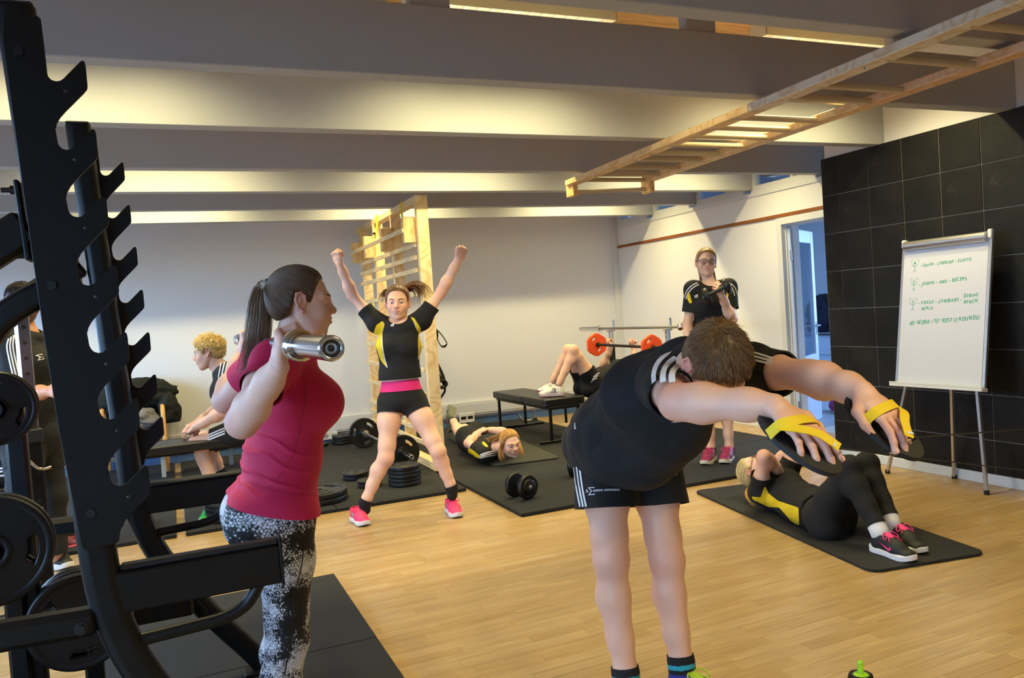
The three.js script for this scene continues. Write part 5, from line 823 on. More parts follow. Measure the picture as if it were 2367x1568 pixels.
// ---- shoes: heel at the origin, toe along +z, sole on y = 0 ----
const shoeF = (() => {
  const F = new Field(); F.ec(V(0, 0.045, 0.032), V(0, 0.085, 0.045), 0.034, 0.036, 0.036, 0.046, V(1, 0, 0), 0.03).ec(V(0, 0.048, 0.05), V(0, 0.05, 0.15), 0.035, 0.04, 0.038, 0.032, V(1, 0, 0), 0.03, 1).ec(V(0, 0.042, 0.15), V(0.003, 0.034, 0.225), 0.042, 0.03, 0.038, 0.02, V(1, 0, 0), 0.03, 1.2).rc(V(0, 0.08, 0.085), V(0, 0.052, 0.17), 0.026, 0.02, 0.03); return F;
})();
const shoeUpper = clipSurf(polygonize(shoeF, 0.0045), (p) => Math.min(p.y - 0.02, 0.098 - p.y + (p.z - 0.05) * 0.10), 0.006);
const shoeSole = (() => { const s = new THREE.Shape(); s.moveTo(0, -0.012); s.bezierCurveTo(0.035, -0.014, 0.043, 0.02, 0.037, 0.07); s.bezierCurveTo(0.033, 0.11, 0.05, 0.15, 0.049, 0.185); s.bezierCurveTo(0.047, 0.225, 0.025, 0.252, 0.002, 0.252); s.bezierCurveTo(-0.026, 0.252, -0.046, 0.225, -0.045, 0.18); s.bezierCurveTo(-0.043, 0.14, -0.032, 0.11, -0.036, 0.07); s.bezierCurveTo(-0.041, 0.02, -0.035, -0.012, 0, -0.012); const g = new THREE.ExtrudeGeometry(s, { depth: 0.02, bevelSize: 0.004, bevelThickness: 0.004, bevelSegments: 2, curveSegments: 14 }).rotateX(Math.PI / 2).translate(0, 0.024, 0); const p = g.attributes.position; for (let i = 0; i < p.count; i++) { const z = p.getZ(i), y = p.getY(i); if (z > 0.19) p.setY(i, y + (z - 0.19) * (z - 0.19) * 3.5); if (z < 0.02 && y > 0.015) p.setY(i, y + 0.008); } g.computeVertexNormals(); return g; })();
const laceGeo = (() => { const list = []; for (let k = 0; k < 5; k++) { const z = 0.088 + k * 0.017, y = 0.107 - k * 0.0085, w = 0.024 - k * 0.001; for (const s of [-1, 1]) { list.push(tube([V(-s * w, y - 0.012, z), V(0, y + 0.001, z + 0.006), V(s * w, y - 0.016, z + 0.016)], 0.0026, 10, 6)); } } for (const s of [-1, 1]) list.push(tube([V(0, 0.108, 0.084), V(s * 0.03, 0.115, 0.094), V(s * 0.05, 0.093, 0.115), V(s * 0.03, 0.092, 0.11), V(0, 0.108, 0.086)], 0.0024, 24, 6), tube([V(0, 0.108, 0.086), V(s * 0.018, 0.104, 0.11), V(s * 0.036, 0.085, 0.14)], 0.0022, 12, 6)); return merge(list); })();
const swooshShape = (() => { const s = new THREE.Shape(); s.moveTo(0.0, 0.012); s.bezierCurveTo(-0.008, 0.0, 0.002, -0.006, 0.016, -0.001); s.lineTo(0.06, 0.017); s.lineTo(0.018, 0.006); s.bezierCurveTo(0.006, 0.003, 0.003, 0.006, 0.0, 0.012); return s; })();
function shoe(fig, heel, toe, upv, o) {
  const Z = toe.clone().sub(heel).normalize(), Y = upv.clone().addScaledVector(Z, -upv.dot(Z)).normalize(), X = Y.clone().cross(Z), k = o.size || 1, B = new THREE.Matrix4().makeBasis(X, Y, Z).scale(V(k * (o.mirror ? -1 : 1), k, k)).setPosition(heel);
  const fix = (g) => { const q = plain(g.clone()).applyMatrix4(B); if (o.mirror) { const p = q.attributes; for (const n of ['position', 'normal', 'uv', 'color']) if (p[n]) { const a = p[n].array, s = p[n].itemSize; for (let i = 0; i < p[n].count; i += 3) for (let c = 0; c < s; c++) { const t = a[(i + 1) * s + c]; a[(i + 1) * s + c] = a[(i + 2) * s + c]; a[(i + 2) * s + c] = t; } } } return q; };
  const s = addPart(fig, 'shoe', fix(surfGeo(shoeUpper)), o.upper, o.label); const sub = (n, g, m) => mesh(n, g.applyMatrix4(fig.toG), m, s);
  sub('sole', fix(shoeSole), o.sole || CM.white); sub('laces', fix(laceGeo), o.laces);
  if (o.tongue) sub('tongue', fix(new THREE.SphereGeometry(1, 16, 12).scale(0.02, 0.006, 0.03).rotateX(0.35).translate(0, 0.103, 0.1)), o.tongue);
  if (o.panel) for (const sd of [-1, 1]) { const geo = surfGeo(clipSurf(shoeUpper, (p) => Math.min(sd * p.x - 0.012, p.y - 0.026, 0.075 - p.y - (p.z - 0.08) * 0.25, p.z - (o.panelZ?.[0] ?? 0.07), (o.panelZ?.[1] ?? 0.13) - p.z))); const a = geo.attributes.position, nn = geo.attributes.normal; for (let i = 0; i < a.count; i++) a.setXYZ(i, a.getX(i) + nn.getX(i) * 0.0012, a.getY(i) + nn.getY(i) * 0.0012, a.getZ(i) + nn.getZ(i) * 0.0012); sub('side_panel', fix(geo), o.panel); }
  if (o.swoosh) for (const sd of [-1, 1]) { const sh = new THREE.ShapeGeometry(swooshShape, 8), a = sh.attributes.position, q = []; for (let i = 0; i < a.count; i++) { const z = 0.15 - a.getX(i) * 1.35, y = 0.045 + a.getY(i) * 1.5, p = shoeF.hit(V(sd * 0.12, y, z), V(-sd, 0, 0), 0.2) || V(sd * 0.036, y, z); a.setXYZ(i, p.x + sd * 0.0016, p.y, p.z); } sh.computeVertexNormals(); sub('swoosh', fix(sh), o.swoosh); }
  if (o.stripes) for (const sd of [-1, 1]) for (const [y0, z0, y1, z1] of [[0.03, 0.07, 0.085, 0.095], [0.03, 0.1, 0.08, 0.075], [0.035, 0.12, 0.078, 0.1]]) { const pts = []; for (let i = 0; i <= 8; i++) { const p = shoeF.hit(V(sd * 0.12, lerp(y0, y1, i / 8), lerp(z0, z1, i / 8)), V(-sd, 0, 0), 0.2); if (p) pts.push(p.addScaledVector(V(sd, 0, 0), 0.001)); } if (pts.length > 3) sub('side_stripe', fix(ribbon(pts, 0.006, V(sd, 0, 0), 0.001)), o.stripes); }
  return s;
}
const sock = (fig, s, t0, mat, label) => { const a = fig.j['kn' + s], b = fig.j['an' + s], F = new Field(); fig.calf(F, s, 0.0045); const f = fig.sockFoot || V(0, -0.05, 0); F.rc(b, b.clone().add(f), 0.04 * fig.S, 0.038 * fig.S, 0.02); return addPart(fig, 'sock', surfGeo(clipSurf(polygonize(F, 0.005), (q) => (segT(q, a, b) - t0) * 0.4, 0.003)), mat, label); };
// swept-back hair with a tail: shell with combed strands
function combedHair(fig, color, tie, o = {}) {
  const c = lin(color), line = o.line || LINE_BACK, F = scalpField(o.grow ?? 0.009, {}, line), dark = c.map((x) => x * 0.75);
  const shell = clipSurf(polygonize(F, 0.005), (p) => p.y - line(p.z) - 0.003 * N3(p.x * 200, p.y * 200, p.z * 200)); const geos = [surfGeo(shell, (p) => { const k = 0.8 + 0.35 * N3(p.x * 30 + p.y * 8, p.y * 40, p.z * 10); return dark.map((x) => x * k); })];
  const list = [], pts = scalpPoints(F, line, o.n || 700);
  for (const p of pts) {
    const q = [], mid = p.clone().lerp(tie, 0.5); const L = p.distanceTo(tie); for (let i = 0; i <= 7; i++) { const t = i / 7 * Math.min(1, 0.11 / L * 1.6); const s = p.clone().lerp(tie, t); if (t < 0.92) { const d = s.clone().sub(V(0, 0.02, -0.012)).normalize(); const h = F.hit(V(0, 0.02, -0.012).addScaledVector(d, 0.2), d.clone().negate(), 0.4); if (h) s.copy(h).addScaledVector(d, 0.0004 + 0.0012 * rnd()); } q.push(s); }
    list.push({ pts: q, r: rr(0.0009, 0.0019), c: hairTone(c, o.vary ?? 0.4) });
  }
  geos.push(locks(list)); geos.forEach((g) => g.applyMatrix4(fig.HM)); return addPart(fig, 'hair', geos, hairMat);
}
function tail(fig, pts, color, o = {}) {       // pts in world space
  const c = lin(color), list = [], n = o.n || 140, R = o.R || ((t) => 0.012 + 0.028 * Math.sin(Math.min(1, t * 1.3) * Math.PI * 0.7)), curve = new THREE.CatmullRomCurve3(pts);
  for (let i = 0; i < n; i++) { const a = rr(0, 6.283), r0 = Math.sqrt(rnd()), len = rr(0.75, 1), q = [], ph = rr(0, 6.28); for (let k = 0; k <= 14; k++) { const t = k / 14 * len, p = curve.getPoint(t), tan = curve.getTangent(t), x = V(0.2, 0.3, 0.9).cross(tan).normalize(), y = tan.clone().cross(x), r = R(t) * r0 * (1 + 0.12 * Math.sin(t * 5 + ph)); q.push(p.addScaledVector(x, Math.cos(a + t * 0.5) * r).addScaledVector(y, Math.sin(a + t * 0.5) * r * (o.flat ?? 1)).addScaledVector(x, (o.wild || 0) * t * t * Math.sin(ph)).addScaledVector(y, (o.wild || 0) * t * t * Math.cos(ph))); } list.push({ pts: q, r: rr(0.0014, 0.003) * (o.fine || 1), c: hairTone(c, o.vary ?? 0.45) }); }
  return addPart(fig, o.name || 'ponytail', locks(list), hairMat);
}
function shortHair(fig, color, o = {}) {
  const c = lin(color), line = o.line || LINE_SHORT, F = scalpField(o.grow ?? 0.006, { noise: 0.002 }, line); const shell = clipSurf(polygonize(F, 0.0045), (p) => p.y - line(p.z) - 0.004 * N3(p.x * 150, p.y * 150, p.z * 150));
  const geos = [surfGeo(shell, (p) => { const k = 0.7 + 0.4 * N3(p.x * 70, p.y * 70, p.z * 70); return c.map((x) => x * k * 0.75); })], list = [], len = o.len || 0.02, whorl = o.whorl || V(0.01, 0.108, -0.06);
  for (const p of scalpPoints(F, line, o.n || 2600)) { const nr = F.grad(p.x, p.y, p.z), away = p.clone().sub(whorl); away.addScaledVector(nr, -away.dot(nr)).normalize(); if (o.dir) away.lerp(o.dir, 0.4); const top = sstep(0.0, 0.08, p.y), L = len * lerp(0.35, 1.1, top) * rr(0.7, 1.25), cu = o.curl || 0, w = V(rr(-1, 1), rr(-1, 1), rr(-1, 1)).multiplyScalar((o.mess ?? 0.25) + cu); const d = away.clone().add(w).normalize(), q = []; for (let k = 0; k <= 3; k++) { const t = k / 3; q.push(p.clone().addScaledVector(d, L * t).addScaledVector(nr, (o.lift ?? 0.35) * L * Math.sin(t * 1.8) + 0.0005).add(V(Math.sin(t * 7 + w.x * 9), Math.cos(t * 7 + w.y * 9), Math.sin(t * 6)).multiplyScalar(cu * 0.006 * t))); } list.push({ pts: q, r: o.r || 0.0012, c: hairTone(c, o.vary ?? 0.35) }); }
  geos.push(locks(list)); geos.forEach((g) => g.applyMatrix4(fig.HM)); return addPart(fig, 'hair', geos, hairMat);
}
const W3 = (fig, x, y, z) => V(x, y, z).applyMatrix4(fig.HM);    // head axes to the room
// ---------- woman in crimson with the barbell ----------
{
  const zc = -2.585, j = { head: P(696, 701, 2.52), neck: V(0.335, 1.352, zc), chest: P(674, 925, 2.5), waist: P(655, 1052, 2.5), pelvis: P(638, 1160, 2.5) };
  for (const k of ['chest', 'waist', 'pelvis']) j[k].z = zc;
  Object.assign(j, { shR: V(0.275, 1.312, zc + 0.158), shL: V(0.275, 1.312, zc - 0.158), elR: V(0.155, 1.172, zc + 0.365), elL: V(0.155, 1.172, zc - 0.365), wrR: V(0.238, 1.318, -2.045), wrL: V(0.238, 1.318, zc * 2 + 2.045), hipR: V(j.pelvis.x + 0.01, 0.83, zc + 0.085), hipL: V(j.pelvis.x + 0.01, 0.83, zc - 0.085) });
  j.knR = P(664, 1480, 2.42); j.knR.y = 0.465; j.knL = V(j.knR.x + 0.015, 0.465, zc - 0.09); j.anR = P(648, 1700, 2.42); j.anR.y = 0.085; j.anL = V(j.anR.x + 0.02, 0.085, zc - 0.1);
  const fig = new Figure({ j, S: 0.97, sex: 'f', h: 0.007, fat: 1.06, bust: 1.18, armFat: 1.03, legFat: 1.0, hs: 0.965, hu: V(0.05, 1, 0), hf: V(1, -0.05, 0.07) });
  const grip = { bend: [[62, 72, 35], [64, 74, 35], [66, 76, 35], [68, 76, 35]], spread: 1, thumb: [[0.045, 0.05, -0.03], [0.03, 0.075, -0.05], [0.012, 0.088, -0.052]] };
  const hands = [['R', j.wrR], ['L', j.wrL]].map(([s, w]) => handField(w, V(0.12, 1, 0), V(-1, 0.12, 0), s, 0.92, { ...grip, el: j['el' + s], fat: 1.12 }));
  makePerson(fig, 'woman in crimson T-shirt and snakeskin leggings holding a barbell on her shoulders', { skin: 0xe6bda6, brow: 0x4a3222, lip: 0xb86a64, hands, handH: 0.003, headH: 0.0028, open: 0.0012, closed: true });
  const sh = shirt(fig, { inf: 0.011, loose: 0.006, sleeve: 0.46, cuff: 0.066, h: 0.006, hemP: P(638, 1160, 2.5), hemN: cam(0.2, 1, 0), neckR: 0.074, folds: (() => { const a = folds(0.003, 8, 16, 8, 2); return (x, y, z) => { const w = sstep(1.14, 1.06, y) * sstep(0.9, 0.97, y) * sstep(0.42, 0.3, x), q = y * 110 + x * 60 + 3.2 * N3(x * 9, y * 8, z * 9), r = Math.max(0, Math.sin(q)); return a(x, y, z) * (0.5 + w) - 0.005 * w * r * r * r - 0.0012 * Math.max(0, Math.sin((y * 0.75 - x) * 70 + 3 * N3(x * 6, y * 6, z * 6))) ** 4 * sstep(0.28, 0.36, x) * sstep(1.16, 1.06, y); }; })() });
  addPart(fig, 't_shirt', surfGeo(sh.s), std(0xc4144a, 0.75, { bumpMap: scaled(T.weave, 18), bumpScale: 0.0003, side: THREE.DoubleSide }));
  const seamM = std(0x94102f, 0.8); addPart(fig, 'seam', [stripe(sh.F, [P(725, 812, 2.4), P(708, 880, 2.38), P(695, 960, 2.38), P(680, 1040, 2.38), P(640, 1110, 2.37), P(612, 1150, 2.37)], 0.0022, 50, 0.0008)], seamM);
  addPart(fig, 'hem_seam', [stripe(sh.F, [P(556, 1118, 2.45), P(600, 1132, 2.38), P(650, 1146, 2.37), P(700, 1150, 2.4), P(722, 1150, 2.45)], 0.0016, 40, 0.0006)], seamM);
  // leggings
  const L = new Field(); fig.torso(L, 0.004, {}); for (const s of ['L', 'R']) { fig.thigh(L, s, 0.004, 0.03); fig.calf(L, s, 0.004); } L.p = L.p.filter((q) => q.y < 1.08);
  const surf = clipSurf(polygonize(L, 0.007), (p) => Math.min(0.95 - p.y, p.y - 0.13), 0.002), ax = (y, s) => { const a = y > 0.465 ? j['hip' + s].clone().lerp(j['kn' + s], (j['hip' + s].y - y) / (j['hip' + s].y - 0.465)) : j['kn' + s].clone().lerp(j['an' + s], (0.465 - y) / 0.38); return a; };
  const snake = dataTex(1024, (u, v) => {
    const nx = 52, ny = 52, X = u * nx, Y = v * ny; let b1 = 9, b2 = 9, id = 0;
    const wob = 0.55; for (let r = Math.floor(Y) - 1; r <= Math.floor(Y) + 1; r++) for (let c = Math.floor(X) - 1; c <= Math.floor(X) + 1; c++) { const rm = (r + ny) % ny, cm = (c + nx) % nx, h = Math.sin(rm * 127.1 + cm * 311.7) * 43758.5, f = h - Math.floor(h), cx = c + 0.5 + (rm % 2 ? 0.5 : 0) + (f - 0.5) * wob, cy = r + 0.5 + (((f * 17) % 1) - 0.5) * wob, d = Math.abs(X - cx) * 0.95 + Math.abs(Y - cy) * 1.0; if (d < b1) { b2 = b1; b1 = d; id = f; } else if (d < b2) b2 = d; }
    const blot = pn(u, v, 4, 5, 4, 3), fine = pn(u, v, 60, 60, 2, 7), edge = (b2 - b1) - 0.2 + blot * 0.7; let w = sstep(-0.02, 0.1, edge + fine * 0.25) * (0.72 + 0.25 * id); w *= sstep(-0.03, 0.05, blot + 0.03 + fine * 0.5 + (id - 0.5) * 0.12); w = Math.max(w, 0.85 * sstep(0.12, 0.17, blot + fine * 0.45)); return [0.02 + 0.86 * w, 0.02 + 0.86 * w, 0.03 + 0.88 * w];
  });
  addPart(fig, 'leggings', surfGeo(surf, null, (p) => { const s = p.z > zc ? 'R' : 'L', d = p.clone().sub(ax(p.y, s)), a = Math.atan2(d.dot(CAMX), d.dot(CAMZ)); return [a * 0.09 / 0.44 + (s === 'L' ? 0.37 : 0), p.y / 0.46]; }), std(0xffffff, 0.7, { map: snake }));
  addPart(fig, 'leggings_seam', [stripe(L, [P(690, 1178, 2.4), P(694, 1260, 2.38), P(688, 1340, 2.36), P(680, 1420, 2.34), P(672, 1500, 2.34), P(660, 1567, 2.34)], 0.004, 40, 0.0012)], M.blackMatt);
  for (const s of ['R', 'L']) { const a = j['an' + s]; shoe(fig, V(a.x - 0.05, 0.03, a.z), V(a.x + 0.2, 0.03, a.z + (s === 'R' ? 0.03 : -0.03)), UP, { upper: std(0x22242a, 0.7), laces: CM.white, mirror: s === 'L', size: 0.97 }); }
  const tie = V(0, 0.062, -0.101); combedHair(fig, 0x6d523c, tie, { n: 1300, vary: 0.45 });
  const t0 = W3(fig, 0, 0.064, -0.1); tail(fig, [t0, P(607, 668, 2.53), P(602, 702, 2.52), P(600, 748, 2.51), P(596, 796, 2.5), P(584, 846, 2.48), P(572, 890, 2.47)], 0xa4907a, { n: 520, fine: 0.65, R: (t) => 0.011 + 0.03 * Math.sin(Math.min(1, t * 1.6) * 1.75) * (1 - t * 0.25), wild: 0.016, vary: 0.6 });
  addPart(fig, 'hair_tie', new THREE.TorusGeometry(0.0135, 0.005, 8, 20).rotateY(Math.PI / 2).rotateZ(0.5).translate(t0.x, t0.y, t0.z), M.blackMatt);
  addPart(fig, 'eyelash', locks([...Array(12)].map((_, i) => ({ pts: [V(0.019 + i * 0.0022, -0.004, 0.0845 - i * 0.0009), V(0.019 + i * 0.0023, -0.0075, 0.0885 - i * 0.0009)].flatMap((q) => [q, q.clone().setX(-q.x)]).filter((q) => q.x < 0), r: 0.0008, c: [0.01, 0.008, 0.006] }))).applyMatrix4(fig.HM), hairMat);
}
// ---------- man bending forward with elastic handles ----------
{
  const j = { head: P(1651, 846, 2.12), neck: P(1585, 838, 2.36), chest: P(1515, 905, 2.54), waist: P(1462, 968, 2.73), pelvis: P(1432, 1020, 2.88), shR: P(1532, 886, 2.28), shL: P(1732, 850, 2.42), elR: P(1565, 930, 2.02), elL: P(1872, 872, 2.17), wrR: P(1790, 938, 1.83), wrL: P(1992, 905, 1.95), hipR: P(1395, 1060, 2.84), hipL: P(1502, 1052, 2.94), knR: P(1412, 1292, 2.76), knL: P(1541, 1294, 2.84), anR: P(1450, 1592, 2.7), anL: P(1579, 1566, 2.78) };
  const fig = new Figure({ j, S: 1.0, sex: 'm', h: 0.008, legFat: 0.98, calfFat: 1.06, armFat: 0.98, hs: 1.01, hu: cam(0.2, 0.42, 0.9), hf: cam(-0.02, -0.9, -0.4) });
  fig.pfront = cam(0.45, -0.1, 0.85);
  const dR = P(1936, 1062, 1.7).sub(j.wrR), dL = P(2112, 1016, 1.83).sub(j.wrL), nR = cam(0.25, 0.75, 0.6), nL = cam(0.22, 0.72, 0.64), bend = [[4, 22, 14], [8, 24, 14], [12, 26, 14], [14, 26, 14]];
  const hR = handField(j.wrR, dR, nR, 'R', 1.02, { bend, el: j.elR, spread: 7, thumb: [[0.055, 0.05, -0.004], [0.06, 0.085, -0.008], [0.058, 0.112, -0.014]] }), hL = handField(j.wrL, dL, nL, 'L', 1.02, { bend, el: j.elL, spread: 7, thumb: [[0.055, 0.05, -0.012], [0.058, 0.085, -0.022], [0.052, 0.11, -0.03]] });
  makePerson(fig, 'man in black bending forward with arms stretched, yellow straps on both hands', { skin: 0xe2b498, red: 0xc8685a, hands: [hR, hL], handH: 0.0028, headH: 0.0032, brow: 0x3a2416 });
  const nailM = phys(0xdfae9c, 0.3); for (const hf of [hR, hL]) for (const [p, d, u] of hf.nails) addPart(fig, 'fingernail', new THREE.SphereGeometry(1, 12, 8).scale(0.0052, 0.0016, 0.0065).applyMatrix4(new THREE.Matrix4().makeBasis(d.clone().cross(u).negate(), u, d).setPosition(p.clone().addScaledVector(d, -0.001).addScaledVector(u, 0.0015))), nailM);
  const extra = (F) => { F.rc(P(1560, 985, 2.5), P(1490, 1050, 2.66), 0.115, 0.12, 0.08).rc(P(1400, 1010, 2.8), P(1430, 1050, 2.74), 0.13, 0.13, 0.08).rc(j.neck, j.neck.clone().lerp(fig.j.head, 0.32), 0.082, 0.07, 0.04); };
  const sh = shirt(fig, { inf: 0.014, loose: 0.02, sleeve: 0.64, sleeveL: 0.56, cuff: 0.06, h: 0.008, extra, hemP: P(1430, 1108, 2.75), hemN: cam(0.12, 1, 0.1), neckR: 0, folds: folds(0.007, 8, 10, 8, 4) });
  addPart(fig, 't_shirt', surfGeo(sh.s), CM.black);
  const so = shorts(fig, { inf: 0.02, len: 0.5, hem: 0.098, waistP: P(1462, 955, 2.75), folds: folds(0.005, 9, 7, 9, 9) });
  addPart(fig, 'shorts', surfGeo(so.s), CM.black);
  for (let k = 0; k < 3; k++) {
    addPart(fig, 'sleeve_stripe', stripePx(sh.F, [[1547 + 15 * k, 815 + 11 * k], [1528 + 18 * k, 830 + 9 * k], [1516 + 20 * k, 848 + 5 * k], [1511 + 21 * k, 868 + k], [1512 + 21 * k, 884]], 0.0165, 26), CM.white);
    addPart(fig, 'sleeve_stripe', stripePx(sh.F, [[1738 + 2 * k, 814 + 9 * k], [1762, 821 + 8 * k], [1786, 829 + 6 * k]], 0.0065, 20), CM.white);
    addPart(fig, 'shorts_stripe', stripePx(so.F, [[1320 + 7 * k, 1020], [1325 + 7 * k, 1070], [1331 + 7 * k, 1120], [1341 + 7 * k, 1172]], 0.009, 36), CM.white);
  }
  const tx = printTex(768, 192, (x, w, h) => { x.clearRect(0, 0, w, h); x.fillStyle = x.strokeStyle = '#e8e8ec'; x.lineWidth = 15; x.lineJoin = 'miter'; x.beginPath(); x.moveTo(205, 38); x.lineTo(205, 22); x.lineTo(90, 22); x.lineTo(150, 96); x.lineTo(84, 172); x.lineTo(205, 172); x.lineTo(205, 150); x.stroke(); x.font = 'bold 54px sans-serif'; x.fillText('ANDREAS  MÅRTENSSON', 180, 112, 580); x.lineWidth = 9; x.beginPath(); x.moveTo(10, 120); x.lineTo(50, 100); x.lineTo(85, 112); x.moveTo(30, 80); x.lineTo(62, 84); x.lineTo(50, 104); x.moveTo(44, 66); x.arc(40, 62, 8, 0, 6); x.stroke(); });
  addPart(fig, 'printed_name', patchPx(so.F, 1392, 1134, 0.118, 0.03, 0.03, 0.0018, 30), printMat(tx));
  const lg = printTex(256, 160, (x, w, h) => { x.clearRect(0, 0, w, h); x.fillStyle = '#e4e4ea'; for (let k = 0; k < 3; k++) { x.beginPath(); x.moveTo(60 + k * 46, 84 - k * 26); x.lineTo(92 + k * 46, 66 - k * 26); x.lineTo(116 + k * 40, 112); x.lineTo(74 + k * 42, 112); x.fill(); } x.font = 'bold 40px sans-serif'; x.fillText('adidas', 62, 150); });
  globalThis.ADI = printMat(lg);
  addPart(fig, 'shorts_logo', patchPx(so.F, 1560, 1092, 0.035, 0.024), ADI);
  const sg = printTex(128, 160, (x, w, h) => { x.clearRect(0, 0, w, h); x.strokeStyle = '#e4e4ea'; x.fillStyle = '#e4e4ea'; x.lineWidth = 13; x.beginPath(); x.moveTo(108, 40); x.lineTo(108, 18); x.lineTo(20, 18); x.lineTo(66, 78); x.lineTo(18, 138); x.lineTo(108, 138); x.lineTo(108, 116); x.stroke(); x.font = 'bold 20px sans-serif'; x.fillText('ANDREAS', 30, 92, 96); }); globalThis.SIG = printMat(sg);
  addPart(fig, 'chest_print', patchPx(sh.F, 1572, 968, 0.05, 0.034, 0.3), SIG);
  addPart(fig, 'back_print', patchPx(sh.F, 1330, 985, 0.045, 0.018, -1.3), ADI);
  // striped socks
  const bands = [0x0a0a0c, 0x0a0a0c, 0x2a9aa8, 0x0a0a0c, 0x2c2c88, 0x0a0a0c, 0xb85a38, 0x0a0a0c, 0x3a9ab0, 0x0a0a0c].map(lin);
  for (const [s, t0] of [['R', 0.83], ['L', 0.81]]) { const k = j['kn' + s], a = j['an' + s], F = new Field(); fig.calf(F, s, 0.0045); F.rc(a, a.clone().add(V(0, -0.06, 0)), 0.041, 0.045, 0.02).rc(a.clone().add(V(0, -0.06, 0)), a.clone().add(V(0, -0.06, 0)).add(cam(0.5, -0.1, 0.8).multiplyScalar(0.06)), 0.042, 0.036, 0.02); const L = k.distanceTo(a), g = (q) => (segT(q, k, a) - t0) * L; addPart(fig, 'striped_sock', surfGeo(clipSurf(polygonize(F, 0.003), g, 0.003), (q) => bands[clamp(Math.floor((g(q) + 0.004) / 0.0155), 0, 9)]), std(0xffffff, 0.85, { vertexColors: true, side: THREE.DoubleSide })); }
  const blue = std(0x1b3a6a, 0.6), lime = std(0xb8d42a, 0.6); for (const s of ['R', 'L']) { const a = j['an' + s], d = cam(0.62, 0, 0.78).setY(0).normalize(), heel = a.clone().addScaledVector(d, -0.055); heel.y = 0.004; shoe(fig, heel, heel.clone().addScaledVector(d, 0.25), UP, { upper: blue, laces: lime, tongue: lime, panel: lime, swoosh: lime, mirror: s === 'L', size: 1.12, label: 'blue and lime running shoe' }); }
  shortHair(fig, 0x7d5c38, { n: 7000, len: 0.019, lift: 0.04, mess: 0.3, r: 0.0009, vary: 0.55, whorl: V(-0.012, 0.1, -0.065) });
  // elastic handles: a thing for each hand, pad below the palm, yellow webbing over the back of the hand
  for (const [hf, lbl, wk, end] of [[hR, 'black hand pad with yellow strap on the man\'s nearer hand', 'nearer hand', onX(2480, 1096, 5.095)], [hL, 'black hand pad with yellow strap on the man\'s farther hand', 'farther hand', onX(2480, 978, 5.095)]]) {
    const c = hf.at(0, 0.09, -0.03), t = thing('hand_strap', lbl, 'exercise handle', c), o = c.clone(), B = new THREE.Matrix4().makeBasis(hf.X, hf.Z, hf.X.clone().cross(hf.Z)).setPosition(0, 0, 0);
    mesh('pad', new THREE.CylinderGeometry(1, 1, 0.012, 40).scale(0.062, 1, 0.115).applyMatrix4(B), std(0x141414, 0.6), t);
    const sg = hf === hR ? 1 : -1, A = (x, y, z) => hf.at(x, y, z).sub(o);
    mesh('webbing', ribbon(spline([A(-0.058, 0.052, -0.03), A(-0.05, 0.062, 0.004), A(-0.02, 0.072, 0.019), A(0.012, 0.078, 0.021), A(0.04, 0.08, 0.012), A(0.056, 0.08, -0.012), A(0.052, 0.085, -0.03)], 30), 0.026, [...Array(31)].map((_, i) => hf.Z.clone().addScaledVector(hf.X, lerp(-1.6, 1.6, i / 30)).normalize()), 0.002), M.yellow, t);
    const e0 = A(-0.052, 0.062, 0.0), e1 = A(-0.03, 0.098, 0.018), e2 = A(0.0, 0.128, 0.02), e3 = A(0.022, 0.168, 0.012); mesh('webbing', ribbon(spline([e0, e1, e2, e3], 24), 0.024, hf.Z.clone().addScaledVector(hf.X, -0.2), 0.002), M.yellow, t); mesh('stitching', ribbon([e2.clone().lerp(e3, 0.7).addScaledVector(hf.Z, 0.0015), e2.clone().lerp(e3, 0.8).addScaledVector(hf.Z, 0.0015)], 0.024, hf.Z, 0.001), CM.white, t);
    const k = thing('elastic_cord', `thin dark elastic cord running right from the ${wk} pad`, 'cord', c); const s0 = e3.clone().addScaledVector(hf.Z, -0.004), s1 = end.clone().sub(o); mesh('cord', tube([s0, s0.clone().lerp(s1, 0.5).add(V(0, -0.006, 0)), s1], 0.002, 30, 8), M.blackMatt, k);
  }
}
const stripes3 = (fig, F, lines, w, name = 'sleeve_stripe') => lines.forEach((l) => addPart(fig, name, stripePx(F, l, w, 18), CM.white));
const panel = (fig, sh, g, mat, name = 'side_panel', lift = 0.0016) => { const c = clipSurf(sh.s, g); for (let i = 0; i < c.pos.length; i++) c.pos[i] += c.nor[i] * lift; if (c.tri.length) addPart(fig, name, surfGeo(c), mat); };
const lineG = (px) => (p) => { const q = p.clone().project(camera), u = (q.x + 1) * W / 2, v = (1 - q.y) * H / 2; let ins = false; for (let i = 0, k = px.length - 1; i < px.length; k = i++) { const [xi, yi] = px[i], [xk, yk] = px[k]; if ((yi > v) !== (yk > v) && u < (xk - xi) * (v - yi) / (yk - yi) + xi) ins = !ins; } let d = 1e9; for (let i = 0, k = px.length - 1; i < px.length; k = i++) { const [x1, y1] = px[k], [x2, y2] = px[i], l2 = (x2 - x1) ** 2 + (y2 - y1) ** 2, t = clamp(((u - x1) * (x2 - x1) + (v - y1) * (y2 - y1)) / l2); d = Math.min(d, Math.hypot(u - x1 - t * (x2 - x1), v - y1 - t * (y2 - y1))); } return ins ? d : -d; };
const fist = { bend: [[70, 80, 40], [72, 82, 40], [74, 84, 40], [76, 84, 40]], spread: 1, thumb: [[0.042, 0.05, -0.028], [0.03, 0.078, -0.042], [0.01, 0.086, -0.044]] };
const midH = { handH: 0.004, headH: 0.0035 };
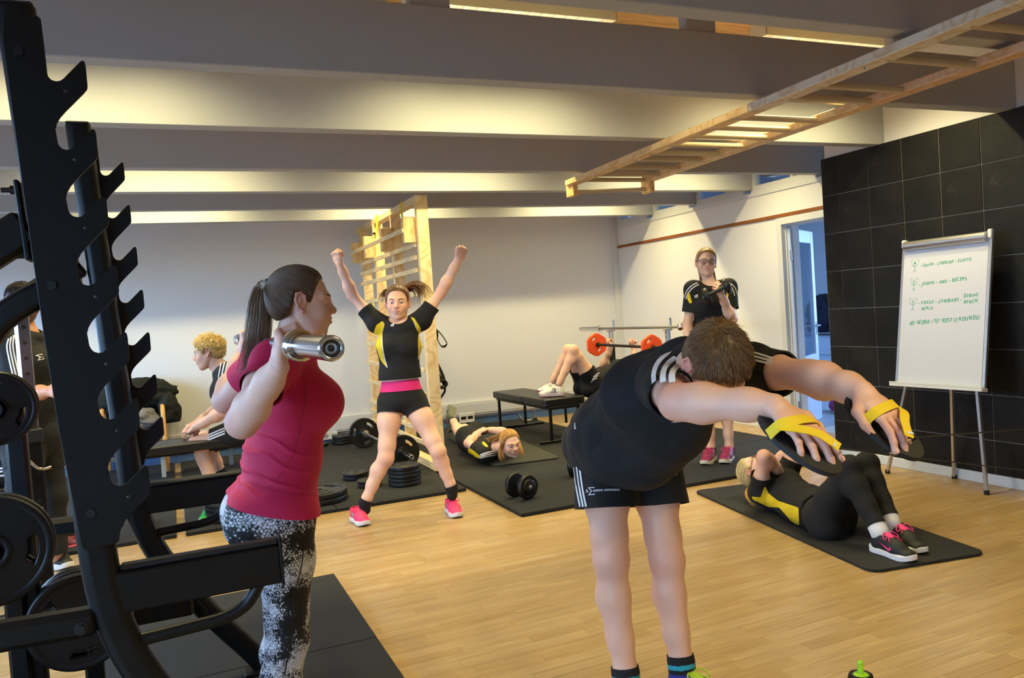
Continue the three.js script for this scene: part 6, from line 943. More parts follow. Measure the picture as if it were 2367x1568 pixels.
// ---------- jumping woman ----------
{
  const d = 5.69, j = { head: P(919, 700, d - 0.02), neck: P(922, 748, d), chest: P(922, 800, d), waist: P(924, 868, d), pelvis: P(928, 915, d), shR: P(871, 747, d), shL: P(974, 741, d), elR: P(815, 683, d + 0.02), elL: P(1022, 672, d + 0.02), wrR: P(786, 612, d - 0.04), wrL: P(1058, 603, d - 0.04), hipR: P(903, 932, d), hipL: P(957, 930, d), knR: P(892, 1058, d - 0.1), knL: P(1012, 1043, d - 0.1), anR: P(843, 1162, d - 0.1), anL: P(1044, 1128, d - 0.06) };
  const fig = new Figure({ j, S: 1.0, sex: 'f', h: 0.01, fat: 0.93, bust: 0.85, armFat: 0.9, legFat: 0.92, calfFat: 0.95, hs: 1.06, hu: cam(-0.03, 1, 0.05), hf: cam(0.06, 0.02, 1) });
  const hands = [handField(j.wrR, P(775, 582, d - 0.05).sub(j.wrR), cam(-0.5, 0.1, 0.8), 'R', 0.98, { ...fist, el: j.elR }), handField(j.wrL, P(1070, 572, d - 0.05).sub(j.wrL), cam(0.5, 0.1, 0.8), 'L', 0.98, { ...fist, el: j.elL })];
  makePerson(fig, 'woman in black and yellow shirt doing a jumping jack before the wall bars', { ...midH, skin: 0xe8bda4, red: 0xd07262, brow: 0x4a3020, hands, open: 0.0 });
  const sh = shirt(fig, { inf: 0.014, loose: 0.012, sleeve: 0.5, cuff: 0.056, h: 0.009, hemP: P(925, 876, d), neckR: 0.074, noThigh: true, folds: folds(0.004, 9, 12, 9, 6) }); addPart(fig, 't_shirt', surfGeo(sh.s), CM.black);
  panel(fig, sh, lineG([[884, 742], [889, 750], [882, 780], [884, 815], [894, 851], [880, 832], [868, 798], [864, 768], [870, 752]]), CM.yellow); panel(fig, sh, lineG([[948, 732], [958, 736], [972, 758], [975, 790], [971, 815], [967, 834], [966, 800], [966, 770], [960, 750]]), CM.yellow);
  addPart(fig, 'piping', stripePx(sh.F, [[886, 746], [883, 780], [886, 815], [895, 850]], 0.008), CM.white); addPart(fig, 'piping', stripePx(sh.F, [[956, 742], [967, 772], [968, 800], [966, 832]], 0.006), CM.white);
  addPart(fig, 'chest_logo', patchPx(sh.F, 907, 751, 0.05, 0.03), ADI);
  const so = shorts(fig, { inf: 0.007, len: 0.2, hem: 0.09, h: 0.009, waistP: P(928, 879, d), folds: () => 0 }); addPart(fig, 'shorts', surfGeo(so.s), CM.black);
  const band = clipSurf(so.s, (p) => 0.04 - Math.abs(p.clone().sub(P(928, 890, d)).dot(fig.pup))); { for (let i = 0; i < band.pos.length; i++) band.pos[i] += band.nor[i] * 0.003; addPart(fig, 'waistband', surfGeo(band), CM.pink); }
  const pk = std(0xf0386e, 0.65), gr = std(0x8f9690, 0.6);
  shoe(fig, P(817, 1176, d - 0.02).setY(0.004), P(847, 1212, d - 0.25).setY(0.004), UP, { upper: pk, laces: pk, panel: gr, panelZ: [0.07, 0.12], size: 1.0, label: 'pink running shoe' }); shoe(fig, P(1036, 1138, d + 0.05).setY(0.004), P(1060, 1172, d - 0.2).setY(0.004), UP, { upper: pk, laces: pk, panel: gr, panelZ: [0.07, 0.12], mirror: true, size: 1.0, label: 'pink running shoe' });
  sock(fig, 'R', 0.93, CM.black); sock(fig, 'L', 0.93, CM.black);
  const tie = V(0.0, 0.06, -0.1); combedHair(fig, 0x7c4e28, tie, { n: 600 }); tail(fig, [W3(fig, 0, 0.06, -0.1), P(938, 668, d + 0.12), P(958, 662, d + 0.1), P(975, 672, d + 0.08), P(984, 700, d + 0.08)], 0x7c4a22, { n: 130, R: (t) => 0.012 + 0.045 * t, wild: 0.05 }); tail(fig, [W3(fig, -0.03, 0.05, -0.09), P(895, 672, d + 0.05), P(883, 684, d + 0.03), P(878, 698, d)], 0x6e4420, { n: 40, R: () => 0.018, wild: 0.03, name: 'loose_hair' });
}
// ---------- standing woman with glasses and dumbbell ----------
{
  const d = 6.8, j = { head: P(1632, 608, d - 0.03), neck: P(1639, 655, d), chest: P(1641, 712, d), waist: P(1645, 760, d), pelvis: P(1650, 808, d), shR: P(1601, 668, d), shL: P(1684, 664, d), elR: P(1590, 748, d + 0.02), elL: P(1693, 738, d - 0.06), wrR: P(1596, 822, d - 0.12), wrL: P(1668, 684, d - 0.24), hipR: P(1629, 828, d), hipL: P(1675, 826, d), knR: P(1637, 936, d - 0.05), knL: P(1680, 934, d - 0.05), anR: P(1643, 1045, d - 0.02), anL: P(1686, 1045, d - 0.02) };
  const fig = new Figure({ j, S: 1.05, sex: 'f', h: 0.011, fat: 0.88, bust: 0.8, armFat: 0.92, legFat: 0.85, calfFat: 0.9, hs: 1.05, hu: cam(0.05, 1, 0), hf: cam(-0.08, -0.04, 1) });
  const hands = [handField(j.wrL, P(1660, 662, d - 0.28).sub(j.wrL), cam(0.3, 0.2, 1), 'L', 1, { ...fist, el: j.elL }), handField(j.wrR, P(1598, 850, d - 0.14).sub(j.wrR), cam(-1, 0, 0.2), 'R', 1, { el: j.elR })];
  makePerson(fig, 'standing woman with glasses in black sports shirt holding a dumbbell to her chest', { ...midH, skin: 0xe6bfa4, brow: 0x8a6a48, hands });
  const sh = shirt(fig, { inf: 0.014, loose: 0.02, sleeve: 0.68, cuff: 0.06, h: 0.01, hemP: P(1652, 880, d), vneck: true, neckR: 0.08, folds: folds(0.006, 8, 9, 8, 9) }); addPart(fig, 't_shirt', surfGeo(sh.s), CM.black);
  stripes3(fig, sh.F, [[[1612, 654], [1600, 660], [1588, 672], [1582, 688]], [[1615, 658], [1604, 664], [1592, 676], [1585, 692]], [[1680, 652], [1692, 658], [1700, 668], [1703, 680]], [[1676, 655], [1688, 662], [1695, 672], [1698, 684]]], 0.009);
  panel(fig, sh, lineG([[1588, 676], [1594, 678], [1600, 700], [1594, 702], [1589, 692]]), CM.yellow); panel(fig, sh, lineG([[1679, 672], [1684, 676], [1682, 700], [1679, 690]]), CM.yellow);
  addPart(fig, 'chest_logo', patchPx(sh.F, 1609, 684, 0.06, 0.04), ADI); addPart(fig, 'collar', stripePx(sh.F, [[1616, 657], [1626, 664], [1636, 668], [1648, 664], [1660, 655]], 0.016), CM.blackShiny);
  const so = shorts(fig, { inf: 0.016, len: 0.45, hem: 0.09, h: 0.012 }); addPart(fig, 'shorts', surfGeo(so.s), CM.black);
  const mar = std(0x8a1f50, 0.5), mg = std(0xd0307c, 0.6); shoe(fig, P(1646, 1052, d).setY(MT), P(1626, 1068, d - 0.25).setY(MT), UP, { upper: mar, laces: mg, sole: std(0xcfc9b8, 0.6), stripes: CM.white, size: 1.05, label: 'maroon running shoe' }); shoe(fig, P(1688, 1052, d).setY(MT), P(1672, 1070, d - 0.25).setY(MT), UP, { upper: mar, laces: mg, sole: std(0xcfc9b8, 0.6), stripes: CM.white, mirror: true, size: 1.05, label: 'maroon running shoe' });
  for (const s of ['R', 'L']) sock(fig, s, 0.9, CM.black);
  combedHair(fig, 0xb48a52, V(0, 0.04, -0.105), { n: 500 }); tail(fig, [W3(fig, -0.06, -0.02, -0.04), P(1619, 640, d - 0.02), P(1618, 655, d - 0.05)], 0x9a7446, { n: 30, R: () => 0.009, name: 'loose_hair' }); tail(fig, [W3(fig, 0.06, -0.02, -0.04), P(1652, 640, d - 0.02), P(1654, 655, d - 0.06)], 0x9a7446, { n: 30, R: () => 0.009, name: 'loose_hair' });
  const fr = []; for (const s of [-1, 1]) { const q = [[0.012, 0.012], [0.03, 0.016], [0.052, 0.012], [0.053, -0.004], [0.045, -0.017], [0.022, -0.018], [0.012, -0.006]].map(([x, y]) => V(s * x, y, 0.1 - x * x * 5)); fr.push(tube(q, 0.0022, 40, 6, true)); fr.push(rod(V(s * 0.053, 0.009, 0.086), V(s * 0.083, 0.009, 0), 0.0018, 6)); } fr.push(rod(V(-0.012, 0.004, 0.1), V(0.012, 0.004, 0.1), 0.002, 6)); addPart(fig, 'glasses', merge(fr).applyMatrix4(fig.HM), std(0x2a1c22, 0.35));
  const db = thing('dumbbell', 'black dumbbell held against the chest of the standing woman', 'dumbbell', P(1657, 673, d - 0.29)); dumbbellInto(db, 0.13, 0.07); db.lookAt(db.position.clone().add(cam(0.8, 0.42, 0.25)));
}
// ---------- blond boy on a bench ----------
{
  const d = 6.0, j = { head: P(482, 816, d), neck: P(516, 852, d + 0.02), chest: P(534, 905, d + 0.02), waist: P(557, 938, d), pelvis: P(577, 982, d), shR: P(530, 868, d + 0.2), shL: P(530, 862, d - 0.17), elL: P(520, 950, d - 0.28), elR: P(508, 945, d + 0.22), wrL: P(452, 988, d - 0.16), wrR: P(460, 975, d + 0.05), hipL: P(570, 998, d - 0.09), hipR: P(570, 994, d + 0.1), knL: P(455, 1024, d - 0.1), knR: P(470, 1015, d + 0.2), anL: P(500, 1148, d - 0.05), anR: P(516, 1100, d + 0.35) };
  const fig = new Figure({ j, S: 1.02, sex: 'm', h: 0.01, fat: 0.95, armFat: 0.9, legFat: 0.88, calfFat: 0.95, hs: 1.04, hu: cam(-0.2, 1, 0), hf: cam(-0.96, -0.2, 0.18) });
  const hands = [handField(j.wrL, P(428, 1000, d - 0.05).sub(j.wrL), cam(-0.2, 0.8, 0.6), 'L', 1, { ...fist, el: j.elL }), handField(j.wrR, P(432, 988, d).sub(j.wrR), cam(-0.2, 0.9, 0.2), 'R', 1, { el: j.elR, bend: [[30, 40, 20], [30, 40, 20], [30, 40, 20], [30, 40, 20]] })];
  makePerson(fig, 'blond young man in black kit sitting on a bench, hands clasped', { ...midH, skin: 0xe2b79c, brow: 0xb09050, hands });
  const sh = shirt(fig, { inf: 0.016, loose: 0.02, sleeve: 0.66, cuff: 0.066, h: 0.01, hemP: P(577, 990, d), hemN: cam(-0.2, 1, 0), neckR: 0.07 }); addPart(fig, 't_shirt', surfGeo(sh.s), CM.black);
  stripes3(fig, sh.F, [0, 1, 2].map((k) => [[512 + 8 * k, 836 - 2 * k], [508 + 7 * k, 856], [505 + 7 * k, 876], [508 + 7 * k, 892]]), 0.011); panel(fig, sh, lineG([[524, 845], [534, 846], [552, 856], [548, 866], [536, 860], [526, 852]]), CM.yellow);
  const so = shorts(fig, { inf: 0.016, len: 0.66, hem: 0.092, h: 0.01, folds: folds(0.004, 10, 10, 10, 3) }); addPart(fig, 'shorts', surfGeo(so.s), CM.black);
  stripes3(fig, so.F, [0, 1, 2].map((k) => [[482 - 1 * k, 1006 + 6 * k], [500, 998 + 6 * k], [520, 990 + 6 * k]]), 0.011, 'shorts_stripe');
  const gn = std(0x1f9a4a, 0.6); shoe(fig, P(506, 1170, d - 0.02).setY(MT), P(478, 1184, d - 0.2).setY(MT), UP, { upper: gn, laces: CM.white, size: 1.05, label: 'green sports shoe' }); shoe(fig, j.anR.clone().add(cam(0.3, -0.2, -0.1).multiplyScalar(0.08)), j.anR.clone().add(cam(0.5, -0.9, 0.2).multiplyScalar(0.2)), cam(-0.8, 0.5, 0), { upper: gn, laces: CM.white, size: 1.0, mirror: true, label: 'green sports shoe' }); sock(fig, 'R', 0.8, CM.black);
  shortHair(fig, 0xe6c888, { n: 2600, len: 0.02, lift: 0.3, curl: 0.7, r: 0.0022, grow: 0.016 });
  const bq = P(500, 1035, d), b = thing('padded_bench', 'black padded bench carrying the blond young man', 'bench', [bq.x - 0.02, 0, bq.z + 0.05], 0.03); const top = P(480, 1010, d).y; mesh('seat_pad', padGeo(1.3, 0.3, 0.065).translate(0.1, top, 0), M.vinyl, b); mesh('frame', boxAt(-0.5, 0.7, top - 0.095, top - 0.066, -0.03, 0.03), M.blackPaint, b); for (const x of [-0.52, 0.66]) { mesh('leg', boxAt(x - 0.03, x + 0.03, MT + 0.04, top - 0.094, -0.03, 0.03), M.blackPaint, b); mesh('foot_bar', boxAt(x - 0.03, x + 0.03, MT + 0.002, MT + 0.045, -0.2, 0.2), M.blackPaint, b); }
}
// ---------- woman lying face down ----------
{
  const j = { head: P(1180, 1026, 7.05), neck: P(1148, 1028, 7.22), chest: P(1128, 1036, 7.42), waist: P(1108, 1028, 7.66), pelvis: P(1092, 1016, 7.86), shL: P(1178, 1030, 7.42), shR: P(1121, 1050, 7.2), elR: P(1082, 1025, 7.34), wrR: P(1107, 1000, 7.58), elL: P(1166, 1000, 7.62), wrL: P(1130, 995, 7.66), hipR: P(1082, 1024, 7.88), hipL: P(1106, 1012, 7.95), knR: P(1068, 1014, 8.28), knL: P(1085, 999, 8.34), anR: P(1047, 971, 8.62), anL: P(1050, 990, 8.68) };
  const fig = new Figure({ j, S: 1.0, sex: 'f', h: 0.01, fat: 0.86, bust: 0.8, armFat: 0.95, legFat: 0.9, hs: 1.03, hu: cam(-0.1, 0.93, 0.2), hf: cam(0.42, -0.22, 0.88) });
  fig.front = V(0, -1, 0.1).normalize(); fig.pfront = V(0, -1, 0).normalize();
  const hands = [handField(j.wrR, P(1124, 990, 7.66).sub(j.wrR), cam(-0.3, 0.8, 0.5), 'R', 1, { el: j.elR, bend: [[30, 40, 20], [32, 40, 20], [34, 40, 20], [36, 40, 20]] }), handField(j.wrL, P(1112, 993, 7.74).sub(j.wrL), cam(0.2, 0.9, 0.3), 'L', 1, { el: j.elL, bend: [[30, 40, 20], [32, 40, 20], [34, 40, 20], [36, 40, 20]] })];
  makePerson(fig, 'woman lying face down on a mat with hands clasped on her back', { ...midH, skin: 0xe8bfa6, brow: 0x8a5a30, hands });
  const sh = shirt(fig, { inf: 0.013, loose: 0.01, sleeve: 0.62, cuff: 0.062, h: 0.01, hemP: P(1098, 1022, 7.78), neckR: 0.07, noThigh: true }); addPart(fig, 't_shirt', surfGeo(sh.s), CM.black);
  stripes3(fig, sh.F, [0, 1, 2].map((k) => [[1148, 1042 + 5 * k], [1128, 1046 + 4.5 * k], [1110, 1052 + 3.5 * k]]), 0.011); stripes3(fig, sh.F, [0, 1, 2].map((k) => [[1196, 1024 + 5 * k], [1204, 1024 + 5 * k], [1212, 1025 + 5 * k]]), 0.01);
  panel(fig, sh, lineG([[1082, 1034], [1092, 1040], [1112, 1056], [1108, 1060], [1090, 1054], [1082, 1046]]), CM.yellow); panel(fig, sh, lineG([[1114, 1020], [1122, 1024], [1130, 1034], [1124, 1034], [1116, 1028]]), CM.yellow);
  const so = shorts(fig, { inf: 0.01, len: 0.16, hem: 0.088, h: 0.01, waistP: P(1104, 1024, 7.72), folds: () => 0 }); addPart(fig, 'shorts', surfGeo(so.s), CM.black);
  const ol = std(0x4f5344, 0.7), md = std(0xa03060, 0.7); shoe(fig, P(1047, 962, 8.58), P(1046, 945, 8.78).add(V(0, 0.03, 0)), cam(-0.25, 0.1, -0.9), { upper: ol, laces: md, sole: std(0x6a6c58, 0.7), size: 1.02, label: 'olive sports shoe' }); shoe(fig, P(1050, 985, 8.64), P(1044, 1000, 8.85), cam(-0.3, -0.1, -0.9), { upper: ol, laces: md, sole: std(0x6a6c58, 0.7), size: 1.02, mirror: true, label: 'olive sports shoe' });
  combedHair(fig, 0xc8924a, V(-0.02, 0.07, -0.09), { n: 700 }); const t0 = W3(fig, -0.02, 0.07, -0.095);
  tail(fig, [t0, P(1152, 1010, 7.16), P(1138, 1018, 7.2), P(1122, 1024, 7.3)], 0xb88a50, { n: 90, R: (t) => 0.02 + 0.02 * t, wild: 0.02 }); tail(fig, [W3(fig, -0.075, 0.02, 0.0), P(1158, 1040, 7.02), P(1158, 1056, 6.99), P(1164, 1066, 6.98)], 0xb07c3e, { n: 70, R: (t) => 0.014 + 0.014 * t, name: 'loose_hair' }); tail(fig, [W3(fig, 0.075, 0.02, 0.0), P(1204, 1040, 7.0), P(1209, 1056, 6.98)], 0xc08a40, { n: 50, R: (t) => 0.012 + 0.008 * t, name: 'loose_hair' });
}
// ---------- bench presser ----------
{
  const { bx, hd } = PRESS, at = (u, v, d) => P(u, v, d), hip = at(1362, 884, 8.68), ch = hip.clone().addScaledVector(hd, 0.44).setY(0.66), nk = hip.clone().addScaledVector(hd, 0.62).setY(0.66), sd = bx.clone();
  const j = { pelvis: hip, waist: hip.clone().addScaledVector(hd, 0.2).setY(0.62), chest: ch, neck: nk, head: nk.clone().addScaledVector(hd, 0.17).setY(0.66), hipL: hip.clone().addScaledVector(sd, 0.09), hipR: hip.clone().addScaledVector(sd, -0.09), shL: nk.clone().addScaledVector(hd, -0.06).addScaledVector(sd, 0.19), shR: nk.clone().addScaledVector(hd, -0.06).addScaledVector(sd, -0.19), wrR: at(1411, 806, 9.0), wrL: at(1466, 808, 8.55), elR: at(1393, 850, 9.12), elL: at(1470, 855, 8.4), knR: at(1314, 808, 8.55), knL: at(1325, 809, 8.42), anR: at(1279, 880, 8.62), anL: at(1293, 887, 8.4) };
  j.shR.lerp(j.elR, 0.0);
  const fig = new Figure({ j, S: 1.0, sex: 'f', h: 0.011, fat: 0.9, bust: 0.8, armFat: 0.92, legFat: 0.9, calfFat: 0.95, hs: 1.03, hu: hd.clone(), hf: V(0, 1, 0) }); fig.front = V(0, 1, 0); fig.pfront = V(0, 1, 0);
  const bar = [at(1379, 797, 9.1), at(1506, 803, 8.15)], bd = bar[1].clone().sub(bar[0]).normalize();
  const hands = [['R', j.wrR, j.elR], ['L', j.wrL, j.elL]].map(([s, w, e]) => handField(w, V(0, 1, 0).addScaledVector(hd, 0.15), hd.clone().multiplyScalar(-1).negate(), s, 1, { ...fist, el: e }));
  makePerson(fig, 'person bench pressing with an orange-plated bar, legs bent on the low bench', { ...midH, skin: 0xe8bd9f, hands });
  const sh = shirt(fig, { inf: 0.016, sleeve: 0.5, h: 0.012, hemP: j.pelvis.clone().addScaledVector(hd, 0.02), hemN: hd, noThigh: true }); addPart(fig, 't_shirt', surfGeo(sh.s), CM.black);
  const so = shorts(fig, { inf: 0.016, len: 0.45, hem: 0.1, h: 0.01, folds: folds(0.005, 9, 9, 9, 2) }); addPart(fig, 'shorts', surfGeo(so.s), CM.black);
  stripes3(fig, so.F, [0, 1, 2].map((k) => [[1366 + 3 * k, 884 - 6 * k], [1372 + 3 * k, 878 - 6 * k], [1380 + 3 * k, 874 - 6 * k]]), 0.012, 'shorts_stripe');
  const wh = std(0xe6e2d4, 0.5), bl = std(0x2a2434, 0.5), so2 = std(0xb9a2a8, 0.6); shoe(fig, at(1296, 899, 8.65).setY(PBY + 0.012), at(1242, 893, 8.75).setY(PBY + 0.012), UP, { upper: wh, laces: wh, sole: std(0x8a4a58, 0.6), stripes: bl, size: 1.05, label: 'white sports shoe' }); shoe(fig, at(1303, 903, 8.36).setY(PBY + 0.012), at(1254, 905, 8.4).setY(PBY + 0.012), UP, { upper: wh, laces: wh, sole: so2, stripes: bl, mirror: true, size: 1.05, label: 'white sports shoe' });
  combedHair(fig, 0x8a6a48, V(0, 0.06, -0.1), { n: 200 });
  const mid = bar[0].clone().lerp(bar[1], 0.5), b = thing('barbell', 'short black barbell pressed above the person on the bench', 'barbell', mid); mesh('shaft', rod(bar[0].clone().sub(mid).addScaledVector(bd, -0.12), bar[1].clone().sub(mid).addScaledVector(bd, 0.12), 0.0155, 16), M.blackMatt, b); for (const s of [0, 1]) mesh('collar', rod(bar[s].clone().sub(mid).addScaledVector(bd, s ? -0.045 : 0.045), bar[s].clone().sub(mid).addScaledVector(bd, s ? -0.02 : 0.02), 0.025, 16), M.blackMatt, b);
  for (const s of [0, 1]) { // six-sided orange plates with two grips
    const p = thing('weight_plate', s ? 'orange grip plate on the nearer end of the pressed bar' : 'orange six-sided grip plate on the far left end of the pressed bar', 'weight plate', bar[s], 0, 'orange plates on the pressed bar'), sh2 = new THREE.Shape(), R = 0.125; for (let k = 0; k < 36; k++) { const a = k / 36 * 6.2832, f = 1 - 0.07 * (0.5 - 0.5 * Math.cos(a * 6)); k ? sh2.lineTo(Math.cos(a) * R * f, Math.sin(a) * R * f) : sh2.moveTo(R * f, 0); } for (const k of [0, 1]) { const h = new THREE.Path(); h.absellipse(0, (k ? -1 : 1) * 0.073, 0.04, 0.021, 0, 6.2832, true); sh2.holes.push(h); } const ch2 = new THREE.Path(); ch2.absarc(0, 0, 0.0162, 0, 6.2832, true); sh2.holes.push(ch2);
    mesh('disc', new THREE.ExtrudeGeometry(sh2, { depth: 0.02, bevelSize: 0.008, bevelThickness: 0.008, bevelSegments: 3, curveSegments: 20 }).translate(0, 0, -0.01), M.orange, p); mesh('hub', new THREE.CylinderGeometry(0.036, 0.036, 0.044, 24, 1, true).rotateX(Math.PI / 2), M.orange, p); p.lookAt(bar[s].clone().add(bd)); p.rotateZ(0.5); }
}
// ---------- woman doing sit-ups on the near mat ----------
{
  const j = { head: P(1746, 1088, 5.42), neck: P(1768, 1122, 5.3), chest: P(1806, 1136, 5.14), waist: P(1858, 1166, 4.84), pelvis: P(1912, 1186, 4.6), shR: P(1756, 1140, 5.1), shL: P(1818, 1096, 5.32), elR: P(1766, 1056, 4.98), wrR: P(1800, 1088, 5.12), elL: P(1846, 1034, 5.3), wrL: P(1797, 1062, 5.4), hipR: P(1905, 1194, 4.52), hipL: P(1942, 1172, 4.68), knR: P(1962, 1080, 4.42), knL: P(2003, 1072, 4.56), anR: P(2034, 1232, 4.18), anL: P(2062, 1212, 4.3) };
  const fig = new Figure({ j, S: 1.0, sex: 'f', h: 0.009, fat: 0.95, bust: 0.85, armFat: 1.02, legFat: 1.02, calfFat: 1.05, hs: 1.02, hu: cam(-0.72, 0.1, -0.55), hf: cam(0.2, 0.95, 0.1) });
  fig.front = V(0.15, 1, -0.05).normalize(); fig.pfront = V(0.1, 1, 0).normalize();
  const hands = [handField(j.wrR, P(1790, 1098, 5.28).sub(j.wrR), cam(0.6, 0.2, 0.6), 'R', 0.96, { el: j.elR }), handField(j.wrL, P(1772, 1078, 5.48).sub(j.wrL), cam(0.5, 0.6, -0.3), 'L', 0.96, { el: j.elL })];
  makePerson(fig, 'blonde woman doing sit-ups on the near mat, hands at her head', { ...midH, skin: 0xe6bba2, brow: 0xa07a48, hands });
  const sh = shirt(fig, { inf: 0.014, loose: 0.012, sleeve: 0.5, cuff: 0.068, h: 0.009, hemP: j.pelvis.clone().lerp(j.waist, 0.12), hemN: j.waist.clone().sub(j.pelvis).normalize(), neckR: 0.07, noThigh: true, folds: folds(0.005, 12, 12, 12, 12) }); addPart(fig, 't_shirt', surfGeo(sh.s), CM.black);
  panel(fig, sh, lineG([[1768, 1122], [1776, 1140], [1798, 1158], [1846, 1174], [1848, 1218], [1828, 1204], [1802, 1174], [1776, 1172], [1742, 1156], [1736, 1148], [1758, 1150]]), CM.yellow);
  const L = new Field(); fig.torso(L, 0.006, {}); for (const s of ['L', 'R']) { fig.thigh(L, s, 0.005, 0.03); fig.calf(L, s, 0.006); } const hx = j.waist.clone().lerp(j.pelvis, 0.3); addPart(fig, 'leggings', surfGeo(clipSurf(polygonize(L, 0.009), (p) => { let v = -p.clone().sub(hx).dot(fig.pup); const s = p.distanceTo(j.anL) < p.distanceTo(j.anR) ? 'L' : 'R'; if (p.distanceTo(j['an' + s]) < 0.25) v = Math.min(v, (0.9 - segT(p, j['kn' + s], j['an' + s])) * 0.38); return v; }, 0.003)), CM.black);
  for (const s of ['R', 'L']) sock(fig, s, 0.86, CM.white); const bk = std(0x18191c, 0.7), pk = std(0xf03c86, 0.65);
  shoe(fig, P(2020, 1262, 4.22).setY(0.016), P(2098, 1290, 4.02).setY(0.016), UP, { upper: bk, laces: pk, swoosh: pk, tongue: pk, size: 1.02, label: 'black running shoe with pink laces and swoosh' }); shoe(fig, P(2058, 1246, 4.34).setY(0.016), P(2128, 1280, 4.12).setY(0.016), UP, { upper: bk, laces: pk, swoosh: pk, tongue: pk, mirror: true, size: 1.02, label: 'black running shoe with pink laces and swoosh' });
  combedHair(fig, 0xd8c08a, V(0, 0.02, -0.108), { n: 600 }); tail(fig, [W3(fig, 0, 0.0, -0.105), P(1728, 1140, 5.36), P(1735, 1155, 5.3), P(1752, 1166, 5.22)], 0xd4aa5a, { n: 90, R: (t) => 0.016 + 0.016 * t, flat: 0.5, wild: 0.015 });
  const fr = [rod(V(-0.083, 0.009, 0), V(-0.054, 0.009, 0.088), 0.0018, 6), rod(V(0.083, 0.009, 0), V(0.054, 0.009, 0.088), 0.0018, 6)]; for (const s of [-1, 1]) fr.push(new THREE.TorusGeometry(0.02, 0.002, 6, 24).translate(s * 0.032, 0, 0.096)); addPart(fig, 'glasses', merge(fr).applyMatrix4(fig.HM), M.blackMatt);
}
// ---------- man in tracksuit behind the rack ----------
{
  const d = 4.85, j = { head: P(52, 700, d), neck: P(58, 768, d), chest: P(66, 850, d), waist: P(70, 930, d), pelvis: P(76, 1005, d), shR: P(28, 800, d - 0.16), shL: P(86, 796, d + 0.15), elR: P(40, 915, d - 0.2), elL: P(98, 905, d + 0.15), wrR: P(112, 905, d - 0.32), wrL: P(140, 880, d), hipR: P(56, 1030, d - 0.09), hipL: P(98, 1028, d + 0.1), knR: P(54, 1172, d - 0.3), knL: P(118, 1150, d + 0.1), anR: P(62, 1352, d - 0.5), anL: P(130, 1290, d + 0.1) };
  const fig = new Figure({ j, S: 1.05, sex: 'm', h: 0.011, hs: 1.06, hu: cam(0.06, 1, 0), hf: cam(0.85, -0.08, 0.45) });
  const hands = [handField(j.wrR, P(135, 902, d - 0.35).sub(j.wrR), cam(0, 0.3, 1), 'R', 1.02, { el: j.elR })];
  makePerson(fig, 'dark-haired man in black tracksuit standing behind the squat rack', { ...midH, skin: 0xc88a64, brow: 0x1a120c, beard: true, hands });
  const sh = shirt(fig, { inf: 0.02, loose: 0.025, sleeve: 0.8, cuff: 0.07, h: 0.011, hemP: P(78, 1090, d), neckR: 0.078 }); addPart(fig, 't_shirt', surfGeo(sh.s), CM.black);
  stripes3(fig, sh.F, [0, 1, 2].map((k) => [[32 - 6 * k, 775 + 4 * k], [30 - 7 * k, 800], [36 - 7 * k, 835], [44 - 7 * k, 868]]), 0.0085); addPart(fig, 'chest_print', patchPx(sh.F, 93, 826, 0.05, 0.04, 0.4), SIG); addPart(fig, 'hem_print', patchPx(sh.F, 38, 1050, 0.05, 0.012), ADI);
  const L = new Field(); for (const s of ['L', 'R']) { const a = j['hip' + s], b = j['kn' + s], c = j['an' + s]; L.rc(a, b, 0.115, 0.088, 0.05).rc(b, c.clone().add(V(0, 0.02, 0)), 0.086, 0.068, 0.04); } L.sp(j.pelvis, 0.16, 0.06); L.disp = folds(0.007, 8, 10, 8, 7); addPart(fig, 'track_pants', surfGeo(clipSurf(polygonize(L, 0.012), (p) => p.y - 0.1, 0.005)), std(0x0c1018, 0.85));
  stripes3(fig, L, [0, 1, 2].map((k) => [[54 + 5 * k, 1072], [57 + 5 * k, 1110], [62 + 4 * k, 1165], [54 + 5 * k, 1230], [44 + 6 * k, 1280], [66 + 5 * k, 1345]]), 0.011, 'trouser_stripe');
  const bs = std(0x8f9cc0, 0.6), bks = std(0x141416, 0.6); shoe(fig, onY(52, 1392, 0.004), onY(96, 1410, 0.004), UP, { upper: bs, laces: CM.white, size: 1.12, label: 'pale blue shoe' }); shoe(fig, onY(112, 1302, 0.004), onY(152, 1314, 0.004), UP, { upper: bks, laces: CM.white, mirror: true, size: 1.12, label: 'black shoe' });
  shortHair(fig, 0x2e2018, { n: 2600, len: 0.015, lift: 0, mess: 0.15, r: 0.0014 });
}
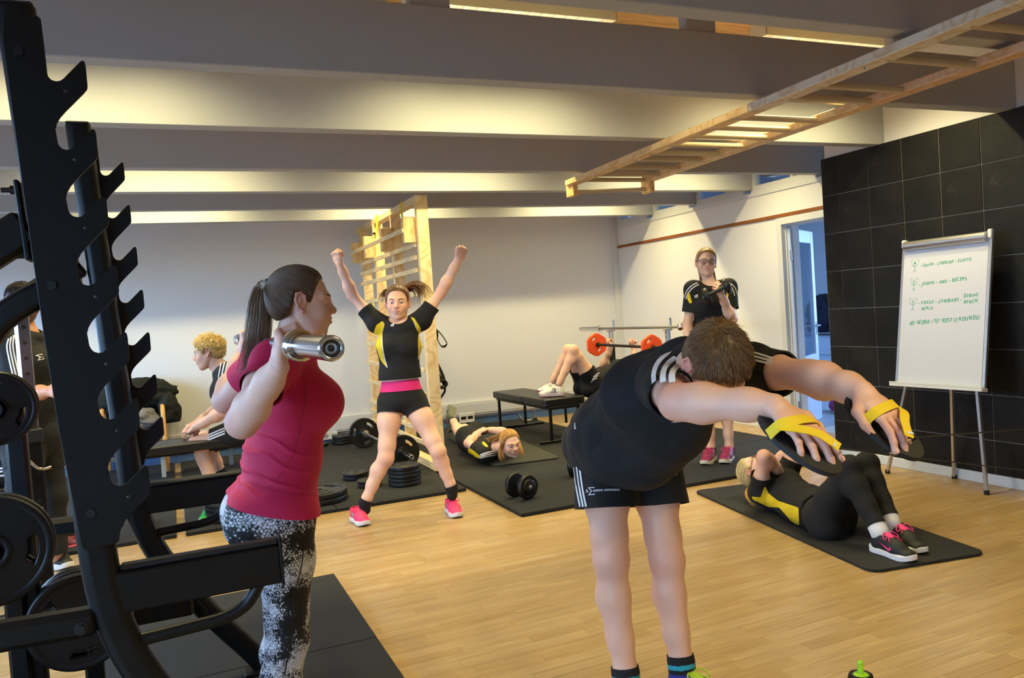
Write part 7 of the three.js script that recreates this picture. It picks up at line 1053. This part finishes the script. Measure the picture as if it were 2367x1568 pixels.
// ---------- someone sitting at the left edge ----------
{
  const d = 5.3, c = P(-45, 1080, d), q = (x, y, z) => c.clone().add(V(x, 0, z)).setY(y);
  const j = { pelvis: q(0, 0.6, 0), waist: q(-0.04, 0.8, 0), chest: q(-0.02, 1.0, 0), neck: q(0.02, 1.2, 0), head: q(0.08, 1.36, 0.02), shR: q(0, 1.15, 0.18), shL: q(0, 1.15, -0.18), elR: q(0.08, 0.92, 0.24), elL: q(0.08, 0.92, -0.24), wrR: q(0.28, 0.8, 0.14), wrL: q(0.28, 0.8, -0.14), hipR: q(0.02, 0.58, 0.1), hipL: q(0.02, 0.58, -0.1), knR: q(0.4, 0.58, 0.12), knL: q(0.4, 0.58, -0.14), anR: q(0.36, 0.11, 0.12), anL: q(0.3, 0.11, -0.14) };
  const fig = new Figure({ j, S: 1.0, sex: 'm', h: 0.014, hs: 1.04, hu: UP.clone(), hf: V(1, -0.1, 0.2) }); const hands = [handField(j.wrR, V(1, -0.3, -0.3), V(0, 1, 0), 'R', 1, { el: j.elR }), handField(j.wrL, V(1, -0.3, 0.3), V(0, 1, 0), 'L', 1, { el: j.elL })];
  makePerson(fig, 'seated person at the left edge in pale grey top and striped black shorts', { handH: 0.005, headH: 0.005, skin: 0xd8a88a, hands });
  const sh = shirt(fig, { inf: 0.018, loose: 0.03, sleeve: 0.62, h: 0.014, hemP: q(0, 0.62, 0) }); addPart(fig, 't_shirt', surfGeo(sh.s), std(0xb4b6bc, 0.85, { side: THREE.DoubleSide }));
  const so = shorts(fig, { inf: 0.02, len: 0.8, hem: 0.09, h: 0.014 }); addPart(fig, 'shorts', surfGeo(so.s), CM.black); for (let k = 0; k < 3; k++) addPart(fig, 'shorts_stripe', stripe(so.F, [q(0.08, 0.6 + 0.03 * (k - 1), 0.24), q(0.22, 0.6 + 0.03 * (k - 1), 0.24), q(0.34, 0.6 + 0.03 * (k - 1), 0.24)], 0.012, 20), CM.white);
  const mr = std(0x6a1c30, 0.6); for (const s of ['R', 'L']) shoe(fig, q(s === 'R' ? 0.31 : 0.25, 0.004, s === 'R' ? 0.12 : -0.14), q(s === 'R' ? 0.56 : 0.5, 0.004, s === 'R' ? 0.14 : -0.14), UP, { upper: mr, laces: CM.black, sole: std(0xd04a4a, 0.6), mirror: s === 'L', size: 1.05, label: 'maroon shoe with coral sole' });
  shortHair(fig, 0x4a3420, { n: 900, r: 0.002 });
  const st = thing('padded_bench', 'dark box seat under the seated person at the left edge', 'bench', [c.x, 0, c.z]); mesh('seat_pad', padGeo(0.5, 0.5, 0.08).translate(-0.08, 0.49, 0), M.vinyl, st); mesh('frame', boxAt(-0.28, 0.12, 0.004, 0.41, -0.2, 0.2, 0.01), M.blackPaint, st);
}
scene.traverse((o) => { if (o.isMesh) { o.castShadow = true; o.receiveShadow = true; } });
renderer.render(scene, camera);
